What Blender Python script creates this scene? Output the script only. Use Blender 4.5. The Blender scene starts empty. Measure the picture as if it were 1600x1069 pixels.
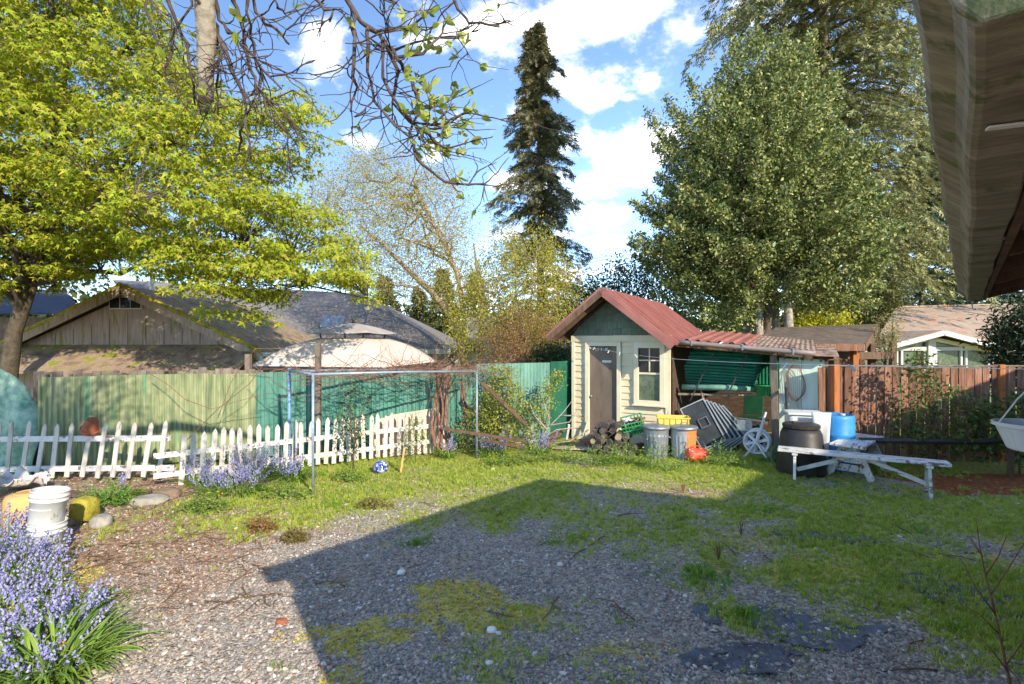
import bpy, bmesh, math, random
import numpy as np
from mathutils import Vector, Matrix, Euler

random.seed(7)
RNG = np.random.default_rng(11)
sc = bpy.context.scene
COL = sc.collection
R = math.radians

# ------------------------------------------------------------------ camera
EYE = 2.2
cd = bpy.data.cameras.new('camera')
cam = bpy.data.objects.new('camera', cd)
COL.objects.link(cam)
cam.location = (0, 0, EYE)
cam.rotation_euler = (R(90), 0, 0)
cd.sensor_width = 36.0
cd.lens = 18.0
cd.clip_start = 0.05
cd.clip_end = 2000
sc.camera = cam

# ------------------------------------------------------------------ sun and sky
SUN_EL = R(26.5)
SUN_H = Vector((0.538, -0.843, 0)).normalized()      # horizontal direction towards the sun
sd = bpy.data.lights.new('sun', 'SUN')
sd.energy = 2.0
sd.angle = R(0.55)
sd.color = (1.0, 0.90, 0.74)
sun = bpy.data.objects.new('sun', sd)
COL.objects.link(sun)
to_sun = (SUN_H * math.cos(SUN_EL) + Vector((0, 0, math.sin(SUN_EL))))
sun.rotation_euler = to_sun.to_track_quat('Z', 'Y').to_euler()

world = bpy.data.worlds.new('World')
sc.world = world
world.use_nodes = True
wn, wl = world.node_tree.nodes, world.node_tree.links
wn.clear()


def wmath(op, a, b=None, clamp=False):
    n = wn.new('ShaderNodeMath'); n.operation = op; n.use_clamp = clamp
    for i, v in enumerate((a, b)):
        if v is None:
            continue
        if hasattr(v, 'is_output'):
            wl.new(v, n.inputs[i])
        else:
            n.inputs[i].default_value = v
    return n.outputs[0]


sky = wn.new('ShaderNodeTexSky')
sky.sky_type = 'NISHITA'
sky.sun_disc = False
sky.sun_elevation = SUN_EL
sky.sun_rotation = -math.atan2(SUN_H.x, SUN_H.y)
sky.altitude = 100
sky.air_density = 0.75
sky.dust_density = 0.0
sky.ozone_density = 2.0
tc = wn.new('ShaderNodeTexCoord')
sep = wn.new('ShaderNodeSeparateXYZ'); wl.new(tc.outputs['Generated'], sep.inputs[0])
az = wmath('ARCTAN2', sep.outputs['X'], sep.outputs['Y'])
el = wmath('ARCSINE', sep.outputs['Z'])
azel = wn.new('ShaderNodeCombineXYZ'); wl.new(az, azel.inputs[0]); wl.new(el, azel.inputs[1])
nz = wn.new('ShaderNodeTexNoise'); nz.inputs['Scale'].default_value = 9.0
nz.inputs['Detail'].default_value = 8; nz.inputs['Roughness'].default_value = 0.62
mp = wn.new('ShaderNodeMapping'); mp.inputs['Scale'].default_value = (1, 1, 1.6)
wl.new(tc.outputs['Generated'], mp.inputs[0]); wl.new(mp.outputs[0], nz.inputs['Vector'])
big = wn.new('ShaderNodeTexNoise'); big.inputs['Scale'].default_value = 2.1
big.inputs['Detail'].default_value = 3
big.noise_dimensions = '4D'; big.inputs['W'].default_value = 6.1
wl.new(tc.outputs['Generated'], big.inputs['Vector'])


def cloud_bank(px, py, rx, ry):                      # one cumulus bank of the sky, as azimuth, elevation and half sizes
    a0 = math.atan((px - 800) / 800)
    e0 = math.atan((535 - py) / 800 * math.cos(a0))
    s = wn.new('ShaderNodeVectorMath'); s.operation = 'SUBTRACT'
    wl.new(azel.outputs[0], s.inputs[0]); s.inputs[1].default_value = (a0, e0, 0)
    d = wn.new('ShaderNodeVectorMath'); d.operation = 'DIVIDE'
    wl.new(s.outputs[0], d.inputs[0]); d.inputs[1].default_value = (rx / 850, ry / 850, 1)
    l = wn.new('ShaderNodeVectorMath'); l.operation = 'LENGTH'; wl.new(d.outputs[0], l.inputs[0])
    return wmath('SUBTRACT', 1.0, l.outputs['Value'])


val = wmath('SUBTRACT', wmath('MULTIPLY', big.outputs['Fac'], 3.6), 1.85)    # scattered banks over the whole sky
for b in ((800, 40, 100, 75), (960, 20, 190, 90), (1060, 60, 120, 70), (890, 120, 90, 55), (925, 150, 60, 35),
          (1010, 215, 90, 60), (955, 280, 105, 48), (950, 338, 100, 34), (505, 85, 50, 70), (1015, 128, 26, 22),
          (680, 240, 26, 26), (790, 285, 40, 30), (560, 225, 50, 25), (1250, -60, 240, 90),
          (900, 425, 150, 18)):
    val = wmath('MAXIMUM', val, cloud_bank(*b))
cl = wmath('ADD', wmath('MULTIPLY', val, 0.9), wmath('MULTIPLY', wmath('SUBTRACT', nz.outputs['Fac'], 0.5), 2.6))
mr = wn.new('ShaderNodeMapRange'); mr.interpolation_type = 'SMOOTHSTEP'
wl.new(cl, mr.inputs[0])
mr.inputs[1].default_value = 0.15; mr.inputs[2].default_value = 0.85
cloudcol = wn.new('ShaderNodeValToRGB')
wl.new(nz.outputs['Fac'], cloudcol.inputs[0])
cloudcol.color_ramp.elements[0].position = 0.35; cloudcol.color_ramp.elements[0].color = (3.6, 3.7, 3.95, 1)
cloudcol.color_ramp.elements[1].position = 0.62; cloudcol.color_ramp.elements[1].color = (8.0, 7.8, 7.4, 1)
hs = wn.new('ShaderNodeHueSaturation'); hs.inputs['Saturation'].default_value = 1.02; hs.inputs['Value'].default_value = 1.0
wl.new(sky.outputs[0], hs.inputs['Color'])
mixc = wn.new('ShaderNodeMixRGB')
wl.new(wmath('MULTIPLY', mr.outputs[0], 0.93), mixc.inputs[0]); wl.new(hs.outputs[0], mixc.inputs[1]); wl.new(cloudcol.outputs[0], mixc.inputs[2])
bg = wn.new('ShaderNodeBackground'); bg.inputs['Strength'].default_value = 0.1
wl.new(mixc.outputs[0], bg.inputs[0])
wo = wn.new('ShaderNodeOutputWorld'); wl.new(bg.outputs[0], wo.inputs[0])

vs = sc.view_settings
sc.display_settings.display_device = 'sRGB'
vs.view_transform = 'Standard'; vs.look = 'None'; vs.gamma = 1.0; vs.exposure = 1.92
vs.use_curve_mapping = False
sc.render.engine = 'CYCLES'
sc.cycles.max_bounces = 8
sc.cycles.diffuse_bounces = 4
sc.cycles.transparent_max_bounces = 8
sc.cycles.use_denoising = True
sc.cycles.sample_clamp_indirect = 4.0


# ------------------------------------------------------------------ helpers
def P(px, py, d):
    """point seen at a place of the photograph, d metres in front of the camera"""
    return Vector(((px - 800) / 800 * d, d, EYE - (py - 535) / 800 * d))


def G(px, py, z=0.0):
    d = (EYE - z) * 800 / (py - 535)
    return Vector(((px - 800) / 800 * d, d, z))


def lin(c):
    return tuple(((v / 255) / 12.92 if v / 255 <= 0.04045 else ((v / 255 + 0.055) / 1.055) ** 2.4) for v in c) + (1.0,)


def tag(o, label=None, cat=None, group=None, kind=None):
    for k, v in (('label', label), ('category', cat), ('group', group), ('kind', kind)):
        if v:
            o[k] = v
    return o


def thing(name, label, cat, loc=(0, 0, 0), rz=0.0, group=None):
    o = bpy.data.objects.new(name, None)
    o.empty_display_size = 0.1
    COL.objects.link(o)
    o.location = loc
    o.rotation_euler = (0, 0, rz)
    return tag(o, label, cat, group)


def link_mesh(name, me, parent=None):
    o = bpy.data.objects.new(name, me)
    COL.objects.link(o)
    if parent is not None:
        o.parent = parent
    return o


class MB:
    def __init__(s):
        s.v = []; s.f = []

    def add(s, v, f):
        n = len(s.v)
        s.v += [tuple(x) for x in v]
        s.f += [tuple(i + n for i in q) for q in f]
        return s

    def box(s, c, size, rot=(0, 0, 0), top=1.0):
        x, y, z = (k / 2 for k in size)
        t = top
        vs_ = [(-x, -y, -z), (x, -y, -z), (x, y, -z), (-x, y, -z), (-x * t, -y * t, z), (x * t, -y * t, z), (x * t, y * t, z), (-x * t, y * t, z)]
        m = Euler(rot).to_matrix()
        c = Vector(c)
        return s.add([m @ Vector(q) + c for q in vs_], [(0, 3, 2, 1), (4, 5, 6, 7), (0, 1, 5, 4), (1, 2, 6, 5), (2, 3, 7, 6), (3, 0, 4, 7)])

    def beam(s, p, q, w, h, up=(0, 0, 1)):
        p, q = Vector(p), Vector(q)
        d = (q - p).normalized()
        a = d.cross(Vector(up))
        if a.length < 1e-4:
            a = d.cross(Vector((1, 0, 0)))
        a.normalize()
        b = a.cross(d).normalized()
        a *= w / 2; b *= h / 2
        vs_ = [p - a - b, p + a - b, p + a + b, p - a + b, q - a - b, q + a - b, q + a + b, q - a + b]
        return s.add(vs_, [(0, 1, 2, 3), (4, 7, 6, 5), (0, 4, 5, 1), (1, 5, 6, 2), (2, 6, 7, 3), (3, 7, 4, 0)])

    def prism(s, pts, off):
        pts = [Vector(p) for p in pts]
        off = Vector(off)
        n = len(pts)
        return s.add(pts + [p + off for p in pts], [tuple(range(n))[::-1], tuple(range(n, 2 * n))] + [(i, (i + 1) % n, n + (i + 1) % n, n + i) for i in range(n)])

    def tube(s, pts, r, n=6, caps=True):
        pts = [Vector(p) for p in pts]
        rs = r if isinstance(r, (list, tuple, np.ndarray)) else [r] * len(pts)
        vs_, fs = [], []
        prev = None
        for i, p in enumerate(pts):
            d = (pts[min(i + 1, len(pts) - 1)] - pts[max(i - 1, 0)])
            if d.length < 1e-9:
                d = Vector((0, 0, 1))
            d.normalize()
            if prev is None:
                a = d.orthogonal().normalized()
            else:
                a = (prev - d * prev.dot(d))
                a = a.normalized() if a.length > 1e-6 else d.orthogonal().normalized()
            prev = a
            b = d.cross(a)
            for k in range(n):
                t = 2 * math.pi * k / n
                vs_.append(p + (a * math.cos(t) + b * math.sin(t)) * rs[i])
        for i in range(len(pts) - 1):
            for k in range(n):
                fs.append((i * n + k, i * n + (k + 1) % n, (i + 1) * n + (k + 1) % n, (i + 1) * n + k))
        if caps:
            fs.append(tuple(range(n))[::-1]); fs.append(tuple(range((len(pts) - 1) * n, len(pts) * n)))
        return s.add(vs_, fs)

    def lathe(s, prof, n=24, c=(0, 0, 0), m=None, wob=0.0):
        c = Vector(c)
        vs_, fs = [], []
        for (r, z) in prof:
            for k in range(n):
                t = 2 * math.pi * k / n
                rr = r * (1 + wob * (k % 2))
                q = Vector((rr * math.cos(t), rr * math.sin(t), z))
                vs_.append((m @ q if m else q) + c)
        for i in range(len(prof) - 1):
            for k in range(n):
                fs.append((i * n + k, i * n + (k + 1) % n, (i + 1) * n + (k + 1) % n, (i + 1) * n + k))
        fs.append(tuple(range(n))[::-1]); fs.append(tuple(range((len(prof) - 1) * n, len(prof) * n)))
        return s.add(vs_, fs)

    def corr(s, o, du, dv, w, h, pitch=0.075, amp=0.012, th=0.003, box_rib=False, nv=1, bend=None):
        """corrugated sheet: from corner o, waves counted along du, straight along dv"""
        o, du, dv = Vector(o), Vector(du).normalized(), Vector(dv).normalized()
        nn = du.cross(dv).normalized()
        nu = max(4, int(w / pitch * 6))
        vs_, fs = [], []
        for side in (0, 1):
            for j in range(nv + 1):
                for i in range(nu + 1):
                    ph = (i / 6) % 1.0
                    a = (amp if ph > 0.66 else 0) if box_rib else amp * math.sin(2 * math.pi * i / 6)
                    q = o + du * (w * i / nu) + dv * (h * j / nv) + nn * (a - side * th)
                    if bend:
                        q += nn * bend(i / nu, j / nv)
                    vs_.append(q)
        m1 = (nu + 1) * (nv + 1)
        for j in range(nv):
            for i in range(nu):
                a = j * (nu + 1) + i
                fs.append((a, a + 1, a + nu + 2, a + nu + 1))
                fs.append((m1 + a, m1 + a + nu + 1, m1 + a + nu + 2, m1 + a + 1))
        for i in range(nu):
            for j in (0, nv):
                a = j * (nu + 1) + i
                fs.append((a, a + 1, m1 + a + 1, m1 + a))
        return s.add(vs_, fs)

    def mesh(s, name, mat=None, smooth=False):
        me = bpy.data.meshes.new(name)
        me.from_pydata(s.v, [], s.f)
        if mat:
            me.materials.append(mat)
        if smooth:
            me.polygons.foreach_set('use_smooth', [True] * len(me.polygons))
        me.update()
        return me

    def build(s, name, mat, parent=None, smooth=False, bevel=0.0):
        o = link_mesh(name, s.mesh(name, mat, smooth), parent)
        if bevel:
            b = o.modifiers.new('edge', 'BEVEL'); b.width = bevel; b.segments = 2; b.limit_method = 'ANGLE'
        return o


def np_mesh(name, V, F, mat, smooth=False):
    """mesh from arrays: V (n,3), F (m,k) polygons of one size"""
    me = bpy.data.meshes.new(name)
    V = np.ascontiguousarray(V, dtype=np.float32); F = np.ascontiguousarray(F, dtype=np.int32)
    k = F.shape[1]
    me.vertices.add(len(V)); me.vertices.foreach_set('co', V.ravel())
    me.loops.add(F.size); me.loops.foreach_set('vertex_index', F.ravel())
    me.polygons.add(len(F)); me.polygons.foreach_set('loop_start', np.arange(0, F.size, k, dtype=np.int32))
    me.update(calc_edges=True)
    if smooth:
        me.polygons.foreach_set('use_smooth', np.ones(len(F), dtype=bool))
    if mat:
        me.materials.append(mat)
    return me


def unit(a):
    return a / np.maximum(np.linalg.norm(a, axis=-1, keepdims=True), 1e-9)


def frames(fwd, up):
    x = unit(fwd); y = unit(np.cross(up, x)); z = np.cross(x, y)
    return np.stack([x, y, z], axis=-1)


def stamp(Pn, Rm, S, pv, pf):
    """copies of one small shape (pv, pf) at Pn with rotation Rm and size S, as one pair of arrays"""
    pv = np.asarray(pv, float); pf = np.asarray(pf, int)
    S = np.asarray(S, float)
    if S.ndim == 1:
        S = S[:, None]
    v = np.einsum('nij,nkj->nki', Rm, pv[None] * S[:, None, :]) + Pn[:, None, :]
    f = pf[None] + (np.arange(len(Pn)) * len(pv))[:, None, None]
    return v.reshape(-1, 3), f.reshape(-1, pf.shape[1])


LEAF = ([(0, 0, 0), (.5, .27, .06), (1, 0, -.05), (.5, -.27, .06)], [(0, 1, 2), (0, 2, 3)])
LANCE = ([(0, 0, 0), (.45, .13, .03), (1, 0, -.08), (.45, -.13, .03)], [(0, 1, 2), (0, 2, 3)])


def _star():
    v = []; f = []
    for a, l in ((-62, .85), (0, 1.12), (62, .85)):
        c, s_ = math.cos(R(a)), math.sin(R(a))
        i = len(v)
        v += [(-s_ * .22 - c * .05, c * .22 - s_ * .05, .02), (c * l, s_ * l, -.22), (s_ * .22 - c * .05, -c * .22 - s_ * .05, .02)]
        f += [(i + 2, i + 1, i)]
    return v, f


STAR = _star()


def _spray(n=4, w=.07):
    v = []; f = []
    def tri(a, b, c):
        i = len(v); v.extend([a, b, c]); f.append((i, i + 1, i + 2))
    tri((0, -w * .6, 0), (0, w * .6, 0), (1, 0, -.14))
    for k in range(n):
        x = .10 + .75 * k / n
        l = .48 * (1 - .62 * k / n)
        for s_ in (-1, 1):
            tri((x - w, 0, -.01), (x + w, 0, -.01), (x + l * .62, s_ * l * .72, -.10 - .06 * k / n))
    return v, f


SPRAY = _spray(3, .09)


def noise2(x, y, seed=0, octaves=4, f=1.0):
    """smooth value noise in 0..1"""
    tot = 0; amp = 1.0; s = 0
    for o in range(octaves):
        xs, ys = x * f + 17.3 * o + seed * 31.7, y * f - 9.1 * o + seed * 11.3
        xi, yi = np.floor(xs).astype(np.int64), np.floor(ys).astype(np.int64)
        u, v = xs - xi, ys - yi
        u, v = u * u * (3 - 2 * u), v * v * (3 - 2 * v)
        def h(a, b):
            n = (a * 374761393 + b * 668265263 + seed * 974711 + o * 1013) & 0x7fffffff
            n = ((n ^ (n >> 13)) * 1274126177) & 0x7fffffff
            return ((n ^ (n >> 16)) & 0xffff) / 65535.0
        q = (h(xi, yi) * (1 - u) + h(xi + 1, yi) * u) * (1 - v) + (h(xi, yi + 1) * (1 - u) + h(xi + 1, yi + 1) * u) * v
        tot = tot + q * amp; s += amp
        amp *= .55; f *= 2.03
    return tot / s


def sstep(a, b, x):
    t = np.clip((x - a) / (b - a), 0, 1)
    return t * t * (3 - 2 * t)


# ------------------------------------------------------------------ materials
def new_mat(name):
    m = bpy.data.materials.new(name); m.use_nodes = True
    n, l = m.node_tree.nodes, m.node_tree.links
    return m, n, l, n['Principled BSDF']


def ramp(n, cols, lo=0.3, hi=0.7):
    r = n.new('ShaderNodeValToRGB')
    e = r.color_ramp.elements
    while len(e) < len(cols):
        e.new(0.5)
    for i, c in enumerate(cols):
        e[i].position = lo + (hi - lo) * i / max(1, len(cols) - 1)
        e[i].color = lin(c) if max(c) > 1.01 else tuple(c) + (1,)
    return r


def surf(name, cols, scale=4, rough=.75, bump=.25, bscale=40, stretch=(1, 1, 1), metal=0, spec=.35, per=0.12, coord='Object', lo=.3, hi=.7,
         patch=None, trans=0.0):
    """mottled surface: noise through a colour ramp, fine relief, small shifts from piece to piece;
    patch = (colour, scale, threshold, stretch) for wear with a shape of its own"""
    m, n, l, b = new_mat(name)
    t = n.new('ShaderNodeTexCoord')
    mp_ = n.new('ShaderNodeMapping'); mp_.inputs['Scale'].default_value = stretch
    l.new(t.outputs[coord], mp_.inputs[0])
    oi = n.new('ShaderNodeObjectInfo')
    sh = n.new('ShaderNodeVectorMath'); sh.operation = 'SCALE'; sh.inputs[0].default_value = (13.1, 7.7, 5.3)
    l.new(oi.outputs['Random'], sh.inputs['Scale'])
    ad = n.new('ShaderNodeVectorMath'); ad.operation = 'ADD'
    l.new(mp_.outputs[0], ad.inputs[0]); l.new(sh.outputs[0], ad.inputs[1])
    nz_ = n.new('ShaderNodeTexNoise'); nz_.inputs['Scale'].default_value = scale; nz_.inputs['Detail'].default_value = 7; nz_.inputs['Roughness'].default_value = .62
    l.new(ad.outputs[0], nz_.inputs['Vector'])
    r = ramp(n, cols, lo, hi)
    l.new(nz_.outputs['Fac'], r.inputs[0])
    out = r.outputs[0]
    if patch:
        pc, ps, pt, pst = patch
        m2 = n.new('ShaderNodeMapping'); m2.inputs['Scale'].default_value = pst
        l.new(ad.outputs[0], m2.inputs[0])
        n2 = n.new('ShaderNodeTexNoise'); n2.inputs['Scale'].default_value = ps; n2.inputs['Detail'].default_value = 8; n2.inputs['Roughness'].default_value = .68
        l.new(m2.outputs[0], n2.inputs['Vector'])
        mr_ = n.new('ShaderNodeMapRange'); l.new(n2.outputs['Fac'], mr_.inputs[0])
        mr_.inputs[1].default_value = pt; mr_.inputs[2].default_value = pt + .05
        mx = n.new('ShaderNodeMixRGB'); l.new(mr_.outputs[0], mx.inputs[0]); l.new(out, mx.inputs[1])
        mx.inputs[2].default_value = lin(pc)
        out = mx.outputs[0]
    hsv = n.new('ShaderNodeHueSaturation')
    mv = n.new('ShaderNodeMapRange'); l.new(oi.outputs['Random'], mv.inputs[0])
    mv.inputs[3].default_value = 1 - per; mv.inputs[4].default_value = 1 + per
    l.new(mv.outputs[0], hsv.inputs['Value']); l.new(out, hsv.inputs['Color'])
    l.new(hsv.outputs[0], b.inputs['Base Color'])
    b.inputs['Roughness'].default_value = rough; b.inputs['Metallic'].default_value = metal
    b.inputs['Specular IOR Level'].default_value = spec
    if bump:
        n3 = n.new('ShaderNodeTexNoise'); n3.inputs['Scale'].default_value = bscale; n3.inputs['Detail'].default_value = 5
        l.new(ad.outputs[0], n3.inputs['Vector'])
        bp = n.new('ShaderNodeBump'); bp.inputs['Strength'].default_value = bump; bp.inputs['Distance'].default_value = .02
        l.new(n3.outputs['Fac'], bp.inputs['Height']); l.new(bp.outputs[0], b.inputs['Normal'])
    if trans:
        tr = n.new('ShaderNodeBsdfTranslucent'); l.new(hsv.outputs[0], tr.inputs[0])
        mxs = n.new('ShaderNodeMixShader'); mxs.inputs[0].default_value = trans
        l.new(b.outputs[0], mxs.inputs[1]); l.new(tr.outputs[0], mxs.inputs[2])
        l.new(mxs.outputs[0], n['Material Output'].inputs[0])
    return m


def leafmat(name, cols, trans=.35, rough=.5, spec=.3, per_island=True):
    m, n, l, b = new_mat(name)
    if per_island:
        g = n.new('ShaderNodeNewGeometry'); rv = g.outputs['Random Per Island']
    else:
        g = n.new('ShaderNodeObjectInfo'); rv = g.outputs['Random']
    r = ramp(n, cols, 0, 1)
    l.new(rv, r.inputs[0]); l.new(r.outputs[0], b.inputs['Base Color'])
    b.inputs['Roughness'].default_value = rough; b.inputs['Specular IOR Level'].default_value = spec
    if trans:
        tr = n.new('ShaderNodeBsdfTranslucent'); l.new(r.outputs[0], tr.inputs[0])
        mx = n.new('ShaderNodeMixShader'); mx.inputs[0].default_value = trans
        l.new(b.outputs[0], mx.inputs[1]); l.new(tr.outputs[0], mx.inputs[2])
        l.new(mx.outputs[0], n['Material Output'].inputs[0])
    return m


def glassmat(name, col=(.02, .025, .03), rough=.05):
    m, n, l, b = new_mat(name)
    b.inputs['Base Color'].default_value = col + (1,)
    b.inputs['Roughness'].default_value = rough
    b.inputs['Specular IOR Level'].default_value = .7
    return m


WHITE_PEEL = surf('peeling_white_paint', [(188, 184, 178), (214, 211, 206)], 6, .75, .5, 30, patch=((104, 94, 86), 9, .54, (.6, 2, 1)))
WHITE_PICKET = surf('old_white_picket_paint', [(170, 160, 148), (198, 190, 178), (216, 209, 198)], 4, .8, .4, 40, stretch=(2, 2, .6), per=.08, patch=((122, 112, 98), 8, .60, (2, 2, .5)))
CREAM = surf('cream_siding_paint', [(200, 186, 152), (216, 203, 172)], 2.5, .7, .2, 60, per=.05, patch=((150, 142, 118), 5, .62, (1, 1, .6)))
CREAM_TRIM = surf('cream_trim_paint', [(206, 194, 164), (220, 209, 182)], 3, .65, .15, 60, per=.03, patch=((152, 144, 122), 7, .66, (1, 1, .5)))
GREENSHINGLE = surf('green_shingle_paint', [(88, 100, 86), (112, 122, 104)], 8, .85, .5, 50, stretch=(2, 2, .5), per=.14)
BROWN_DOOR = surf('brown_door_paint', [(100, 86, 74), (124, 108, 94)], 2.5, .6, .15, 60, stretch=(2, 2, .6), patch=((84, 72, 62), 5, .62, (1, 1, .5)))
ROOFMETAL = surf('faded_red_roof_metal', [(138, 84, 74), (168, 112, 100)], 1.5, .42, .03, 20, per=.04, patch=((122, 92, 80), 2, .68, (1, 1, 1)))
RUSTTIN = surf('rusted_tin_sheet', [(128, 96, 80), (160, 134, 118), (178, 162, 148)], 3, .8, .5, 30, patch=((96, 78, 58), 4, .50, (1, 1, 1)))
GREYWOOD = surf('weathered_grey_wood', [(96, 84, 72), (142, 130, 116)], 5, .9, .5, 30, stretch=(3, 3, .6), per=.18)
BROWNWOOD = surf('brown_old_wood', [(82, 62, 48), (124, 98, 78)], 5, .85, .5, 30, stretch=(3, 3, .6), per=.2)
FENCEWOOD = surf('stained_fence_wood', [(88, 58, 44), (132, 92, 70), (160, 124, 102)], 4, .8, .6, 40, stretch=(5, 5, .5), per=.34, patch=((150, 136, 124), 4, .62, (4, 4, .5)))
ORANGEWOOD = surf('orange_stained_post', [(152, 88, 46), (190, 118, 66)], 4, .75, .4, 40, stretch=(4, 4, .6), per=.1)
DARKWOOD = surf('dark_roof_boards', [(58, 46, 38), (98, 78, 62)], 5, .9, .4, 30, stretch=(1, 3, 3))
PANEL_YG = surf('algae_stained_fiberglass', [(86, 104, 76), (140, 148, 106), (178, 178, 138)], 2.2, .6, .15, 30, stretch=(5, 5, .45), trans=.12, patch=((104, 150, 112), 1.6, .60, (1, 1, .7)), per=.08)
PANEL_TEAL = surf('teal_fiberglass', [(58, 106, 92), (92, 146, 128), (116, 166, 148)], 2.4, .55, .15, 30, stretch=(5, 5, .45), trans=.15, per=.12)
PANEL_PALE = surf('pale_teal_fiberglass', [(94, 142, 126), (138, 180, 164)], 2.4, .5, .1, 30, stretch=(3, 3, .8), trans=.15, per=.06)
PANEL_GREEN = surf('green_fiberglass', [(24, 122, 90), (50, 160, 120)], 2.4, .4, .1, 30, trans=.45, per=.15)
MINT = surf('mint_plywood', [(186, 208, 190), (214, 226, 212)], 2.5, .75, .2, 30, stretch=(2, 2, .5), patch=((158, 164, 130), 4, .66, (2, 2, .4)))
TEALTARP = surf('teal_tarp', [(74, 122, 98), (134, 164, 140), (168, 186, 166)], 6, .6, .7, 14)
GALV = surf('galvanised_steel', [(128, 134, 140), (168, 174, 178)], 9, .42, .12, 30, metal=.6, spec=.5)
RUST = surf('rust', [(104, 70, 50), (146, 106, 78)], 8, .8, .4, 40)
PIPE = surf('pale_blue_pipe', [(120, 134, 150), (158, 168, 178)], 8, .45, .1, 40, metal=.3)
PIPEBLUE = surf('blue_painted_pipe', [(92, 134, 178), (134, 166, 196)], 8, .45, .1, 40)
WHITEPLASTIC = surf('white_plastic', [(190, 189, 184), (214, 213, 209)], 4, .45, .05, 30, per=.03, patch=((160, 154, 142), 6, .62, (1, 1, .5)))
GREYPLASTIC = surf('grey_white_plastic', [(196, 198, 200), (210, 212, 214)], 5, .45, .03, 30)
BLACKPLASTIC = surf('black_plastic', [(34, 33, 33), (60, 57, 54)], 4, .5, .15, 30, patch=((92, 86, 78), 5, .64, (1, 1, .6)))
BLUEPLASTIC = surf('blue_plastic', [(38, 118, 178), (66, 146, 202)], 4, .45, .08, 30, patch=((120, 150, 168), 5, .64, (1, 1, .4)))
YELLOWPLASTIC = surf('yellow_plastic', [(204, 170, 70), (224, 194, 96)], 4, .45, .05, 30)
GREENPLASTIC = surf('green_crate_plastic', [(38, 122, 72), (62, 148, 92)], 4, .45, .05, 30)
REDPAINT = surf('red_canister_paint', [(196, 66, 42), (224, 92, 62)], 6, .5, .1, 40, patch=((226, 200, 190), 7, .60, (1, 1, 1)))
TERRACOTTA = surf('rusty_terracotta', [(132, 72, 48), (172, 104, 74)], 7, .85, .3, 40)
RUBBER = surf('black_rubber', [(34, 32, 31), (62, 58, 54)], 6, .8, .2, 50)
SHINGLEDK = surf('dark_asphalt_shingle', [(64, 62, 64), (100, 96, 95)], 3, .95, .6, 60, stretch=(1, 1, 3), per=.05)
SHINGLEGREY = surf('grey_asphalt_shingle', [(112, 106, 104), (140, 134, 130)], 5, .95, .5, 60, stretch=(.4, 2, 4), per=.03)
SHINGLEBR = surf('needle_strewn_shingle', [(150, 130, 114), (184, 168, 152)], 3, .95, .5, 60, per=.04, patch=((172, 116, 78), 3, .55, (1, 1, 1)))
MOSSROOF = surf('mossy_roof', [(90, 78, 66), (152, 128, 108), (176, 160, 138)], 3, .95, .6, 40, patch=((132, 132, 48), 3, .54, (1, 1, 1)))
MOSSEDGE = surf('moss', [(104, 102, 34), (164, 152, 54), (186, 170, 70)], 8, .95, .9, 60)
GARAGEWALL = surf('faded_garage_boards', [(146, 126, 114), (182, 162, 150)], 3, .85, .3, 40, stretch=(6, 6, .6), patch=((128, 126, 62), 1.6, .55, (1, 1, 1)))
CANVAS = surf('beige_canvas', [(208, 194, 182), (222, 210, 198)], 1.5, .9, .1, 50, trans=.1)
CANVASDK = surf('grey_canvas', [(158, 150, 146), (180, 172, 166)], 2, .9, .1, 50)
WHITETRIM = surf('white_house_trim', [(186, 185, 178), (206, 205, 199)], 3, .6, .05, 40)
SIDING = surf('pale_grey_siding', [(176, 178, 178), (204, 204, 202)], 3, .8, .2, 40)
BLUEGREY = surf('blue_grey_siding', [(98, 112, 132), (118, 132, 150)], 3, .8, .2, 40)
GUTTER = surf('grimy_brown_gutter', [(84, 76, 60), (122, 112, 92), (152, 141, 118)], 9, .5, .3, 60, stretch=(1, 3, 1), lo=.28, hi=.72, patch=((78, 82, 40), 3, .57, (3, 1, 3)))
BARK = surf('rough_brown_bark', [(70, 58, 46), (120, 104, 86)], 12, .95, .9, 30, stretch=(1, 1, .4))
BARKPALE = surf('pale_lichen_bark', [(112, 100, 84), (186, 178, 162)], 10, .95, .8, 30)
BARKDARK = surf('dark_twig_bark', [(52, 42, 38), (96, 82, 74)], 14, .9, .5, 40)
BARKBIRCH = surf('pinkish_birch_bark', [(116, 100, 86), (172, 152, 134)], 8, .85, .5, 30, stretch=(1, 1, .3))
VINEBARK = surf('reddish_vine_bark', [(98, 66, 52), (150, 112, 92)], 14, .9, .4, 40)
STONE = surf('lichen_stone', [(120, 116, 106), (168, 162, 150)], 6, .9, .6, 30)
CERAMIC = surf('blue_white_glaze', [(44, 62, 132), (74, 92, 162), (222, 226, 236)], 22, .12, .0, 10, lo=.42, hi=.6, spec=.6)
WALLOWN = surf('brown_house_wall', [(120, 104, 88), (146, 128, 110)], 3, .85, .2, 40)
GLASS = glassmat('window_glass')
GLASSGREEN = surf('patterned_window_glass', [(60, 76, 58), (104, 118, 96)], 12, .15, 0, 10, spec=.7)
FROST = surf('dim_interior_curtain', [(126, 140, 128), (168, 150, 110)], 6, .7, 0)
DARKMETAL = surf('dark_screen_frame', [(134, 144, 150), (170, 178, 182)], 6, .45, .1, 40, metal=.3)
SCREEN = surf('grey_screen_mesh', [(38, 44, 50), (60, 68, 74)], 6, .7, .1, 80)
FABRIC = surf('black_weed_fabric', [(54, 58, 66), (100, 105, 116)], 9, .55, .8, 25)
STUMP = surf('tan_wood', [(196, 150, 86), (220, 178, 116)], 6, .8, .3, 30)
FIREWOOD = surf('charred_bark_logs', [(40, 36, 36), (104, 96, 90)], 10, .9, .7, 30, per=.3)
LOGEND = surf('pale_log_end', [(130, 112, 92), (172, 152, 128)], 10, .9, .4, 30)
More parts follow.
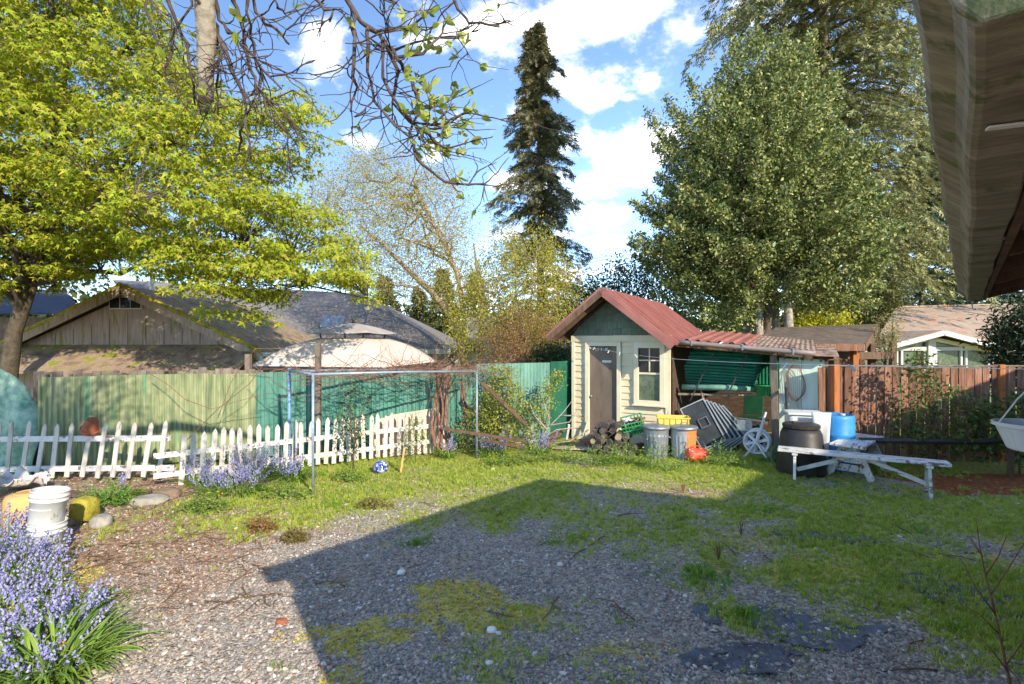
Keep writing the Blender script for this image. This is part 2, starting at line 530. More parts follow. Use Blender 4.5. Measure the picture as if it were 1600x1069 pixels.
REDTWIG = surf('rusty_dry_needles', [(150, 84, 58), (188, 118, 84)], 8, .9, .5, 40)
PLYWOOD = surf('pinkish_plywood', [(196, 168, 142), (216, 192, 168)], 3, .8, .2, 30)
ROPE = surf('white_cord', [(214, 212, 208), (232, 230, 226)], 8, .7, 0)

# ------------------------------------------------------------------ ground
def cx0(x, y):
    return np.exp(-(((x + .95) / 1.1) ** 2 + ((y - 4.15) / .55) ** 2) * 1.3)


def ground_fields(x, y):
    """how much grass, moss, bare soil and rusty litter grows or lies at a place (0..1 each)"""
    n1 = noise2(x, y, 3, 4, .75); n2 = noise2(x, y, 5, 4, 2.2); n3 = noise2(x, y, 8, 3, 1.3)
    base = sstep(4.9, 6.9, y + .8 * np.maximum(0, x - .3) - .5 * sstep(-2.0, -3.5, x))
    left = sstep(-2.6, -4.6, x)
    base = base * (1 - .55 * left)
    grass = np.clip(base * (1.12 - .12 * sstep(.8, 2.5, x)) + (n1 - .52) * 2.0 + (n2 - .5) * 1.3 - .10, 0, 1)
    grass = grass * (1 - .7 * np.clip(cx0(x, y), 0, 1))
    grass = np.where(y < 4.7, np.clip(grass + sstep(.58, .72, n1) * sstep(.5, 2.5, x) * .8, 0, 1), grass)
    cx = np.exp(-(((x + .95) / 1.1) ** 2 + ((y - 4.15) / .55) ** 2) * 1.3)
    moss = np.clip((n2 - .46) * 5.0 * cx * 1.8 + sstep(.58, .72, n3) * .6 * sstep(9, 4, y) * (.4 + n2), 0, 1)
    soil = np.clip(sstep(-2.4, -4.4, x) * sstep(4.2, 6.2, y) + .75 * sstep(-.3, -2.2, x) * sstep(.3, .6, n1) + (n3 - .50) * 1.5 * sstep(-.2, .3, n1 - .1) + sstep(1.8, 2.4, x) * sstep(3.6, 2.8, x) * sstep(8.9, 8.5, y) * sstep(7.3, 7.7, y) * .6, 0, 1)
    bare = np.exp(-(((x - 2.5) / .9) ** 2 + ((y - 7.45) / .35) ** 2))
    soil = np.clip(soil + bare * .9 * (n2 > .35), 0, 1); grass = grass * (1 - .8 * bare)
    rust = sstep(5.9, 6.4, x + (n2 - .5)) * sstep(7.2, 7.45, y + (n1 - .5) * .5) * sstep(8.75, 8.4, y + (n1 - .5) * .5)
    grass = grass * (1 - .8 * rust * (n2 < .58))
    grass = np.where(y > 8.9, np.maximum(grass, .75 * (n1 > .3)), grass)
    return grass, moss, soil, rust


def ground_z(x, y):
    near = sstep(40, 12, np.hypot(x, y - 6))
    return near * ((noise2(x, y, 21, 3, .6) - .5) * .07 + (noise2(x, y, 22, 3, 4.0) - .5) * .014)


def axis(lo, hi, fine, far):
    a = np.arange(lo, hi + 1e-6, fine)
    g = []
    s = fine
    t = 0
    while t < far:
        s = min(s * 1.35, 30); t += s; g.append(t)
    g = np.array(g)
    return np.concatenate([(lo - g)[::-1], a, hi + g])


gx, gy = axis(-9.5, 9.5, .07, 500), axis(2.4, 11.0, .06, 700)
XX, YY = np.meshgrid(gx, gy)
ZZ = ground_z(XX, YY)
nx, ny = len(gx), len(gy)
idx = np.arange(nx * ny).reshape(ny, nx)
Fq = np.stack([idx[:-1, :-1], idx[:-1, 1:], idx[1:, 1:], idx[1:, :-1]], -1).reshape(-1, 4)
gm = np_mesh('ground', np.stack([XX, YY, ZZ], -1).reshape(-1, 3), Fq, None, True)
gr, mo, so, ru = ground_fields(XX.ravel(), YY.ravel())
at = gm.color_attributes.new('cover', 'FLOAT_COLOR', 'POINT')
at.data.foreach_set('color', np.stack([gr, mo, so, ru], -1).astype(np.float32).ravel())
ground = link_mesh('ground', gm); tag(ground, kind='structure')

m, n, l, b = new_mat('ground_cover')
tcn = n.new('ShaderNodeTexCoord')
att = n.new('ShaderNodeAttribute'); att.attribute_name = 'cover'
sp = n.new('ShaderNodeSeparateColor'); l.new(att.outputs['Color'], sp.inputs[0])
vo = n.new('ShaderNodeTexVoronoi'); vo.inputs['Scale'].default_value = 42
l.new(tcn.outputs['Object'], vo.inputs['Vector'])
sv = n.new('ShaderNodeSeparateColor'); l.new(vo.outputs['Color'], sv.inputs[0])
rg = ramp(n, [(116, 108, 98), (154, 144, 130), (186, 174, 158), (146, 122, 102)], 0, 1); l.new(sv.outputs[0], rg.inputs[0])
ns = n.new('ShaderNodeTexNoise'); ns.inputs['Scale'].default_value = 16; ns.inputs['Detail'].default_value = 8; l.new(tcn.outputs['Object'], ns.inputs['Vector'])
rs_ = ramp(n, [(112, 88, 68), (160, 130, 106), (192, 164, 138)], .3, .72); l.new(ns.outputs['Fac'], rs_.inputs[0])
rgr = ramp(n, [(122, 124, 58), (156, 160, 76), (180, 174, 104)], .3, .72); l.new(ns.outputs['Fac'], rgr.inputs[0])
rmo = ramp(n, [(150, 138, 68), (192, 178, 94), (206, 180, 96)], .3, .72); l.new(ns.outputs['Fac'], rmo.inputs[0])
rru = ramp(n, [(92, 52, 30), (142, 82, 44), (168, 106, 60)], .3, .72); l.new(ns.outputs['Fac'], rru.inputs[0])


def mixr(a, b_, fac):
    mx = n.new('ShaderNodeMixRGB'); l.new(fac, mx.inputs[0]); l.new(a, mx.inputs[1]); l.new(b_, mx.inputs[2]); return mx.outputs[0]


def sharpen(o, lo, hi):
    ad = n.new('ShaderNodeMath'); ad.operation = 'ADD'; l.new(o, ad.inputs[0])
    mm = n.new('ShaderNodeMath'); mm.operation = 'MULTIPLY_ADD'; l.new(ns.outputs['Fac'], mm.inputs[0]); mm.inputs[1].default_value = .6; mm.inputs[2].default_value = -.3
    l.new(mm.outputs[0], ad.inputs[1])
    q = n.new('ShaderNodeMapRange'); l.new(ad.outputs[0], q.inputs[0]); q.inputs[1].default_value = lo; q.inputs[2].default_value = hi
    return q.outputs[0]


c = mixr(rg.outputs[0], rs_.outputs[0], sharpen(sp.outputs[2], .25, .8))
c = mixr(c, rgr.outputs[0], sharpen(sp.outputs[0], .2, .75))
c = mixr(c, rmo.outputs[0], sharpen(sp.outputs[1], .35, .6))
c = mixr(c, rru.outputs[0], sharpen(att.outputs['Alpha'], .3, .6))
l.new(c, b.inputs['Base Color'])
b.inputs['Roughness'].default_value = .95; b.inputs['Specular IOR Level'].default_value = .2
bp = n.new('ShaderNodeBump'); bp.inputs['Strength'].default_value = .8; bp.inputs['Distance'].default_value = .02
hm = n.new('ShaderNodeMath'); hm.operation = 'SUBTRACT'; l.new(ns.outputs['Fac'], hm.inputs[0]); l.new(vo.outputs['Distance'], hm.inputs[1])
l.new(hm.outputs[0], bp.inputs['Height']); l.new(bp.outputs[0], b.inputs['Normal'])
gm.materials.append(m)


# ------------------------------------------------------------------ scattered ground cover (geometry nodes)
def scatter(name, Pn, rot, scl, kid, protos, kind='stuff', label=None, cat=None):
    me = bpy.data.meshes.new(name)
    me.vertices.add(len(Pn)); me.vertices.foreach_set('co', np.ascontiguousarray(Pn, dtype=np.float32).ravel())
    a = me.attributes.new('turn', 'FLOAT_VECTOR', 'POINT'); a.data.foreach_set('vector', np.ascontiguousarray(rot, dtype=np.float32).ravel())
    a = me.attributes.new('grow', 'FLOAT_VECTOR', 'POINT'); a.data.foreach_set('vector', np.ascontiguousarray(scl, dtype=np.float32).ravel())
    a = me.attributes.new('which', 'INT', 'POINT'); a.data.foreach_set('value', np.ascontiguousarray(kid, dtype=np.int32))
    o = link_mesh(name, me); tag(o, label, cat, None, kind)
    ng = bpy.data.node_groups.new(name + '_nodes', 'GeometryNodeTree')
    ng.interface.new_socket('Geometry', in_out='INPUT', socket_type='NodeSocketGeometry')
    ng.interface.new_socket('Geometry', in_out='OUTPUT', socket_type='NodeSocketGeometry')
    N, L = ng.nodes, ng.links
    gi, go = N.new('NodeGroupInput'), N.new('NodeGroupOutput')
    g2i = N.new('GeometryNodeGeometryToInstance')
    for pr in protos:
        po = bpy.data.objects.new(name + '_piece', pr)
        oi = N.new('GeometryNodeObjectInfo'); oi.inputs['Object'].default_value = po
        L.new(oi.outputs['Geometry'], g2i.inputs[0])
    iop = N.new('GeometryNodeInstanceOnPoints')
    L.new(gi.outputs[0], iop.inputs['Points']); L.new(g2i.outputs[0], iop.inputs['Instance'])
    iop.inputs['Pick Instance'].default_value = True
    for nm, ty, sk in (('turn', 'FLOAT_VECTOR', 'Rotation'), ('grow', 'FLOAT_VECTOR', 'Scale'), ('which', 'INT', 'Instance Index')):
        na = N.new('GeometryNodeInputNamedAttribute'); na.data_type = ty; na.inputs['Name'].default_value = nm
        L.new(na.outputs['Attribute'], iop.inputs[sk])
    L.new(iop.outputs[0], go.inputs[0])
    md = o.modifiers.new('scatter', 'NODES'); md.node_group = ng
    return o


def pebble_mesh(seed, mat):
    bm = bmesh.new(); bmesh.ops.create_icosphere(bm, subdivisions=1, radius=1)
    rr = random.Random(seed)
    for v in bm.verts:
        v.co *= rr.uniform(.72, 1.15); v.co.z *= .62; v.co.x *= 1.15
    me = bpy.data.meshes.new('pebble'); bm.to_mesh(me); bm.free(); me.materials.append(mat); return me


def tuft_mesh(seed, mat, nb=9, h=1.0, spread=.55, w=.05, seg=2):
    rr = random.Random(seed); mb = MB()
    for k in range(nb):
        a = rr.uniform(0, 6.283); hh = h * rr.uniform(.55, 1.1); s = spread * rr.uniform(.2, 1.1)
        o = Vector((rr.gauss(0, .16), rr.gauss(0, .16), 0)); d = Vector((math.cos(a), math.sin(a), 0)); sd_ = Vector((-d.y, d.x, 0)) * w * rr.uniform(.7, 1.3)
        pts = [o + d * s * hh * t ** 2 + Vector((0, 0, hh * (t - .35 * s * t * t))) for t in (0, .55, 1)]
        mb.add([pts[0] - sd_, pts[0] + sd_, pts[1] + sd_ * .75, pts[1] - sd_ * .75, pts[2]], [(0, 1, 2, 3), (3, 2, 4)])
    return mb.mesh('tuft', mat)


pm, pn, pl, pb = new_mat('gravel_stone')
oi = pn.new('ShaderNodeObjectInfo')
pr_ = ramp(pn, [(104, 100, 96), (142, 136, 130), (124, 116, 108), (170, 162, 152), (156, 136, 118), (206, 198, 188)], 0, 1)
pl.new(oi.outputs['Random'], pr_.inputs[0]); pl.new(pr_.outputs[0], pb.inputs['Base Color']); pb.inputs['Roughness'].default_value = .85
PEB = [pebble_mesh(i, pm) for i in range(4)]


def in_view(x, y, margin=.6):
    return (np.abs(x) < y * 1.0 + margin)


# gravel
NP = 150000
yy = 2.9 + (RNG.random(NP) ** 1.6) * 6.0
xx = (RNG.random(NP) * 2 - 1) * (yy + .3)
g_, m_, s_, r_ = ground_fields(xx, yy)
dens = (1 - .78 * g_) * (1 - .75 * m_) * (1 - .55 * s_) * (1 - r_) * sstep(10.5, 7.2, yy) * (xx < 7) * (.45 + .75 * noise2(xx, yy, 40, 3, 1.8))
k = RNG.random(NP) < dens
xx, yy = xx[k], yy[k]
sz = np.minimum(RNG.lognormal(math.log(.0082), .45, len(xx)), .024)
Pp = np.stack([xx, yy, ground_z(xx, yy) + sz * .25], -1)
scatter('gravel', Pp, np.stack([RNG.normal(0, .35, len(xx)), RNG.normal(0, .35, len(xx)), RNG.random(len(xx)) * 6.28], -1),
        np.stack([sz, sz * RNG.uniform(.7, 1.1, len(xx)), sz], -1), RNG.integers(0, 4, len(xx)), PEB, label='loose grey gravel spread over the yard', cat='gravel')

# grass
GRASS = leafmat('grass_blades', [(126, 148, 50), (160, 178, 66), (188, 198, 86), (146, 168, 60), (202, 198, 118)], .35, .6, .2, per_island=False)
GRASSDK = leafmat('lush_grass_blades', [(98, 138, 48), (130, 164, 60), (156, 182, 76)], .35, .6, .2, per_island=False)
NG = 60000
yy = 3.1 + RNG.random(NG) * 6.6
xx = (RNG.random(NG) * 2 - 1) * (yy + .4)
g_, m_, s_, r_ = ground_fields(xx, yy)
k = (RNG.random(NG) < np.clip((g_ - .08) * 1.1, 0, 1) ** 1.2 * (.35 + .65 * noise2(xx, yy, 50, 3, 2.5)) * 1.2) & (xx < 7.6)
xx, yy, g_ = xx[k], yy[k], g_[k]
hh = (.028 + .035 * g_ * noise2(xx, yy, 51, 3, 1.5) + .02 * RNG.random(len(xx)))
TUFT = [tuft_mesh(i, GRASS, 10) for i in range(4)]
scatter('grass', np.stack([xx, yy, ground_z(xx, yy) - .003], -1), np.stack([RNG.normal(0, .15, len(xx)), RNG.normal(0, .15, len(xx)), RNG.random(len(xx)) * 6.28], -1),
        np.stack([hh, hh, hh], -1), RNG.integers(0, 4, len(xx)), TUFT, label='short thin grass growing through the yard gravel', cat='grass')

# taller lush patches, seen as soft green cushions in the gravel and along the fences
TALL = [tuft_mesh(20 + i, GRASSDK, 14, 1, .7, .035) for i in range(4)]
spots = []
for px, py, rad, num, h in ((1100, 905, .35, 260, .10), (1165, 965, .10, 90, .12), (1200, 800, .45, 260, .07), (900, 845, .3, 120, .06), (650, 850, .16, 60, .10), (1150, 740, .6, 300, .07),
                            (865, 850, .12, 60, .07), (980, 870, .2, 80, .06), (1430, 830, .7, 340, .06), (1560, 900, .4, 160, .07), (600, 765, .5, 220, .06), (820, 745, .7, 260, .06), (1490, 985, .2, 60, .08),
                            (1250, 905, .3, 120, .06), (140, 945, .25, 120, .12), (300, 800, .4, 150, .10), (520, 790, .35, 200, .09), (1020, 900, .2, 70, .05), (970, 970, .12, 40, .07), (430, 1050, .08, 30, .08),
                            (1100, 725, .5, 260, .10), (960, 720, .5, 260, .11), (1190, 720, .3, 160, .12), (1380, 735, .5, 220, .10), (1300, 760, .6, 250, .07), (470, 745, .35, 160, .16),
                            (640, 975, .35, 60, .03), (560, 1000, .2, 40, .03), (1560, 715, .8, 420, .10), (1420, 712, .7, 380, .10), (1250, 720, .4, 150, .09)):
    c_ = G(px, py)
    num = int(num * .7); a = RNG.normal(0, rad * .62, (num, 2)) * np.array([1.3, .8])
    spots.append(np.column_stack([c_.x + a[:, 0], c_.y + a[:, 1], h * RNG.uniform(.45, 1.2, num) * (.45 + .75 * np.exp(-(a ** 2).sum(1) / (rad * .6) ** 2))]))
spots = np.concatenate(spots)
x_, y_, h_ = spots.T
scatter('grass_tufts', np.stack([x_, y_, ground_z(x_, y_) - .004], -1), np.stack([RNG.normal(0, .2, len(x_)), RNG.normal(0, .2, len(x_)), RNG.random(len(x_)) * 6.28], -1),
        np.stack([h_ * .8, h_ * .8, h_], -1), RNG.integers(0, 4, len(x_)), TALL, label='lusher green grass clumps dotted over the yard', cat='grass')

# low moss cushions
MOSSM = leafmat('moss_tips', [(190, 178, 84), (218, 202, 108), (172, 168, 78), (220, 186, 100)], .2, .8, .1, per_island=False)
NM = 26000
yy = 3.2 + RNG.random(NM) * 3.2; xx = (RNG.random(NM) * 2 - 1) * (yy + .2)
g_, m_, s_, r_ = ground_fields(xx, yy)
k = RNG.random(NM) < sstep(.25, .7, m_)
xx, yy = xx[k], yy[k]; hh = RNG.uniform(.012, .026, len(xx))
scatter('moss', np.stack([xx, yy, ground_z(xx, yy)], -1), np.stack([RNG.normal(0, .3, len(xx)), RNG.normal(0, .3, len(xx)), RNG.random(len(xx)) * 6.28], -1),
        np.stack([hh * 1.3, hh * 1.3, hh], -1), RNG.integers(0, 3, len(xx)), [tuft_mesh(40 + i, MOSSM, 10, 1, 1.0, .12) for i in range(3)],
        label='yellow green moss cushions on the gravel', cat='moss')

# ------------------------------------------------------------------ the house the photographer stands beside
U = Vector((.664, .748, 0)).normalized(); Q = Vector((U.y, -U.x, 0))     # along the eave, away from the eave into the house
house = thing('own_house', 'brown house whose grimy gutter and eave hang overhead at the right', 'house', U * .65, 0)
HB = house.location.copy()


def hp(q, s, z):
    return U * s + Q * q + Vector((0, 0, z)) - HB


ZE = 2.50
RS = .27
# roof: low front bay with the gutter, long main roof behind it
roof = MB()
roof.prism([hp(.02, .66, ZE + .13), hp(.02, 5.0, ZE + .13), hp(5.24, 5.0, ZE + .13 + RS * 5.2), hp(5.24, .66, ZE + .13 + RS * 5.2)], (0, 0, .03))
roof.build('roof', SHINGLEDK, house)
r2 = MB()
r2.prism([hp(5.24, .66, ZE + .13 + RS * 5.2), hp(5.24, 13.0, ZE + .13 + RS * 5.2), hp(10.4, 13.0, ZE + .13), hp(10.4, .66, ZE + .13)], (0, 0, .03))
r2.build('main_roof', SHINGLEDK, house)
w = MB()
w.box((hp(.48, 2.8, 1.25) + hp(.48, 2.85, 1.25)) / 2, (.1, 4.3, 2.5), (0, 0, -math.atan2(U.x, U.y)))
for a_, b_ in (((.5, .70), (5.24, .70)), ((5.24, .70), (10.0, .70)), ((.5, 4.95), (5.24, 4.95)), ((5.3, 4.95), (5.3, 12.8)), ((5.3, 12.8), (10, 12.8)), ((10, .7), (10, 12.8))):
    pts = []
    for q_, s_ in (a_, b_):
        zt = ZE + .12 + RS * (min(q_, 10.4 - q_) - .02)
        pts.append((hp(q_, s_, 0), hp(q_, s_, zt)))
    dirn = (pts[1][0] - pts[0][0]).normalized(); nn = Vector((-dirn.y, dirn.x, 0)) * .08
    w.prism([pts[0][0], pts[1][0], pts[1][1], pts[0][1]], nn)
w.build('wall', WALLOWN, house)
# rafters and soffit boards under the eave
for i in range(8):
    s_ = .78 + i * .585
    rb = MB(); rb.beam(hp(.10, s_, ZE + .055), hp(.95, s_, ZE + .055 + RS * .85), .045, .10); rb.build('rafter', BROWNWOOD, house)
for i in range(6):
    q0 = .075 + i * .14
    sb = MB(); sb.prism([hp(q0, .68, ZE + .108 + RS * (q0 - .02)), hp(q0 + .132, .68, ZE + .108 + RS * (q0 + .112)), hp(q0 + .132, 4.98, ZE + .108 + RS * (q0 + .112)), hp(q0, 4.98, ZE + .108 + RS * (q0 - .02))], (0, 0, .018))
    sb.build('soffit_board', DARKWOOD, house)
fb = MB(); fb.prism([hp(.085, .67, ZE + .0), hp(.085, 4.99, ZE + .0), hp(.085, 4.99, ZE + .12), hp(.085, .67, ZE + .12)], Q * .022)
fb.build('fascia', BROWNWOOD, house, bevel=.003)
# gutter: swept K-profile
prof = [(.08, .115), (.08, 0), (.012, 0), (-.003, .03), (-.012, .05), (-.042, .075), (-.046, .115), (-.030, .118), (-.030, .108), (-.038, .105), (-.034, .08), (-.004, .056), (.006, .034), (.018, .006), (.074, .006), (.074, .115)]
prof = [(.08, .115), (.08, .004), (.076, 0), (.014, 0), (.006, .003), (.0, .012), (-.004, .03), (-.012, .046), (-.026, .058), (-.040, .070), (-.047, .085), (-.048, .105), (-.044, .116), (-.036, .118), (-.031, .113), (-.036, .104), (-.036, .086), (-.030, .076),
        (-.006, .056), (.006, .034), (.018, .008), (.072, .008), (.074, .115)]


def gl(q, s_, z):                                       # the gutter's own frame: x into the house, y along the eave
    return Vector((q, s_ - .65, z))


g = MB()
ss = np.linspace(.66, 5.01, 24)
vs_ = []
for i, s_ in enumerate(ss):
    sag = .004 * math.sin(i * .9) - .010 * math.sin(i / 23 * 3.14)
    for q_, z_ in prof:
        vs_.append(gl(q_ + .003 * math.sin(i * 1.7), s_, ZE + z_ + sag))
k_ = len(prof); fs_ = []
for i in range(len(ss) - 1):
    for j in range(k_):
        fs_.append((i * k_ + j, i * k_ + (j + 1) % k_, (i + 1) * k_ + (j + 1) % k_, (i + 1) * k_ + j))
g.add(vs_, fs_)
gut = g.build('gutter', GUTTER, house, smooth=False)
gut.rotation_euler = (0, 0, math.atan2(Q.y, Q.x))
for s_ in (.646, 5.015):
    e = MB(); e.prism([gl(q_, s_, ZE + z_) for q_, z_ in ((.084, .121), (.084, -.004), (.010, -.004), (-.008, .02), (-.020, .048), (-.046, .066), (-.053, .088), (-.05, .121))], (0, .014, 0))
    e.build('end_cap', GUTTER, gut, bevel=.004)
for s_ in (2.02, 3.6):
    e = MB(); e.prism([gl(q_, s_, ZE + z_) for q_, z_ in ((.083, .0), (.083, -.003), (.012, -.003), (-.006, .012), (-.017, .047), (-.046, .068), (-.052, .088), (-.048, .088), (-.043, .07), (-.012, .05), (.0, .012), (.014, .0))], (0, .05, 0)); e.build('seam_strap', GUTTER, gut)
e = MB(); e.box(gl(.045, .98, ZE - .003), (.05, .012, .003), (0, 0, R(20))); e.build('tape_scrap', WHITEPLASTIC, gut)
e = MB(); e.tube([gl(.03, 4.99, ZE), gl(.03, 4.995, ZE - .03), gl(.034, 5.0, ZE - .06), gl(.05, 5.0, ZE - .062)], .004, 5); e.build('drip_hook', DARKMETAL, gut)

# ------------------------------------------------------------------ garden shed with its lean-to
shed = thing('garden_shed', 'small cream garden shed with red metal roof, brown door and open lean-to', 'shed', (1.346, 11.58, 0), R(-30))
SH = Matrix.Rotation(R(-30), 4, 'Z'); SH.translation = Vector((1.346, 11.58, 0))


def sw(x, y, z):
    return SH @ Vector((x, y, z))


def sl(p):
    return SH.inverted() @ Vector(p)


W, ZW = 2.19, 2.33
APX, APZ, SLOPE = .918, 3.30, .79
core = MB()
core.box((W / 2, 2.1, ZW / 2 + .03), (W - .06, 4.1, ZW - .06))
core.prism([(.03, .06, ZW - .03), (W - .03, .06, ZW - .03), (W - .03, .06, ZW), (APX, .06, 3.08), (.03, .06, ZW)], (0, 4.0, 0))
core.build('wall', CREAM, shed)


def siding(x0, x1, z0, z1, y=.035):
    z = .12
    while z < ZW - .12:
        a, b_ = max(z, z0), min(z + .138, z1)
        if b_ - a > .03 and x1 - x0 > .03:
            m_ = MB(); m_.prism([(x0, y, a), (x1, y, a), (x1, y, b_), (x0, y, b_)], (0, .02, 0))
            m_.v = [(vx, vy - (.022 if vz < a + .01 else 0.0) + (.0 if vy > y + .01 else 0), vz) for vx, vy, vz in m_.v]
            m_.build('siding_board', CREAM, shed)
        z += .142


siding(.075, .337, .1, 2.205)
siding(1.155, 1.435, .1, 2.205)
siding(1.437, 2.085, .1, .86)
for x0, x1, z0, z1, y0 in ((0, .075, .06, 2.205, .0), (2.088, W, .06, 2.205, .0), (-.01, W + .01, 2.206, ZW + .01, -.006), (0.0, W, .02, .118, .005)):
    m_ = MB(); m_.box(((x0 + x1) / 2, y0 + .025, (z0 + z1) / 2), (x1 - x0, .05, z1 - z0)); m_.build('trim_board', CREAM_TRIM, shed, bevel=.003)
# door
fr = MB()
for x0, x1, z0, z1 in ((.337, .425, .1, 2.2), (1.065, 1.152, .1, 2.2), (.4255, 1.0645, 2.112, 2.2)):
    fr.box(((x0 + x1) / 2, -.002, (z0 + z1) / 2), (x1 - x0, .07, z1 - z0))
fr.build('door_frame', CREAM_TRIM, shed, bevel=.003)
dr = MB(); dr.box((.745, .045, 1.11), (.637, .03, 2.0)); door = dr.build('door', BROWN_DOOR, shed, bevel=.003)
m_ = MB(); m_.box((.82, .026, 1.775), (.21, .006, .05)); m_.build('door_plate', WHITEPLASTIC, door)
for i, (x_, sh_) in enumerate(((.60, 'u'), (.70, 'i'), (.82, 'x'))):
    m_ = MB()
    z_ = 2.04
    if sh_ == 'u':
        m_.tube([(x_ - .03, .02, z_ + .03), (x_ - .03, .02, z_ - .03), (x_ + .03, .02, z_ - .03), (x_ + .03, .02, z_ + .03)], .009, 5)
    elif sh_ == 'i':
        m_.tube([(x_, .02, z_ + .035), (x_, .02, z_ - .035)], .009, 5)
    else:
        m_.tube([(x_ - .028, .02, z_ + .03), (x_ + .028, .02, z_ - .03)], .009, 5); m_.tube([(x_ + .028, .016, z_ + .03), (x_ - .028, .016, z_ - .03)], .009, 5)
    m_.build('door_hook', WHITEPLASTIC, door)
m_ = MB(); m_.lathe([(.0, 0), (.022, 0), (.028, .02), (.02, .045), (0, .045)], 12, (.47, .02, 1.0), Matrix.Rotation(R(90), 3, 'X')); m_.build('door_knob', GALV, door, True)
# window
wf = MB()
for x0, x1, z0, z1 in ((1.437, 1.531, .88, 2.204), (1.982, 2.086, .88, 2.204), (1.5312, 1.9818, 2.075, 2.204), (1.5312, 1.9818, .88, .975)):
    wf.box(((x0 + x1) / 2, -.003, (z0 + z1) / 2), (x1 - x0, .07, z1 - z0))
win = wf.build('window', CREAM_TRIM, shed, bevel=.003)
m_ = MB(); m_.box((1.757, -.02, .872), (.70, .11, .03)); m_.build('sill', CREAM_TRIM, win, bevel=.003)
mu = MB()
mu.box((1.757, .022, 1.54), (.45, .024, .04)); mu.box((1.757, .022, 1.815), (.45, .02, .022)); mu.box((1.757, .0221, 1.825), (.022, .022, .48))
mu.build('muntin', CREAM_TRIM, win)
for x0, x1, z0, z1 in ((1.531, 1.745, 1.83, 2.075), (1.769, 1.982, 1.83, 2.075), (1.531, 1.745, 1.56, 1.80), (1.769, 1.982, 1.56, 1.80), (1.531, 1.982, .975, 1.52)):
    m_ = MB(); m_.box(((x0 + x1) / 2, .032, (z0 + z1) / 2), (x1 - x0, .004, z1 - z0)); m_.build('pane', GLASS if z0 > 1.5 else GLASSGREEN, win)
# shingled gable
rows = [2.345, 2.49, 2.65, 2.82, 2.99, 3.12]
for i in range(len(rows) - 1):
    z0, z1 = rows[i], rows[i + 1] + .03
    def lim(z):
        k_ = max(0, (3.13 - z)) / SLOPE
        return max(.0, APX - k_), min(W, APX + k_)
    a0, a1 = lim(z0); b0, b1 = lim(min(z1, 3.125))
    x_ = a0 + (-.11 if i % 2 else 0)
    while x_ < a1 - .01:
        wd = random.uniform(.17, .25)
        c0, c1 = max(x_ + .004, a0), min(x_ + wd, a1)
        t0, t1 = max(c0, b0), min(c1, b1)
        if c1 - c0 > .025:
            if t1 <= t0:
                t0 = t1 = min(max((c0 + c1) / 2, b0), b1)
            y0 = .03 - random.uniform(0, .006)
            zz = z0 + random.uniform(-.008, .008)
            m_ = MB(); m_.prism([(c0, y0 - .012, zz), (c1, y0 - .012, zz), (t1, y0 + .012, z1), (t0, y0 + .012, z1)], (0, .014, 0)); m_.build('shingle', GREENSHINGLE, shed)
        x_ += wd
# roof
YF, YB = -.56, 4.6
RX = 2.34
for sgn, xe in ((1, RX), (-1, -.30)):
    ze = APZ - SLOPE * abs(xe - APX)
    m_ = MB(); m_.prism([(APX, YF + .02, APZ - .03), (xe, YF + .02, ze - .03), (xe, YB, ze - .03), (APX, YB, APZ - .03)], (0, 0, -.022)); m_.build('roof_boards', DARKWOOD, shed)
    L_ = math.hypot(xe - APX, APZ - ze)
    d_ = Vector((xe - APX, 0, ze - APZ)).normalized(); up = Vector((-d_.z * sgn, 0, d_.x * sgn))
    y_ = YF
    while y_ < YB - .05:
        w_ = .36
        m_ = MB()
        o_ = Vector((APX, y_, APZ))
        for (ya, yb, h_) in ((0, w_, .0),):
            pts = [o_ + up * 0, o_ + d_ * (L_ + .04), o_ + d_ * (L_ + .04) + Vector((0, w_ - .001, 0)), o_ + Vector((0, w_ - .001, 0))]
            m_.prism(pts, up * -.012)
        for rb_ in (.03,):
            p0 = o_ + Vector((0, rb_, 0)) + up * .010; p1 = p0 + d_ * (L_ + .042)
            m_.beam(p0, p1, .085, .085, up=up)
        m_.build('roof_panel', ROOFMETAL, shed)
        y_ += w_
    bb = MB(); bb.beam((APX, YF - .012, APZ - .075), (xe + sgn * .02, YF - .012, ze - .075), .024, .12, up=up); bb.build('barge_board', ROOFMETAL if sgn > 0 else BROWNWOOD, shed, bevel=.003)
rc = MB(); rc.prism([(APX - .09, YF - .02, APZ - .05), (APX, YF - .02, APZ + .035), (APX + .09, YF - .02, APZ - .05), (APX, YF - .02, APZ + .02)], (0, YB - YF, 0)); rc.build('ridge_cap', ROOFMETAL, shed)
for i in range(3):                                                       # rafters of the left overhang
    y_ = -.3 + i * .4
    m_ = MB(); m_.beam((-.27, y_, APZ - SLOPE * 1.19 - .10), (APX - .05, y_, APZ - .14), .05, .09); m_.build('rafter', BROWNWOOD, shed)
# lean-to
lt0, lt1 = 2.36, 4.72
gz = lambda x: 2.20 - (x - 2.3) / 2.36 * .20
rb0 = lambda x: gz(x) + .30 - .03 * (x - 2.3)
x_ = lt0
i = 0
while x_ < lt1 - .1:
    w_ = .62
    x1 = min(x_ + w_, lt1)
    z0, z1, z2, z3 = gz(x_) + .05, gz(x1) + .05, rb0(x1), rb0(x_)
    m_ = MB()
    o_ = Vector((x_, .0 + .03 * (i % 2), z0 + .008 * (i % 2))); du = Vector((x1 - x_, 0, z1 - z0)); dv = Vector((0, 3.4, z3 - z0))
    if i < 2:
        m_.corr(o_, du, dv, du.length + .05, dv.length, .21, .035, box_rib=True)
    else:
        m_.corr(o_, du, dv, du.length + .05, dv.length, .09, .008)
    m_.build('lean_to_sheet', RUSTTIN if i > 1 else ROOFMETAL, shed)
    x_ = x1; i += 1
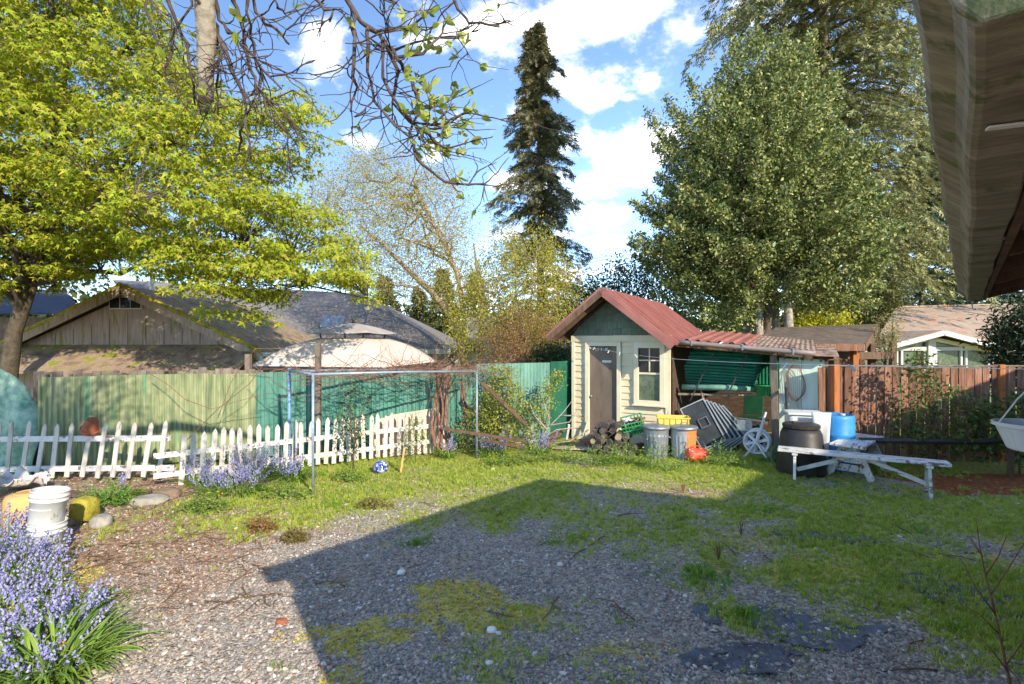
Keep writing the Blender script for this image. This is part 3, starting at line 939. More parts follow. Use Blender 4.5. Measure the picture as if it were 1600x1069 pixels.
for k in range(6):
    xx_ = 2.45 + k * .43
    m_ = MB(); m_.beam((xx_, .1, gz(xx_) - .03), (xx_, 3.35, rb0(xx_) - .09), .045, .10); m_.build('lean_to_rafter', BROWNWOOD, shed)
m_ = MB(); m_.beam((2.25, .14, gz(2.25) - .075), (4.7, .14, gz(4.7) - .075), .05, .05); m_.build('lean_to_beam', BROWNWOOD, shed)
gt = MB()
pts = [(x__, -.02, gz(x__) + .0) for x__ in np.linspace(2.28, 4.75, 9)]
gt.tube(pts, .048, 8); gt = gt.build('lean_to_gutter', surf('mauve_grey_gutter', [(118, 104, 98), (146, 132, 124)], 4, .5, .05), shed, True)
for x__ in (2.62, 3.55, 4.4):
    m_ = MB(); m_.box((x__, -.02, gz(x__) + .005), (.025, .11, .115)); m_.build('bracket', GALV, gt)
po = MB(); po.beam((4.10, .29, 0), (4.06, .29, gz(4.1) - .10), .12, .12); po.build('lean_to_post', GREYWOOD, shed, bevel=.006)
po = MB(); po.beam((4.6, 3.2, 0), (4.6, 3.2, rb0(4.6) - .12), .1, .1); po.build('lean_to_post', GREYWOOD, shed)
bw = MB(); bw.corr((2.2, 3.36, 1.05), (1, 0, 0), (0, 0, 1), 2.4, 1.05, .076, .01); bw.build('back_sheet', PANEL_GREEN, shed)
bw = MB(); bw.box((3.4, 3.42, .5), (2.4, .03, 1.0)); bw.build('back_board', DARKWOOD, shed)  # dark brown so the back of the lean-to looks shaded
m_ = MB(); m_.box((W + .012, 1.9, 1.1), (.02, 3.5, 2.1)); m_.build('side_shade_boards', DARKWOOD, shed)  # added dark sheet over the cream wall, standing in for interior shade
# mint plywood wall beside the post
for i in range(2):
    a_, b_ = sl((5.22 + .33 * i, 10.0 - .19 * i, 0)), sl((5.22 + .33 * (i + 1) - .008, 10.0 - .19 * (i + 1), 0))
    m_ = MB(); m_.prism([a_, b_, b_ + Vector((0, 0, 1.86)), a_ + Vector((0, 0, 1.90))], (0, .02, 0)); m_.build('plywood_sheet', MINT, shed)
m_ = MB(); e_ = sl((5.9, 9.61, 0)); m_.beam(e_, e_ + Vector((0, 0, 1.9)), .05, .06); m_.build('wall_post', BROWNWOOD, shed)
for k in range(5):
    q_ = sl((5.25 + .13 * k, 9.86 - .075 * k, 1.9 - .01 * k)); m_ = MB(); m_.beam(q_, q_ + Vector((0, .5, .06)), .04, .06); m_.build('lean_to_rafter_tail', GREYWOOD, shed)
a_, b_ = sl((5.0, 9.95, 0)), sl((6.0, 9.4, 0))
m_ = MB(); m_.prism([a_ + Vector((0, -.1, 1.96)), b_ + Vector((0, -.1, 1.93)), b_ + Vector((0, 1.6, 2.08)), a_ + Vector((0, 1.6, 2.15))], (0, 0, .02)); m_.build('plywood_roof', RUSTTIN, shed)

# ------------------------------------------------------------------ things under and around the lean-to
t = thing('fiberglass_sheet_stack', 'stack of green corrugated sheets slung under the shed lean-to roof', 'roofing sheets', sw(2.35, .75, 1.22), R(-30))
for i in range(5):
    m_ = MB(); m_.corr((0 + .03 * i, -.02 + .05 * i, .10 + .07 * i), (.05, -.55, .80), (.98, .25, -.02), .50 + .02 * i, 1.35, .076, .014, nv=3, bend=lambda u_, v_: -.06 * v_ * v_)
    m_.build('corrugated_sheet', PANEL_GREEN, t)
m_ = MB(); m_.tube([(-.02, -.3, .03), (.9, -.22, .05), (1.4, .05, .02)], .06, 8); m_.build('rolled_tube', PANEL_PALE, t, True)
for x_ in (.35, 1.0):
    m_ = MB(); m_.beam((x_ - .2, -.34, -.25), (x_ + .25, -.30, .75), .03, .025); m_.build('hanger_strap', BLACKPLASTIC, t)
m_ = MB()
for k in range(9):
    a = k * .7
    m_.tube([(-.12 + .05 * math.cos(a + q) , -.32 + .04 * math.sin(2 * a), -.05 + .06 * math.sin(a + q)) for q in np.linspace(0, 6.28, 10)], .008, 4)
m_.build('black_strap_bundle', RUBBER, t)
m_ = MB(); m_.beam((-.1, -.3, -.12), (1.3, .1, -.1), .09, .04); m_.build('support_plank', GREYWOOD, t)

t = thing('window_screen_stack', 'leaning stack of dark framed window screens beside the trash cans', 'window screens', sw(2.72, .15, 0), R(-30))
for i in range(6):
    m_ = MB()
    w_, h_ = .50, .90 - .03 * i
    an = R(28 + 3 * i)
    M_ = Matrix.Translation((.05 + .10 * i, .06 + .045 * i, .02)) @ Matrix.Rotation(-an, 4, 'Y') @ Matrix.Rotation(R(12), 4, 'Z')
    def fr_(a, b_, wd):
        return (M_ @ Vector(a), M_ @ Vector(b_), wd)
    for a, b_ in (((0, 0, 0), (0, 0, h_)), ((w_, 0, 0), (w_, 0, h_)), ((0, 0, 0), (w_, 0, 0)), ((0, 0, h_), (w_, 0, h_))):
        m_.beam(M_ @ Vector(a), M_ @ Vector(b_), .045, .02)
    fo = m_.build('screen_frame', DARKMETAL, t)
    m_ = MB(); m_.prism([M_ @ Vector(q) for q in ((.02, .004, .02), (w_ - .02, .004, .02), (w_ - .02, .004, h_ - .02), (.02, .004, h_ - .02))], M_.to_3x3() @ Vector((0, .004, 0))); m_.build('screen_mesh', SCREEN, fo)
    if i == 0:
        m_ = MB()
        for a, b_ in (((.2, -.02, .38), (.2, -.02, .56)), ((.38, -.02, .38), (.38, -.02, .56)), ((.2, -.02, .38), (.38, -.02, .38)), ((.2, -.02, .56), (.38, -.02, .56))):
            m_.beam(M_ @ Vector(a), M_ @ Vector(b_), .02, .01)
        m_.build('screen_latch', GALV, fo)

t = thing('grey_utility_cart', 'grey metal cart with a flat lid deep in the shed lean-to', 'cart', sw(3.55, .75, 0), R(-30))
m_ = MB(); m_.box((0, 0, .30), (.52, .45, .34), top=1.06); m_.build('body', surf('dull_grey_paint', [(92, 96, 98), (116, 120, 120)], 6, .6, .1), t, bevel=.006)
m_ = MB(); m_.box((0, 0, .60), (.78, .5, .05)); m_.build('lid', GREYWOOD, t, bevel=.005)
m_ = MB(); m_.box((-.02, -.255, .53), (.28, .02, .22)); m_.build('front_plate', GALV, t)
for x_ in (-.2, .2):
    for y_ in (-.17, .17):
        m_ = MB(); m_.lathe([(.0, -.02), (.055, -.02), (.055, .02), (0, .02)], 12, (x_, y_, .062), Matrix.Rotation(R(90), 3, 'X')); m_.build('wheel', RUBBER, t)
        m_ = MB(); m_.box((x_, y_, .095), (.04, .055, .09)); m_.build('wheel_fork', GALV, t)

t = thing('hose_reel', 'grey spoked hose reel on A-frame legs next to the lean-to post', 'hose reel', sw(3.78, .05, 0), R(-34))
RW = .215
for y_ in (0, .22):
    m_ = MB()
    ring = [(RW * math.cos(a), y_, .30 + RW * math.sin(a)) for a in np.linspace(0, 2 * math.pi, 25)]
    m_.tube(ring, .026, 6, caps=False)
    m_.lathe([(0, -.02), (.05, -.02), (.05, .02), (0, .02)], 14, (0, y_, .30), Matrix.Rotation(R(90), 3, 'X'))
    rim = m_.build('wheel', GREYPLASTIC, t, True)
    for k in range(6):
        a = k * math.pi / 3 + .3
        m_ = MB(); m_.beam((.045 * math.cos(a), y_, .30 + .045 * math.sin(a)), (RW * math.cos(a), y_, .30 + RW * math.sin(a)), .05, .02, up=(0, 1, 0)); m_.build('spoke', GREYPLASTIC, rim)
m_ = MB(); m_.tube([(0, 0, .3), (0, .22, .3)], .10, 14); m_.build('drum', RUBBER, t, True)
for s_ in (-1, 1):
    m_ = MB(); m_.beam((0, -.05, .32), (s_ * .20, -.06, .0), .045, .03); m_.build('leg', GREYPLASTIC, t)
    m_ = MB(); m_.beam((0, .27, .32), (s_ * .20, .28, .0), .045, .03); m_.build('leg', GREYPLASTIC, t)
m_ = MB(); m_.beam((.02, -.08, .30), (.16, .02, .88), .04, .03); m_.build('handle', GREYPLASTIC, t)

pb_ = sw(4.10, .29, 0)
t = thing('bicycle_wheel', 'bicycle wheel with black tyre hung high on the lean-to post', 'bicycle wheel', pb_ + Vector((.14, -.12, 1.02)), R(62))
RW = .33
m_ = MB(); m_.tube([(RW * math.cos(a), 0, RW * math.sin(a)) for a in np.linspace(0, 2 * math.pi, 37)], .024, 8, False); m_.build('tyre', RUBBER, t, True)
m_ = MB(); m_.tube([((RW - .03) * math.cos(a), 0, (RW - .03) * math.sin(a)) for a in np.linspace(0, 2 * math.pi, 37)], .012, 6, False); rim = m_.build('rim', GALV, t, True)
m_ = MB(); m_.tube([(0, -.04, 0), (0, .04, 0)], .02, 8); m_.build('hub', GALV, t, True)
for k in range(16):
    a = k * math.pi / 8
    m_ = MB(); m_.tube([(0, .03 * (-1) ** k, 0), ((RW - .03) * math.cos(a + .2), 0, (RW - .03) * math.sin(a + .2))], .0018, 4); m_.build('spoke', GALV, rim)
m_ = MB(); m_.tube([(-.16, 0, .33), (0, 0, .36)], .006, 5); m_.build('hanging_hook', GALV, t)

# rusty wire basket loop on the mint wall
c_ = Vector((5.42, 9.80, 1.42))
t = thing('rusty_wire_loop', 'rusty wire tomato cage hung flat on the mint wall', 'wire loop', c_, R(-30))
m_ = MB()
for k in range(5):
    a0 = k * .06
    m_.tube([((.13 + .012 * k) * math.cos(a + a0), .01 * math.sin(3 * a + k) - .012 * k, (.36 - .02 * k) * math.sin(a)) for a in np.linspace(0, 6.283, 26)], .004, 4, False)
m_.build('hoop', RUST, t)
m_ = MB()
for k in range(7):
    m_.tube([(-.12 + .04 * k, -.03, .25 - .02 * abs(k - 3)), (-.1 + .034 * k, -.02, -.1), (-.04 + .02 * k, -.02, -.45 - .03 * (k % 3))], .003, 4)
m_.build('stake_wire', RUST, t)
DARKGREEN = surf('dark_green_chair_plastic', [(20, 66, 44), (34, 86, 58)], 4, .5, .05)
t = thing('green_garden_chair', 'green plastic garden chair in the dark back of the lean-to', 'chair', sw(3.45, 2.75, 0), R(-40))
m_ = MB(); m_.box((0, 0, .42), (.46, .44, .03)); m_.build('seat', DARKGREEN, t, bevel=.01)
m_ = MB(); m_.box((0, .22, .68), (.44, .03, .46), (R(-12), 0, 0)); m_.build('backrest', DARKGREEN, t, bevel=.01)
for x_ in (-.2, .2):
    for y_ in (-.18, .18):
        m_ = MB(); m_.beam((x_ * 1.05, y_ * 1.05, 0), (x_, y_, .41), .04, .04); m_.build('leg', DARKGREEN, t)
t = thing('green_plastic_tub', 'small bright green tub hanging behind the lean-to post', 'tub', sw(3.86, .75, 1.12), R(-30))
m_ = MB(); m_.lathe([(0, 0), (.13, 0), (.17, .2), (.18, .2), (.18, .22), (.16, .22), (.12, .02), (0, .02)], 18); m_.build('tub_shell', GREENPLASTIC, t, True)
m_ = MB(); m_.tube([(-.17, 0, .2), (-.1, 0, .42), (0, 0, .5), (.1, 0, .42), (.17, 0, .2)], .006, 5); m_.build('bail', GALV, t)
for k, (x_, y_, lean, col, lab, cat) in enumerate(((2.62, .45, -.25, GREYWOOD, 'grey wooden handle leaning tallest in the lean-to', 'tool handle'), (2.52, .5, -.12, BROWNWOOD, 'short brown wooden handle leaning beside the screens', 'tool handle'))):
    t = thing('tool_handle', lab, cat, sw(x_, y_, 0), R(-30)); m_ = MB(); m_.tube([(.35, 0, 0), (.35 + lean * 1.2, .1, 1.3 - .15 * k)], .018, 7); m_.build('shaft', col, t, True)
    m_ = MB(); m_.box((.35, 0, .05), (.16, .02, .1)); m_.build('blade', DARKMETAL, t)

# trash cans
def trash_can(loc, rz, lab, rusty):
    t = thing('trash_can', lab, 'trash can', loc, rz, 'galvanised trash cans in front of the shed')
    prof = [(0, 0), (.19, 0), (.195, .02), (.215, .40), (.235, .56), (.235, .58)]
    m_ = MB()
    n_ = 72
    vs_, fs_ = [], []
    zs = [(.19, 0, 0), (.195, .03, 0), (.198, .06, 1), (.225, .44, 1), (.228, .47, 0), (.238, .57, 0), (.246, .585, 0)]
    for r_, z_, rib in zs:
        for k in range(n_):
            rr = r_ + (.007 if rib and (k % 4) < 2 else 0)
            a = 2 * math.pi * k / n_; vs_.append((rr * math.cos(a), rr * math.sin(a), z_))
    for i in range(len(zs) - 1):
        for k in range(n_):
            fs_.append((i * n_ + k, i * n_ + (k + 1) % n_, (i + 1) * n_ + (k + 1) % n_, (i + 1) * n_ + k))
    fs_.append(tuple(range(n_))[::-1]); m_.add(vs_, fs_)
    m_.build('body', GALVRUST if rusty else GALV, t)
    m_ = MB(); m_.lathe([(.258, .565), (.262, .60), (.25, .615), (.20, .625), (.10, .64), (0, .645)], 36); lid = m_.build('lid', GALV, t, True)
    m_ = MB(); m_.tube([(-.06, 0, .635), (-.05, 0, .68), (.05, 0, .68), (.06, 0, .635)], .008, 6); m_.build('lid_handle', GALV, lid)
    m_ = MB()
    sc_ = .075
    pts = [(-.9, .55), (-.5, 1), (.1, .95), (.3, .5), (-.1, .05), (-.2, -.45), (.2, -.9), (.7, -.8), (.9, -.4)]
    m_.tube([(x_ * sc_ * .9 + .0, -.227 - .012 * y_ * 0 - .012 * (1 + y_) * .5, .29 + y_ * sc_) for x_, y_ in pts], .008, 5); m_.build('swirl_emblem', DARKMETAL, t, True)
    for s_ in (-1, 1):
        m_ = MB(); m_.tube([(s_ * .225, -.06, .42), (s_ * .265, -.04, .40), (s_ * .265, .04, .40), (s_ * .225, .06, .42)], .008, 5); m_.build('handle', GALV, t)


def rustside():
    m_, n_, l_, b_ = new_mat('half_rusted_steel')
    t_ = n_.new('ShaderNodeTexCoord'); s_ = n_.new('ShaderNodeSeparateXYZ'); l_.new(t_.outputs['Object'], s_.inputs[0])
    nz_ = n_.new('ShaderNodeTexNoise'); nz_.inputs['Scale'].default_value = 6; nz_.inputs['Detail'].default_value = 6; l_.new(t_.outputs['Object'], nz_.inputs['Vector'])
    ma = n_.new('ShaderNodeMath'); ma.operation = 'MULTIPLY_ADD'; l_.new(nz_.outputs['Fac'], ma.inputs[0]); ma.inputs[1].default_value = .12; l_.new(s_.outputs[0], ma.inputs[2])
    mr_ = n_.new('ShaderNodeMapRange'); l_.new(ma.outputs[0], mr_.inputs[0]); mr_.inputs[1].default_value = .05; mr_.inputs[2].default_value = .10
    mx = n_.new('ShaderNodeMixRGB'); l_.new(mr_.outputs[0], mx.inputs[0]); mx.inputs[1].default_value = lin((146, 150, 152)); mx.inputs[2].default_value = lin((204, 124, 66))
    l_.new(mx.outputs[0], b_.inputs['Base Color']); b_.inputs['Roughness'].default_value = .6
    return m_


GALVRUST = rustside()
ca, cb = G(1025, 716), G(1068, 717)
trash_can(ca, R(-15), 'plain grey ribbed steel trash can nearest the shed window', False)
trash_can(cb, R(-8), 'ribbed steel trash can with orange rust down one side', True)
t = thing('yellow_crate', 'yellow plastic crate sitting across the lids behind the trash cans', 'crate', ca.lerp(cb, .62) + Vector((.10, .34, .50)), R(-12))
m_ = MB()
for dx, dy, sx, sy in ((0, -.17, .56, .015), (0, .17, .56, .015), (-.28, 0, .015, .354), (.28, 0, .015, .354)):
    m_.box((dx, dy, .13), (sx, sy, .2))
m_.box((0, 0, .03), (.55, .33, .012)); m_.build('crate_shell', YELLOWPLASTIC, t)
for k in range(6):
    m_ = MB(); m_.box((-.27 + .108 * k, -.186, .125), (.02, .018, .19)); m_.build('rib', YELLOWPLASTIC, t)
m_ = MB()
for dx, dy, sx, sy in ((0, -.188, .60, .03), (0, .188, .60, .03), (-.295, 0, .03, .40), (.295, 0, .03, .40)):
    m_.box((dx, dy, .236), (sx, sy, .018))
m_.build('rim', YELLOWPLASTIC, t)
m_ = MB(); m_.box((0, .03, -.25), (.4, .24, .5)); m_.build('stand_block', GREYWOOD, t)

t = thing('green_crate', 'tilted green lattice crate of odds and ends on the woodpile', 'crate', G(985, 712) + Vector((.12, .18, .46)), R(-18))
T_ = Matrix.Rotation(R(-16), 4, 'Y') @ Matrix.Rotation(R(24), 4, 'X')
for nm, a, b_, axis_ in (('front', (-.2, -.15), (.2, -.15), 0), ('back', (-.2, .15), (.2, .15), 0), ('left', (-.2, -.15), (-.2, .15), 1), ('right', (.2, -.15), (.2, .15), 1)):
    m_ = MB()
    A, B = Vector((*a, 0)), Vector((*b_, 0))
    for z_ in (.0, .09, .17, .25):
        m_.beam(T_ @ (A + Vector((0, 0, z_))), T_ @ (B + Vector((0, 0, z_))), .014, .024)
    for k in range(7):
        p_ = A.lerp(B, k / 6); m_.beam(T_ @ p_, T_ @ (p_ + Vector((0, 0, .25))), .014, .014)
    m_.build('lattice_side', GREENPLASTIC, t)
m_ = MB(); m_.prism([T_ @ Vector(q) for q in ((-.2, -.15, 0), (.2, -.15, 0), (.2, .15, 0), (-.2, .15, 0))], (0, 0, .01)); m_.build('crate_floor', GREENPLASTIC, t)
for k, (c__, mt_) in enumerate((((-.05, 0, .17), PLYWOOD), ((.09, .03, .15), WHITEPLASTIC), ((.03, -.05, .2), RUBBER), ((.16, -.02, .22), VINEBARK), ((-.1, .06, .22), GREYPLASTIC))):
    m_ = MB(); rr_ = random.Random(k)
    for q in range(4):
        m_.tube([T_ @ (Vector(c__) + Vector((rr_.gauss(0, .05), rr_.gauss(0, .04), rr_.gauss(0, .03)))) for _ in range(5)], [.02, .03, .03, .025, .012], 6)
    m_.build('odds_and_ends', mt_, t, True)

# red canister lying in the weeds
t = thing('red_gas_canister', 'scuffed red steel canister lying in the weeds by the trash cans', 'canister', G(1088, 722) + Vector((0, 0, .12)), R(8))
mx_ = Matrix.Rotation(R(90), 3, 'Y')
m_ = MB(); m_.lathe([(0, -.19), (.08, -.185), (.125, -.16), (.13, -.13), (.13, .13), (.125, .16), (.08, .185), (0, .19)], 28, (0, 0, 0), mx_); m_.build('body', REDPAINT, t, True)
m_ = MB(); m_.tube([(-.10, 0, .13), (-.08, 0, .17), (.04, 0, .17), (.06, 0, .13)], .009, 6); m_.build('handle', REDPAINT, t)
m_ = MB(); m_.lathe([(0, .18), (.03, .185), (.03, .22), (0, .225)], 12, (0, 0, .0), mx_); m_.build('cap', BLACKPLASTIC, t, True)
for z_ in (-.135, .135):
    m_ = MB(); m_.tube([(z_, .131 * math.cos(a), .131 * math.sin(a)) for a in np.linspace(0, 6.283, 25)], .005, 5, False); m_.build('seam_ring', REDPAINT, t, True)

# firewood
wp = G(968, 712)
k = 0
for row in range(6):
    for j in range(5 - row // 2):
        r_ = random.uniform(.05, .075)
        c_ = wp + Vector((-.42 + j * .165 + (.08 if row % 2 else 0) + random.uniform(-.015, .015), .14 + random.uniform(-.03, .03) - .03 * j, .06 + row * .105))
        t = thing('firewood_log', ('bottom', 'second', 'third', 'fourth', 'fifth', 'topmost')[row] + ' row of the woodpile, ' + ('log nearest the shed door', 'second log from the shed door', 'third log from the shed door', 'fourth log from the shed door', 'fifth log from the shed door')[j], 'log', c_, R(random.uniform(-45, -15)), 'logs in the woodpile')
        m_ = MB(); n_ = 7; h_ = random.uniform(.18, .24)
        ang = [random.uniform(.8, 1.15) for _ in range(n_)]
        v_ = [(r_ * ang[q] * math.cos(q * 6.283 / n_), s_, r_ * ang[q] * math.sin(q * 6.283 / n_)) for s_ in (-h_, h_) for q in range(n_)]
        m_.add(v_, [(q, (q + 1) % n_, n_ + (q + 1) % n_, n_ + q) for q in range(n_)]); m_.build('bark', FIREWOOD, t)
        me_ = LOGEND if random.random() < .3 else FIREWOOD
        for s_ in (-h_ + .002, h_ - .002):
            m_ = MB(); m_.add([(x_ * .985, s_, z_) for x_, y_, z_ in v_[:n_]], [tuple(range(n_)) if s_ < 0 else tuple(range(n_))[::-1]])
            m_.build('cut_end', me_, t)
t = thing('rusty_brush_heap', 'small heap of rusty red dry brush on the shed doorstep', 'brush heap', G(935, 706) + Vector((.02, .25, .0)))
m_ = MB()
for k in range(90):
    a = random.uniform(0, 6.28); r_ = random.uniform(0, .22); z_ = random.uniform(.02, .34) * (1 - r_ / .34)
    c_ = Vector((r_ * 1.3 * math.cos(a), r_ * math.sin(a), z_)); d_ = Vector((random.gauss(0, .09), random.gauss(0, .07), random.gauss(0, .05)))
    m_.tube([c_ - d_, c_ + Vector((0, 0, .02)), c_ + d_], .005, 4)
m_.build('dry_stems', REDTWIG, t)

# ------------------------------------------------------------------ fences on the left
def fence_panels(t, pts, z0, zt, mat, n, amp=.012, lab=None, over=.03):
    a, b_ = Vector(pts[0]), Vector(pts[1])
    for i in range(n):
        p, q = a.lerp(b_, i / n), a.lerp(b_, (i + 1) / n)
        d = (q - p); L_ = d.length
        zt_ = zt(i / n) if callable(zt) else zt
        m_ = MB(); off = Vector((d.y, -d.x, 0)).normalized() * (.012 * (i % 2))
        m_.corr(Vector((p.x, p.y, z0)) + off, d, (0, 0, 1), L_ + over, zt_ - z0 + random.uniform(-.015, .015), .076, amp, nv=4,
                bend=lambda u_, v_, k=i: .015 * math.sin(3 * v_ + k * 2.1))
        o = m_.build('corrugated_panel', mat, t)
        if lab:
            o['label'] = lab


F0, F1, F2, F3 = Vector((-7.81, 8.44, 0)), Vector((-4.8, 9.6, 0)), Vector((.05, 10.75, 0)), Vector((.80, 11.15, 0))
t = thing('corrugated_fence', 'long corrugated fiberglass fence fading from yellow green to teal behind the pickets', 'fence', F1)
t.location = (0, 0, 0)
fence_panels(t, (F0, F1), .05, 1.62, PANEL_YG, 4, lab='algae stained yellow green corrugated panel')
fence_panels(t, (F1, F2.lerp(F1, .16)), .05, 1.64, PANEL_TEAL, 6, lab='teal corrugated panel')
fence_panels(t, (F2.lerp(F1, .16), F3), .05, 1.74, PANEL_PALE, 2, lab='pale faded teal corrugated panel')
for f_ in (.02, .35, .68):
    p_ = F0.lerp(F1, f_); m_ = MB(); m_.beam(p_ + Vector((-.06, .1, 0)), p_ + Vector((-.06, .1, 1.66)), .09, .09); m_.build('post', GREYWOOD, t)
for f_ in (.0, .25, .5, .75, .98):
    p_ = F1.lerp(F2, f_); m_ = MB(); m_.beam(p_ + Vector((-.03, .1, 0)), p_ + Vector((-.03, .1, 1.66)), .09, .09); m_.build('post', GREYWOOD, t)
for z_ in (.5, 1.45):
    m_ = MB(); m_.beam(F0 + Vector((-.02, .065, z_)), F1 + Vector((-.02, .065, z_)), .04, .08); m_.build('rail', GREYWOOD, t)
    m_ = MB(); m_.beam(F1 + Vector((-.02, .065, z_)), F3 + Vector((-.02, .065, z_)), .04, .08); m_.build('rail', GREYWOOD, t)
t = thing('dark_green_fence', 'dark green corrugated fence in the shade beside the cream shed', 'fence', F3 + Vector((.05, .1, 0)))
m_ = MB(); m_.corr((0, 0, .03), (.72, .95, 0), (0, 0, 1), 1.9, 1.74, .076, .014, nv=3, bend=lambda u_, v_: .05 * math.sin(u_ * 5) * v_); m_.build('corrugated_panel', surf('deep_green_fiberglass', [(22, 92, 70), (44, 124, 96)], 2.4, .5, .1, trans=.3), t)
m_ = MB(); m_.beam((.3, .5, 0), (.3, .5, 1.72), .08, .08); m_.build('post', GREYWOOD, t)
m_ = MB(); m_.beam((0, .06, 1.2), (1.3, 1.78, 1.2), .04, .08); m_.build('rail', GREYWOOD, t)
# old board fence of the neighbour, its tops show above the panels
t = thing('grey_board_fence', 'old grey board fence peeking over the yellow green panels', 'fence', P(95, 580, 9.6) * 1.0)
t.location.z = 0
A, B = Vector((P(60, 580, 9.2).x, 9.2, 0)), Vector((P(405, 580, 10.4).x, 10.4, 0))
base = Vector(t.location)
for i in range(26):
    p_ = A.lerp(B, i / 25) - base
    h_ = 1.64 + random.uniform(-.02, .05) - (.0 if i % 9 else -.05)
    if i in (9, 14, 15):
        h_ -= .12
    m_ = MB(); m_.box((p_.x, p_.y, h_ / 2), (.14, .02, h_), (0, 0, R(16))); m_.build('plank', GREYWOOD, t)
m_ = MB(); m_.beam(A - base + Vector((0, .05, 1.3)), B - base + Vector((0, .05, 1.3)), .05, .09); m_.build('rail', GREYWOOD, t)
p_ = P(388, 580, 10.5); m_ = MB(); m_.beam((p_.x - base.x, p_.y - base.y, 0), (p_.x - base.x, p_.y - base.y, 1.95), .1, .1); m_.build('post', GREYWOOD, t)

# teal tarp over a rounded heap at the far left
c_ = Vector((-8.46, 8.25, 0))
t = thing('teal_tarp_cover', 'mottled teal tarp draped over a rounded frame behind the pickets', 'tarp', c_)
m_ = MB(); nu, nv = 22, 16
vs_ = []
for j in range(nv + 1):
    for i in range(nu + 1):
        u_, v_ = i / nu, j / nv
        top = 1.88 * (1 - max(0, (u_ - .5)) ** 2 * 2.0)
        x_ = -1.3 + 2.0 * u_
        z_ = top * v_
        vs_.append((x_, .25 * v_ + .05 * math.sin(9 * u_ + 5 * v_) + .03 * math.sin(23 * u_ - 4 * v_), z_ + .01 * math.sin(17 * u_)))
m_.add(vs_, [(j * (nu + 1) + i, j * (nu + 1) + i + 1, (j + 1) * (nu + 1) + i + 1, (j + 1) * (nu + 1) + i) for j in range(nv) for i in range(nu)])
o = m_.build('tarp_sheet', TEALTARP, t, True); so_ = o.modifiers.new('thick', 'SOLIDIFY'); so_.thickness = .006
m_ = MB(); m_.beam((.45, .3, .0), (.62, .3, 1.62), .06, .06); m_.build('frame_pole', GREYWOOD, t)


# ------------------------------------------------------------------ white picket fences
def picket_mesh(h, w=.072, th=.018):
    m_ = MB()
    m_.prism([(-w / 2, 0, 0), (w / 2, 0, 0), (w / 2, 0, h - .07), (w * .28, 0, h - .03), (0, 0, h), (-w * .28, 0, h - .03), (-w / 2, 0, h - .07)], (0, th, 0))
    return m_.mesh('picket', WHITE_PICKET)


PK = [picket_mesh(.86 + .02 * k) for k in range(3)]
PK2 = [picket_mesh(.78 + .015 * k) for k in range(3)]


def pickets(t, A, B, n, meshes, lean, z0):
    d = (B - A); rz = math.atan2(d.y, d.x)
    for i in range(n):
        p_ = A.lerp(B, i / (n - 1))
        o = link_mesh('picket', meshes[random.randrange(3)], t)
        o.location = p_ - t.location + Vector((0, 0, (z0(i / (n - 1)) if callable(z0) else z0) + random.uniform(-.015, .015)))
        o.rotation_euler = Euler((R(random.uniform(-2, 1)), R((lean(i / (n - 1)) if callable(lean) else lean) + random.uniform(-2.2, 2.2)), rz + R(random.uniform(-3, 3))))


A, B = G(-14, 752) + Vector((0, 0, 0)), G(247, 756)
t = thing('leaning_picket_fence', 'leaning white picket fence section with a pot on one picket', 'picket fence', A)
t.location.z = 0
pickets(t, A, B, 12, PK, 7.5, lambda f: .06 + .03 * f)
d_ = (B - A).normalized(); nb = Vector((-d_.y, d_.x, 0)) * .035
m_ = MB(); m_.beam(A - d_ * .5 - A + nb + Vector((0, 0, .65)), B + d_ * .12 - A + nb + Vector((.04, 0, .70)), .045, .085); m_.build('rail', WHITE_PEEL, t)
m_ = MB(); m_.beam(A - d_ * .5 - A + nb + Vector((0, 0, .17)), B + d_ * .25 - A + nb + Vector((0, 0, .24)), .045, .085); m_.build('rail', WHITE_PEEL, t)
pk_top = A.lerp(B, 6.15 / 11) + Vector((.10, -.02, .80))
A2, B2 = G(283, 760), G(694, 708)
t = thing('white_picket_fence', 'long white picket fence running behind the bluebells to the vines', 'picket fence', A2)
pickets(t, A2, B2, 34, PK2, lambda f: 2.0 - 2 * f, lambda f: .02 + .05 * math.sin(f * 3))
d_ = (B2 - A2).normalized(); nb = Vector((-d_.y, d_.x, 0)) * .035
for z_ in (.22, .52):
    m_ = MB(); m_.beam(-d_ * .35 + nb + Vector((0, 0, z_ - .03)), B2 - A2 + nb + d_ * .1 + Vector((0, 0, z_ + .04)), .045, .08); m_.build('rail', WHITE_PEEL, t)
# terracotta pot stuck on a picket
t = thing('clay_pot', 'rust brown clay pot tipped over a leaning white picket', 'pot', pk_top)
mx_ = Matrix.Rotation(R(28), 3, 'Y') @ Matrix.Rotation(R(14), 3, 'X')
m_ = MB(); m_.lathe([(.125, 0), (.125, .05), (.11, .055), (.08, .22), (0, .225), (0, .205), (.068, .205), (.10, .04), (.11, 0)], 24, (0, 0, 0), mx_); m_.build('pot_wall', TERRACOTTA, t)
# plywood behind the pickets
t = thing('plywood_sheet', 'pinkish plywood sheet with a rounded corner leaning behind the pickets', 'plywood', G(575, 722) + Vector((0, .28, 0)), R(24))
pts = [(0, 0, 0), (1.25, 0, 0), (1.25, 0, .88), (.45, 0, .80), (.12, 0, .72), (.0, 0, .55)]
m_ = MB(); m_.prism(pts, (0, .02, 0)); o = m_.build('sheet', PLYWOOD, t); o.rotation_euler = (R(-6), 0, 0)

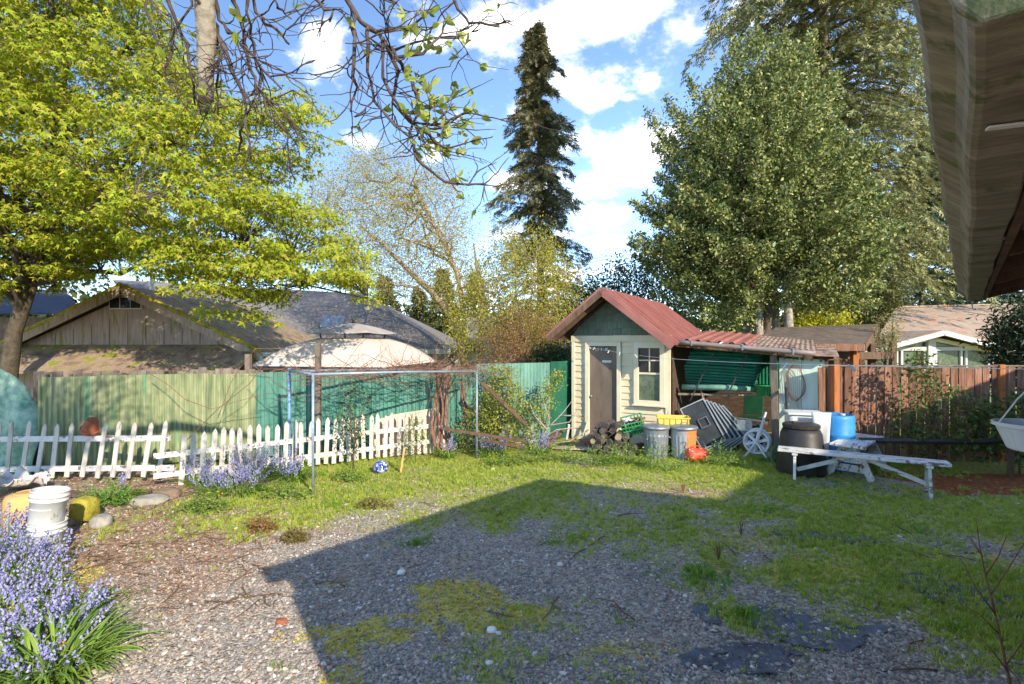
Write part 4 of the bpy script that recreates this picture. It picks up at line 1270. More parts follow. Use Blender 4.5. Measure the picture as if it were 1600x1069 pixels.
# ------------------------------------------------------------------ pipe arbor
pa, pb2, pc = G(489, 772), G(745, 716), G(452, 736)
t = thing('pipe_arbor', 'pale pipe frame arbor carrying bare grape vines', 'arbor', pa)
zt = 1.75
for p_, mt in ((pa, PIPE), (pb2, PIPE), (pc, PIPEBLUE)):
    m_ = MB(); m_.tube([p_ - pa + Vector((0, 0, -.1)), p_ - pa + Vector((0, 0, zt if p_ is not pb2 else 1.66))], .020 if mt is PIPE else .026, 10); m_.build('pole', mt, t, True)
m_ = MB(); m_.tube([Vector((0, 0, zt - .02)), (pb2 - pa) * .5 + Vector((0, 0, 1.70)), pb2 - pa + Vector((0, 0, 1.64))], .02, 10); m_.build('top_pipe', PIPE, t, True)
m_ = MB(); m_.tube([Vector((0, 0, zt - .02)), pc - pa + Vector((0, 0, zt - .03))], .02, 10); m_.build('top_pipe', PIPE, t, True)
pd = Vector((-2.1, 10.1, 0))
m_ = MB(); m_.tube([pc - pa + Vector((0, 0, zt - .05)), pd - pa + Vector((0, 0, 1.66))], .026, 8); m_.build('top_pipe', PIPE, t, True)
for p_, hh in ((G(497, 727), 2.18), (G(697, 707), 1.62)):
    m_ = MB(); m_.beam(p_ - pa, p_ - pa + Vector((0, 0, hh)), .10, .09); m_.build('wooden_post', GREYWOOD, t, bevel=.005)
e = MB(); e.tube([pb2 - pa + Vector((0, 0, 1.64)), pb2 - pa + Vector((0, 0, 1.66))], .04, 10); e.build('pipe_cap', GALV, t)

# ------------------------------------------------------------------ junk between the arbor and the shed
def junk(name, lab, cat, a, b_, w_, h_, mat):
    a, b_ = Vector(a), Vector(b_)
    t = thing(name, lab, cat, a)
    m_ = MB(); m_.beam((0, 0, 0), b_ - a, w_, h_); m_.build(cat.split()[-1], mat, t, bevel=.004)
    return t


junk('fallen_beam', 'long brown beam slanting down from the arbor corner', 'beam', P(752, 598, 9.7), P(822, 664, 10.0), .07, .07, BROWNWOOD)
junk('wooden_stake', 'dark upright stake standing under the slanting beam', 'stake', G(779, 702), P(773, 612, G(779, 702).y), .045, .045, BROWNWOOD)
junk('long_timber', 'upper of two dark timbers lying behind the far bluebells', 'timber', P(690, 670, 9.9), P(821, 690, 9.45), .05, .05, BROWNWOOD)
junk('long_timber', 'lower of two dark timbers lying behind the far bluebells', 'timber', P(755, 688, 9.6), P(820, 700, 9.3), .05, .05, BROWNWOOD)
t = thing('grey_slab', 'grey tapering board leaning on the fence beside the shed debris', 'board', G(822, 702))
m_ = MB(); m_.prism([(-.22, .25, .0), (.22, .18, .0), (.12, .62, .66), (-.02, .64, .66)], (0, .03, 0)); m_.build('slab', surf('warm_grey_board', [(158, 148, 140), (186, 178, 168)], 4, .85, .3), t)
junk('door_ramp_plank', 'wide weathered plank ramping up to the shed doorstep', 'plank', G(905, 705) + Vector((0, .0, .04)), G(942, 694) + Vector((0, .25, .22)), .30, .04, GREYWOOD)
junk('loose_plank', 'pale plank lying flat at the edge of the weeds by the shed door', 'plank', G(862, 703) + Vector((0, .0, .05)), G(938, 707) + Vector((0, 0, .06)), .22, .03, surf('sun_bleached_plank', [(176, 164, 148), (200, 188, 172)], 4, .85, .3))
junk('broken_board', 'broken brown board propped on the debris beside the shed corner', 'board', G(850, 705) + Vector((0, .2, .03)), G(880, 695) + Vector((0, .3, .28)), .2, .025, BROWNWOOD)
junk('white_post_piece', 'short white post piece leaning on the shed corner', 'post', G(884, 694) + Vector((0, 0, .01)), P(889, 664, 10.9), .05, .04, WHITE_PEEL)
junk('white_offcut', 'white painted offcut leaning on the shed door frame', 'board', sw(.30, -.12, .12), sw(.38, -.06, .42), .14, .02, WHITETRIM)
junk('garden_stake', 'thin tan stake standing beside the blue glazed ball', 'stake', G(626, 741), P(632, 700, G(626, 741).y), .03, .03, STUMP)
junk('iron_rod', 'thin rusty rod slanting across the debris by the shed', 'rod', G(790, 700) + Vector((0, .1, .05)), P(905, 690, 10.2), .02, .02, RUST)

# blue glazed ball
t = tag(MB().lathe([(.0, -.12)] + [(.125 * math.cos(a), .118 * math.sin(a)) for a in np.linspace(-1.45, 1.45, 15)] + [(0, .12)], 28).build('gazing_ball', CERAMIC, None, True), 'blue glazed garden ball with white specks on the soil', 'garden ball')
t.location = G(595, 741) + Vector((0, 0, .11))

# ------------------------------------------------------------------ right-hand fence, bench, barrels
FA, FB = Vector((5.72, 9.42, 0)), Vector((10.6, 9.30, 0))
t = thing('plank_fence', 'tall brown stained plank fence with gaps behind the bench', 'fence', FA)
nb_ = 34
PLK = []
for k in range(4):
    m_ = MB(); m_.prism([(-.064, 0, 0), (.064, 0, 0), (.064, 0, 1.745), (.03 * (k % 2), 0, 1.752), (-.064, 0, 1.745)], (0, .02, 0)); PLK.append(m_.mesh('plank', FENCEWOOD))
for i in range(nb_):
    o = link_mesh('plank', PLK[random.randrange(4)], t)
    o.location = (FB - FA) * (i / (nb_ - 1)) + Vector((random.uniform(-.008, .008), random.uniform(-.004, .004), random.uniform(-.02, .01)))
    o.rotation_euler = (0, R(random.uniform(-.5, .5)), R(random.uniform(-2, 2)))
for z_ in (.35, 1.5):
    m_ = MB(); m_.beam(Vector((0, .045, z_)), FB - FA + Vector((0, .045, z_)), .045, .09); m_.build('rail', BROWNWOOD, t)
m_ = MB(); m_.beam(Vector((-.05, .01, 1.765)), FB - FA + Vector((0, .01, 1.765)), .05, .025); m_.build('cap_rail', GREYWOOD, t)
for px in (1304, 1562):
    p_ = P(px, 570, 9.36) - FA
    m_ = MB(); m_.beam((p_.x, p_.y, 0), (p_.x, p_.y, 1.79), .15 if px < 1400 else .13, .10); m_.build('post', ORANGEWOOD, t, bevel=.006)

# long peeling bench
ba, bb_ = G(1238, 750) + Vector((-.10, .12, 0)), G(1460, 775) + Vector((.10, -.05, 0))
mid = (ba + bb_) / 2
ang = math.atan2(bb_.y - ba.y, bb_.x - ba.x)
LB = (bb_ - ba).length
t = thing('long_white_bench', 'long white bench with badly peeling paint and splayed legs', 'bench', Vector((mid.x, mid.y, 0)), ang)
for j, y_ in enumerate((-.075, .075)):
    m_ = MB(); m_.box((0, y_, .47), (LB + .12, .142, .045)); m_.build('seat_plank', WHITE_PEEL, t, bevel=.006)
for s_ in (-1, 1):
    x_ = s_ * (LB / 2 - .18)
    m_ = MB(); m_.box((x_, 0, .425), (.08, .27, .045)); m_.build('leg_cleat', WHITE_PEEL, t, bevel=.004)
    for q in (-1, 1):
        m_ = MB(); m_.beam((x_, q * .19, 0), (x_, q * .06, .41), .085, .04, up=(1, 0, 0)); m_.build('leg', WHITE_PEEL, t, bevel=.004)
    m_ = MB(); m_.beam((x_ - s_ * .03, 0, .16), (s_ * .12, 0, .43), .04, .06); m_.build('brace', WHITE_PEEL, t, bevel=.003)
m_ = MB(); m_.box((0, 0, .435), (.08, .26, .03)); m_.build('middle_cleat', WHITE_PEEL, t)
# second white table end-on
ta, tb = Vector((5.29, 8.12, 0)), Vector((6.30, 9.05, 0))
ang = math.atan2(tb.y - ta.y, tb.x - ta.x)
t = thing('small_white_table', 'small peeling white table standing end-on behind the long bench', 'table', (ta + tb) / 2, ang)
LB = (tb - ta).length
for k in range(3):
    m_ = MB(); m_.box((0, -.155 + .155 * k, .55), (LB, .148, .035)); m_.build('top_plank', WHITE_PEEL, t, bevel=.005)
for s_ in (-1, 1):
    x_ = s_ * (LB / 2 - .22)
    m_ = MB(); m_.box((x_, 0, .51), (.07, .44, .04)); m_.build('cleat', WHITE_PEEL, t)
    for q in (-1, 1):
        m_ = MB(); m_.beam((x_, q * .30, 0), (x_, q * .10, .50), .10, .04, up=(1, 0, 0)); m_.build('leg', WHITE_PEEL, t, bevel=.004)
    for z_ in (.16, .30, .42):
        m_ = MB(); m_.box((x_ + .03, 0, z_), (.02, .50 - .5 * z_, .11)); m_.build('end_board', WHITE_PEEL, t)
# black pipe
t = thing('black_pipe', 'long black pipe lying level from the white table to a trestle', 'pipe', P(1343, 688, 8.55))
bp0 = P(1343, 688, 8.55)
m_ = MB(); m_.tube([(0, 0, 0), (1.6, -.15, -.005), P(1640, 687, 8.2) - bp0], .042, 12); m_.build('tube', BLACKPLASTIC, t, True)
for px in (1580, 1636):
    q_ = P(px, 687, 8.27) - bp0
    m_ = MB(); m_.beam((q_.x, q_.y, -.045), (q_.x, q_.y + .02, -bp0.z), .06, .06); m_.build('trestle_leg', BROWNWOOD, t)
# compost bin
t = thing('black_compost_bin', 'round black compost bin with a screw lid behind the bench', 'compost bin', G(1257, 741) + Vector((0, .1, 0)))
m_ = MB(); m_.lathe([(0, 0), (.37, 0), (.38, .05), (.355, .36), (.355, .40), (.34, .42), (.315, .66), (.28, .74), (.22, .76), (0, .76)], 40); m_.build('body', BLACKPLASTIC, t, True)
m_ = MB(); m_.lathe([(.27, .755), (.28, .765), (.28, .815), (.25, .83), (.08, .84), (0, .84)], 32, wob=.02); m_.build('lid', BLACKPLASTIC, t)
m_ = MB(); m_.box((0, 0, .85), (.3, .05, .03)); m_.build('lid_grip', BLACKPLASTIC, t, bevel=.008)
m_ = MB(); m_.box((-.1, -.365, .14), (.26, .03, .2), (R(-4), 0, R(-12))); m_.build('hatch', BLACKPLASTIC, t, bevel=.005)
# barrels
t = thing('blue_barrel', 'blue plastic barrel standing against the fence end', 'barrel', Vector((5.60, 8.86, 0)))
m_ = MB(); m_.lathe([(0, 0), (.27, 0), (.285, .03), (.285, .28), (.295, .30), (.285, .32), (.285, .60), (.295, .62), (.285, .64), (.285, .90), (.27, .95), (.26, .955), (.26, .935), (0, .935)], 40); m_.build('body', BLUEPLASTIC, t, True)
m_ = MB(); m_.lathe([(0, .93), (.04, .93), (.04, .96), (0, .96)], 12, (.12, 0, 0)); m_.build('bung', WHITEPLASTIC, t)
t = thing('white_tote', 'dirty white plastic tote between the black bin and the blue barrel', 'tote', Vector((5.18, 9.1, 0)), R(-18))
m_ = MB(); m_.box((0, 0, .46), (.56, .5, .92), top=.94); m_.build('body', WHITEPLASTIC, t, bevel=.05)
m_ = MB(); m_.box((0, 0, .945), (.58, .52, .04)); m_.build('lid', surf('dirty_white_lid', [(196, 196, 190), (222, 222, 218)], 5, .5, .05, patch=((150, 146, 132), 5, .6, (1, 1, 1))), t, bevel=.012)
t = thing('white_rag', 'tattered white sheet draped from the tote over the blue barrel', 'sheet', Vector((5.26, 8.70, .985)), R(-18))
m_ = MB(); vs_ = []
for j in range(13):
    for i in range(7):
        v_ = j / 12; u_ = i / 6
        x_ = -.16 + .30 * u_ * (1 - .45 * v_) + .06 * v_; z_ = .02 - .72 * v_ * (1 - .15 * math.sin(u_ * 4)); y_ = -.02 - .05 * math.sin(u_ * 6 + v_ * 3) * v_ - .06 * v_
        vs_.append((x_, y_, z_))
m_.add(vs_, [(j * 7 + i, j * 7 + i + 1, (j + 1) * 7 + i + 1, (j + 1) * 7 + i) for j in range(12) for i in range(6)])
o = m_.build('cloth', WHITEPLASTIC, t, True); so_ = o.modifiers.new('thick', 'SOLIDIFY'); so_.thickness = .006
t = thing('brass_hose_coil', 'loose green hose coil hanging at the foot of the lean-to post', 'hose', G(1222, 735) + Vector((0, .1, .01)))
m_ = MB()
for k in range(3):
    m_.tube([(.16 * math.cos(a), .05 * math.sin(a) - .03 * k, .2 + .19 * math.sin(a)) for a in np.linspace(0, 6.2, 20)], .010, 6)
m_.build('coil', surf('green_hose', [(60, 84, 60), (84, 108, 80)], 5, .5, 0), t, True)

# hanging planter and the clothes line
hpx = Vector((2.37, 2.30, 0))
t = thing('hanging_planter', 'ribbed pale plastic hanging basket on three wires', 'planter', hpx + Vector((0, 0, 1.71)))
m_ = MB()
n_ = 60; vs_, fs_ = [], []
zs = [(.098, 0, 0), (.105, .006, 1), (.142, .100, 1), (.146, .105, 0), (.158, .108, 0), (.160, .124, 0), (.150, .125, 0), (.138, .10, 0), (.10, .012, 0)]
for r_, z_, rib in zs:
    for k in range(n_):
        a = 2 * math.pi * k / n_; rr = r_ + (.0035 if rib and k % 2 else 0); vs_.append((rr * math.cos(a), rr * math.sin(a), z_))
for i in range(len(zs) - 1):
    for k in range(n_):
        fs_.append((i * n_ + k, i * n_ + (k + 1) % n_, (i + 1) * n_ + (k + 1) % n_, (i + 1) * n_ + k))
fs_.append(tuple(range(n_))[::-1]); fs_.append(tuple(range((len(zs) - 1) * n_, len(zs) * n_)))
m_.add(vs_, fs_); m_.build('bowl', GREYPLASTIC, t)
hk = Vector((-.045, 0, .285))
for a in (165, 285, 45):
    m_ = MB(); m_.tube([(.153 * math.cos(R(a)), .153 * math.sin(R(a)), .118), hk * .55 + Vector((.153 * math.cos(R(a)) * .4, .153 * math.sin(R(a)) * .4, .075)), hk], .0035, 6); m_.build('hanger_wire', WHITEPLASTIC, t)
m_ = MB(); m_.box(hk + Vector((0, 0, .028)), (.016, .006, .06)); m_.build('hook_plate', WHITEPLASTIC, t, bevel=.002)
m_ = MB(); m_.tube([hk + Vector((0, 0, .055)), hk + Vector((.006, 0, .075)), hk + Vector((0, 0, .085)), hk + Vector((-.006, 0, .078))], .003, 6); m_.build('hook', WHITEPLASTIC, t)
la = hpx + hk + Vector((0, 0, 1.71 + .083)); lb = sw(.40, -.06, 2.10); lc = Vector((2.86, 2.55, 2.07))
t = thing('clothes_line', 'thin white clothes line strung from the house to the shed', 'line', Vector((0, 0, 0)))
pts = [lc, la] + [la.lerp(lb, f) + Vector((0, 0, -.10 * math.sin(math.pi * f))) for f in np.linspace(.05, 1, 24)]
m_ = MB(); m_.tube(pts, .0022, 5); m_.build('cord', ROPE, t, True)
for f in (.12, .2, .62, .72, .80, .93, .97):
    q_ = la.lerp(lb, f) + Vector((0, 0, -.10 * math.sin(math.pi * f)))
    m_ = MB(); m_.box(q_ + Vector((0, 0, -.015)), (.014, .012, .06), (0, R(random.uniform(-60, 60)), 0)); m_.build('clothes_peg', WHITEPLASTIC, t)

# ------------------------------------------------------------------ neighbouring buildings
# gabled garage at the left
GD = 13.0
ga = P(190, 447, GD)
t = thing('neighbour_garage', 'old gabled garage with mossy roof edges behind the yellow green fence', 'garage', Vector((ga.x, GD, 0)))
zE = 1.93; hw = 3.55; zA = ga.z
m_ = MB(); m_.prism([(-hw + .3, .28, 0), (hw - .3, .28, 0), (hw - .3, .28, zE), (0, .28, zA - .22), (-hw + .3, .28, zE)], (0, 5, 0)); m_.build('wall', GARAGEWALL, t)
for s_ in (-1, 1):
    e_ = hw if s_ > 0 else hw + .6
    ze = zA - (zA - zE) * e_ / hw
    m_ = MB(); m_.prism([(0, 0, zA), (s_ * e_, 0, ze), (s_ * e_, 5.6, ze), (0, 5.6, zA)], (0, 0, -.06)); m_.build('roof', MOSSROOF, t)
    d_ = Vector((s_ * e_, 0, ze - zA)).normalized(); up = Vector((-d_.z * s_, 0, d_.x * s_))
    m_ = MB(); m_.beam((0, -.02, zA - .12), (s_ * e_, -.02, ze - .12), .04, .20, up=up); m_.build('barge_board', GARAGEWALL, t)
    mv = []; m_ = MB()
    for k in range(26):
        q_ = Vector((0, -.02, zA + .015)).lerp(Vector((s_ * e_, -.02, ze + .015)), k / 25)
        mv.append(q_ + Vector((0, random.uniform(-.01, .03), random.uniform(-.015, .02))))
    m_.tube(mv, [random.uniform(.035, .075) for _ in mv], 6); m_.build('moss_edge', MOSSEDGE, t, True)
vw = MB(); vw.box((-.06, .23, zA - .42), (.84, .06, .32)); vent = vw.build('gable_window', WHITETRIM, t)
for k in range(3):
    m_ = MB(); m_.box((-.33 + .27 * k, .192, zA - .42), (.245, .012, .27)); m_.build('pane', GLASS, vent)
m_ = MB(); m_.prism([(-hw - .4, -.9, 1.45), (hw - .2, -.9, 1.45), (hw - .2, .27, 2.08), (-hw - .4, .27, 2.08)], (0, 0, .05)); m_.build('lean_roof', MOSSROOF, t)
for k in range(15):
    x_ = -hw + .2 + k * .47
    m_ = MB(); m_.box((x_, .268, 1.9 + .5 * (1 - abs(x_) / hw) * 1.0), (.02, .02, 1.0 * (1 - abs(x_) / hw) + .1)); m_.build('batten', GARAGEWALL, t)
m_ = MB(); m_.tube([(hw + .05, .0, zE - .05), (hw + .05, 2.0, zE - .05), (hw + .05, 5.5, zE - .05)], .06, 8); dg = m_.build('gutter', WHITETRIM, t, True)
m_ = MB(); m_.tube([(hw + .02, -.02, zE - .08), (hw + .0, .0, zE - .2), (hw - .2, .05, zE - .3), (hw - .3, .1, zE - .5), (hw - .3, .1, 0.1)], .045, 8); m_.build('downpipe', WHITETRIM, dg, True)

# big grey-roofed house
t = thing('grey_roofed_house', 'house with a broad grey shingle roof behind the beige canopy', 'house', Vector((-8, 20, 0)))
o_ = Vector((-8, 20, 0))
e0, e1 = P(200, 549, 19.5) - o_, P(704, 549, 19.5) - o_
r0, r1 = P(180, 440, 24.5) - o_, P(566, 462, 24.5) - o_
m_ = MB(); m_.prism([e0, e1, r1, r0], (0, 0, .08)); rf = m_.build('roof', SHINGLEGREY, t)
e2 = e1 + Vector((0, 9.5, 0)); 
m_ = MB(); m_.prism([e1, e2, r1], (0, 0, .08)); m_.build('roof_hip', SHINGLEGREY, t)
m_ = MB(); m_.box(((e0.x + e1.x) / 2 - .3, e0.y + 5, .95), (e1.x - e0.x - 1.4, 9, 1.85)); m_.build('wall', SIDING, t)
m_ = MB(); m_.beam(e0 + Vector((0, -.02, -.02)), e1 + Vector((0, -.02, -.02)), .04, .18); m_.build('fascia', WHITETRIM, t)
q_ = P(575, 483, 21.8) - o_; m_ = MB(); m_.box(q_, (.25, .25, .14)); m_.build('roof_vent', WHITETRIM, rf)
q_ = P(533, 508, 20.6) - o_; m_ = MB(); m_.box(q_ + Vector((-.35, 0, .12)), (.9, .06, .55), (R(-30), 0, 0)); m_.build('skylight', GALV, rf)
q_ = P(236, 440, 23.5) - o_; m_ = MB(); m_.tube([q_ + Vector((0, 0, -.6)), q_ + Vector((0, 0, .5))], .06, 8); m_.build('vent_pipe', GALV, rf)
t = thing('blue_roofed_house', 'house with a dark blue roof seen under the maple at the far left', 'house', Vector((-20, 26, 0)))
o_ = Vector((-20, 26, 0)); e0, e1 = P(-150, 492, 22) - o_, P(130, 492, 22) - o_; r0, r1 = P(-150, 452, 26) - o_, P(100, 456, 26) - o_
m_ = MB(); m_.prism([e0, e1, r1, r0], (0, 0, .08)); m_.build('roof', surf('dark_blue_roof', [(44, 48, 62), (62, 66, 80)], 4, .9, .3), t)
m_ = MB(); m_.box(((e0.x + e1.x) / 2, e0.y + 2.5, e0.z / 2 - .05), (e1.x - e0.x - .6, 4.4, e0.z - .1)); m_.build('wall', BROWNWOOD, t)

# gazebo canopy
GC = P(545, 560, 13.2)
t = thing('gazebo_canopy', 'two tier beige gazebo canopy standing behind the teal fence', 'gazebo', Vector((GC.x, 13.6, 0)), R(-12))
def tier(hw0, z0, hw1, z1, belly, n=10):
    m_ = MB(); vs_ = []
    ring = 40
    for j in range(n + 1):
        f = j / n; r_ = hw0 + (hw1 - hw0) * f; z_ = z0 + (z1 - z0) * (f + belly * math.sin(math.pi * f))
        for k in range(ring):
            sd_, q = divmod(k, ring // 4); u_ = q / (ring // 4) * 2 - 1
            p_ = [(u_, -1), (1, u_), (-u_, 1), (-1, -u_)][sd_]
            vs_.append((p_[0] * r_, p_[1] * r_, z_ - .05 * (1 - u_ * u_) * (1 - f) * (1 if j else .6)))
    m_.add(vs_, [(j * ring + k, j * ring + (k + 1) % ring, (j + 1) * ring + (k + 1) % ring, (j + 1) * ring + k) for j in range(n) for k in range(ring)])
    return m_
HW = 1.72
o = tier(HW, 1.62, .62, 2.30, .16).build('lower_canopy', CANVAS, t, True); so_ = o.modifiers.new('thick', 'SOLIDIFY'); so_.thickness = .01
o = tier(.86, 2.44, .05, 2.70, .10, 6).build('upper_canopy', CANVASDK, t, True); so_ = o.modifiers.new('thick', 'SOLIDIFY'); so_.thickness = .01
m_ = MB()
for s_ in (-1, 1):
    m_.beam((-HW, s_ * HW, 1.58), (HW, s_ * HW, 1.58), .05, .09); m_.beam((s_ * HW, -HW, 1.58), (s_ * HW, HW, 1.58), .05, .09)
m_.build('top_frame', BLACKPLASTIC, t)
for a in (-1, 1):
    for b_ in (-1, 1):
        m_ = MB(); m_.beam((a * HW, b_ * HW, 0), (a * HW, b_ * HW, 1.6), .08, .08); m_.build('post', BLACKPLASTIC, t)
        m_ = MB(); m_.beam((a * .58, b_ * .58, 2.26), (a * .62, b_ * .62, 2.5), .03, .03); m_.build('tier_strut', BLACKPLASTIC, t)
m_ = MB(); m_.lathe([(0, 2.70), (.05, 2.71), (.03, 2.76), (.06, 2.80), (0, 2.85)], 12); m_.build('finial', BLACKPLASTIC, t, True)

# small grey house behind the birch
o_ = Vector((P(745, 540, 28).x, 28, 0))
t = thing('small_grey_house', 'pale grey gabled house with white window seen through the birch', 'house', o_)
ap = P(735, 490, 28); 
m_ = MB(); m_.prism([(-1.2, 0, 0), (2.3, 0, 0), (2.3, 0, 2.7), (-.25, 0, ap.z), (-1.2, 0, 2.85)], (0, 5, 0)); m_.build('wall', SIDING, t)
for k in range(11):
    m_ = MB(); m_.box((.5, -.012, .3 + k * .22), (3.3, .02, .2), (R(3), 0, 0)); m_.build('siding_board', SIDING, t)
m_ = MB(); m_.box((-.35, -.04, 2.0), (.65, .06, .95)); wi = m_.build('window', WHITETRIM, t)
for s_ in (-1, 1):
    m_ = MB(); m_.box((-.35 + s_ * .15, -.075, 2.0), (.24, .02, .8)); m_.build('pane', GLASS, wi)
m_ = MB(); m_.prism([(-.25, -.3, ap.z + .05), (2.7, -.3, 2.55), (2.7, 5.2, 2.55), (-.25, 5.2, ap.z + .05)], (0, 0, .08)); m_.build('roof', SHINGLEGREY, t)
m_ = MB(); m_.prism([(-.25, -.3, ap.z + .05), (-1.7, -.3, 2.6), (-1.7, 5.2, 2.6), (-.25, 5.2, ap.z + .05)], (0, 0, .08)); m_.build('roof', SHINGLEGREY, t)
o_ = P(850, 560, 24); o_.z = 0
t = thing('blue_grey_house', 'blue grey house wall showing between hedge and shed eave', 'house', o_)
m_ = MB(); m_.box((.4, 1.5, 1.2), (4.6, 3, 2.4)); m_.build('wall', BLUEGREY, t)
m_ = MB(); m_.prism([(-2.2, -.4, 2.35), (3.0, -.4, 2.35), (3.0, 1.5, 3.1), (-2.2, 1.5, 3.1)], (0, 0, .08)); m_.build('roof', SHINGLEDK, t)
m_ = MB(); m_.prism([(-2.2, 3.4, 2.35), (3.0, 3.4, 2.35), (3.0, 1.5, 3.1), (-2.2, 1.5, 3.1)], (0, 0, .08)); m_.build('roof', SHINGLEDK, t)
m_ = MB(); m_.box((1.62, -.03, 1.3), (.12, .06, 2.3)); m_.build('corner_board', WHITETRIM, t)

# white trimmed house at the right
HD = 16.5
o_ = P(1462, 535, HD); o_.z = 0
t = thing('white_trimmed_house', 'house with needle strewn roof and white trimmed window gable beyond the fence', 'house', o_)
zA, zE2, hw = P(1462, 519, HD).z, P(1575, 548, HD).z, 2.35
m_ = MB(); m_.prism([(-hw + .25, .3, 0), (hw - .25, .3, 0), (hw - .25, .3, zE2 + .1), (0, .3, zA - .1), (-hw + .25, .3, zE2 + .1)], (0, 5, 0)); m_.build('wall', surf('dark_olive_wall', [(104, 112, 92), (130, 136, 114)], 4, .8, .1), t)
for s_ in (-1, 1):
    d_ = Vector((s_ * hw, 0, zE2 - zA)); up = Vector((-d_.z * s_, 0, d_.x * s_)).normalized()
    m_ = MB(); m_.prism([(0, -.3, zA + .05), (s_ * (hw + .15), -.3, zE2 - .02), (s_ * (hw + .15), 5, zE2 - .02), (0, 5, zA + .05)], (0, 0, -.06)); m_.build('porch_roof', SHINGLEBR, t)
    m_ = MB(); m_.beam((0, -.33, zA - .04), (s_ * (hw + .15), -.33, zE2 - .10), .04, .15, up=up); m_.build('barge_board', WHITETRIM, t)
    m_ = MB(); m_.beam((0, .22, zA - .22), (s_ * (hw - .2), .22, zE2 - .06), .12, .12, up=up); m_.build('gable_trim', surf('pale_yellow_trim', [(214, 208, 176), (226, 222, 194)], 4, .7, .05), t)
m_ = MB(); m_.box((0, .2, 1.0), (.24, .14, 2.9 + zA - 2.9 - .5 + 0)); m_.v = [(x_, y_, (z_ if z_ < 1 else zA - .16) if z_ > 0 else 0) for x_, y_, z_ in m_.v]; m_.build('gable_post', WHITETRIM, t)
m_ = MB(); m_.box((0, .22, 1.98), (hw * 2 - .5, .08, .12)); m_.build('window_header', WHITETRIM, t)
for k, (x0, x1) in enumerate(((-1.9, -1.05), (-.95, -.16), (.16, 1.05), (1.15, 1.95))):
    m_ = MB()
    for xa, xb, za, zb in ((x0, x0 + .06, .8, 1.92), (x1 - .06, x1, .8, 1.92), (x0, x1, .76, .82)):
        m_.box(((xa + xb) / 2, .24, (za + zb) / 2), (xb - xa, .07, zb - za))
    wi = m_.build('window', WHITETRIM, t)
    m_ = MB(); m_.box(((x0 + x1) / 2, .275, 1.37), (x1 - x0 - .12, .02, 1.08)); m_.build('pane', GLASSGREEN, wi)
for s_ in (-1, 1):
    m_ = MB(); m_.prism([(s_ * .2, .27, 2.06), (s_ * 1.7, .27, 2.06), (s_ * .2, .27, zA - .3)], (0, .015, 0)); m_.build('gable_pane', GLASSGREEN, t)
e0, e1 = P(1372, 531, 17.8) - o_, P(1640, 535, 17.8) - o_; r0, r1 = P(1400, 484, 21.5) - o_, P(1660, 478, 21.5) - o_
m_ = MB(); m_.prism([e0, e1, r1, r0], (0, 0, .08)); m_.build('main_roof', SHINGLEBR, t)
m_ = MB(); m_.beam(r0 + Vector((0, 0, .1)), r1 + Vector((0, 0, .1)), .2, .06); m_.build('ridge_cap', SHINGLEBR, t)
m_ = MB(); m_.box(((e0.x + e1.x) / 2, (e0.y + r0.y) / 2 + 1.6, 1.0), (e1.x - e0.x - .8, 6.5, 2.0)); m_.build('main_wall', SIDING, t)
# carport
o_ = P(1290, 540, 13.0); o_.z = 0
t = thing('brown_carport', 'low brown carport with dark shingle roof strewn with needles', 'carport', o_)
c0, c1 = P(1165, 540, 12.3) - o_, P(1350, 541, 12.3) - o_; d0, d1 = P(1215, 515, 15.5) - o_, P(1372, 510, 15.5) - o_
m_ = MB(); m_.prism([c0, c1, d1, d0], (0, 0, .06)); m_.build('roof', surf('needle_strewn_dark_shingle', [(74, 66, 58), (116, 100, 84)], 4, .95, .5, patch=((158, 130, 100), 5, .60, (1, 1, 1))), t)
m_ = MB(); m_.beam(c0 + Vector((0, -.02, -.04)), c1 + Vector((0, -.02, -.04)), .04, .16); m_.build('fascia', FENCEWOOD, t)
m_ = MB(); m_.beam(c1 + Vector((.02, 0, -.02)), d1 + Vector((.02, 0, -.02)), .04, .16); m_.build('barge_board', BROWNWOOD, t)
for px, d in ((1335, 12.5), (1362, 13.6), (1240, 12.6), (1395, 15.0)):
    q_ = P(px, 550, d) - o_; m_ = MB(); m_.beam((q_.x, q_.y, 0), (q_.x, q_.y, 2.02 + (d - 12.4) * .12), .14, .14); m_.build('post', ORANGEWOOD if px < 1340 else BROWNWOOD, t)
m_ = MB(); m_.beam(P(1300, 556, 12.5) - o_, P(1395, 556, 13.6) - o_, .08, .18); m_.build('beam', BROWNWOOD, t)
m_ = MB(); m_.box(P(1290, 560, 14.5) - o_ + Vector((0, 0, -.75)), (2.2, .05, 1.7)); m_.build('back_wall', BROWNWOOD, t)
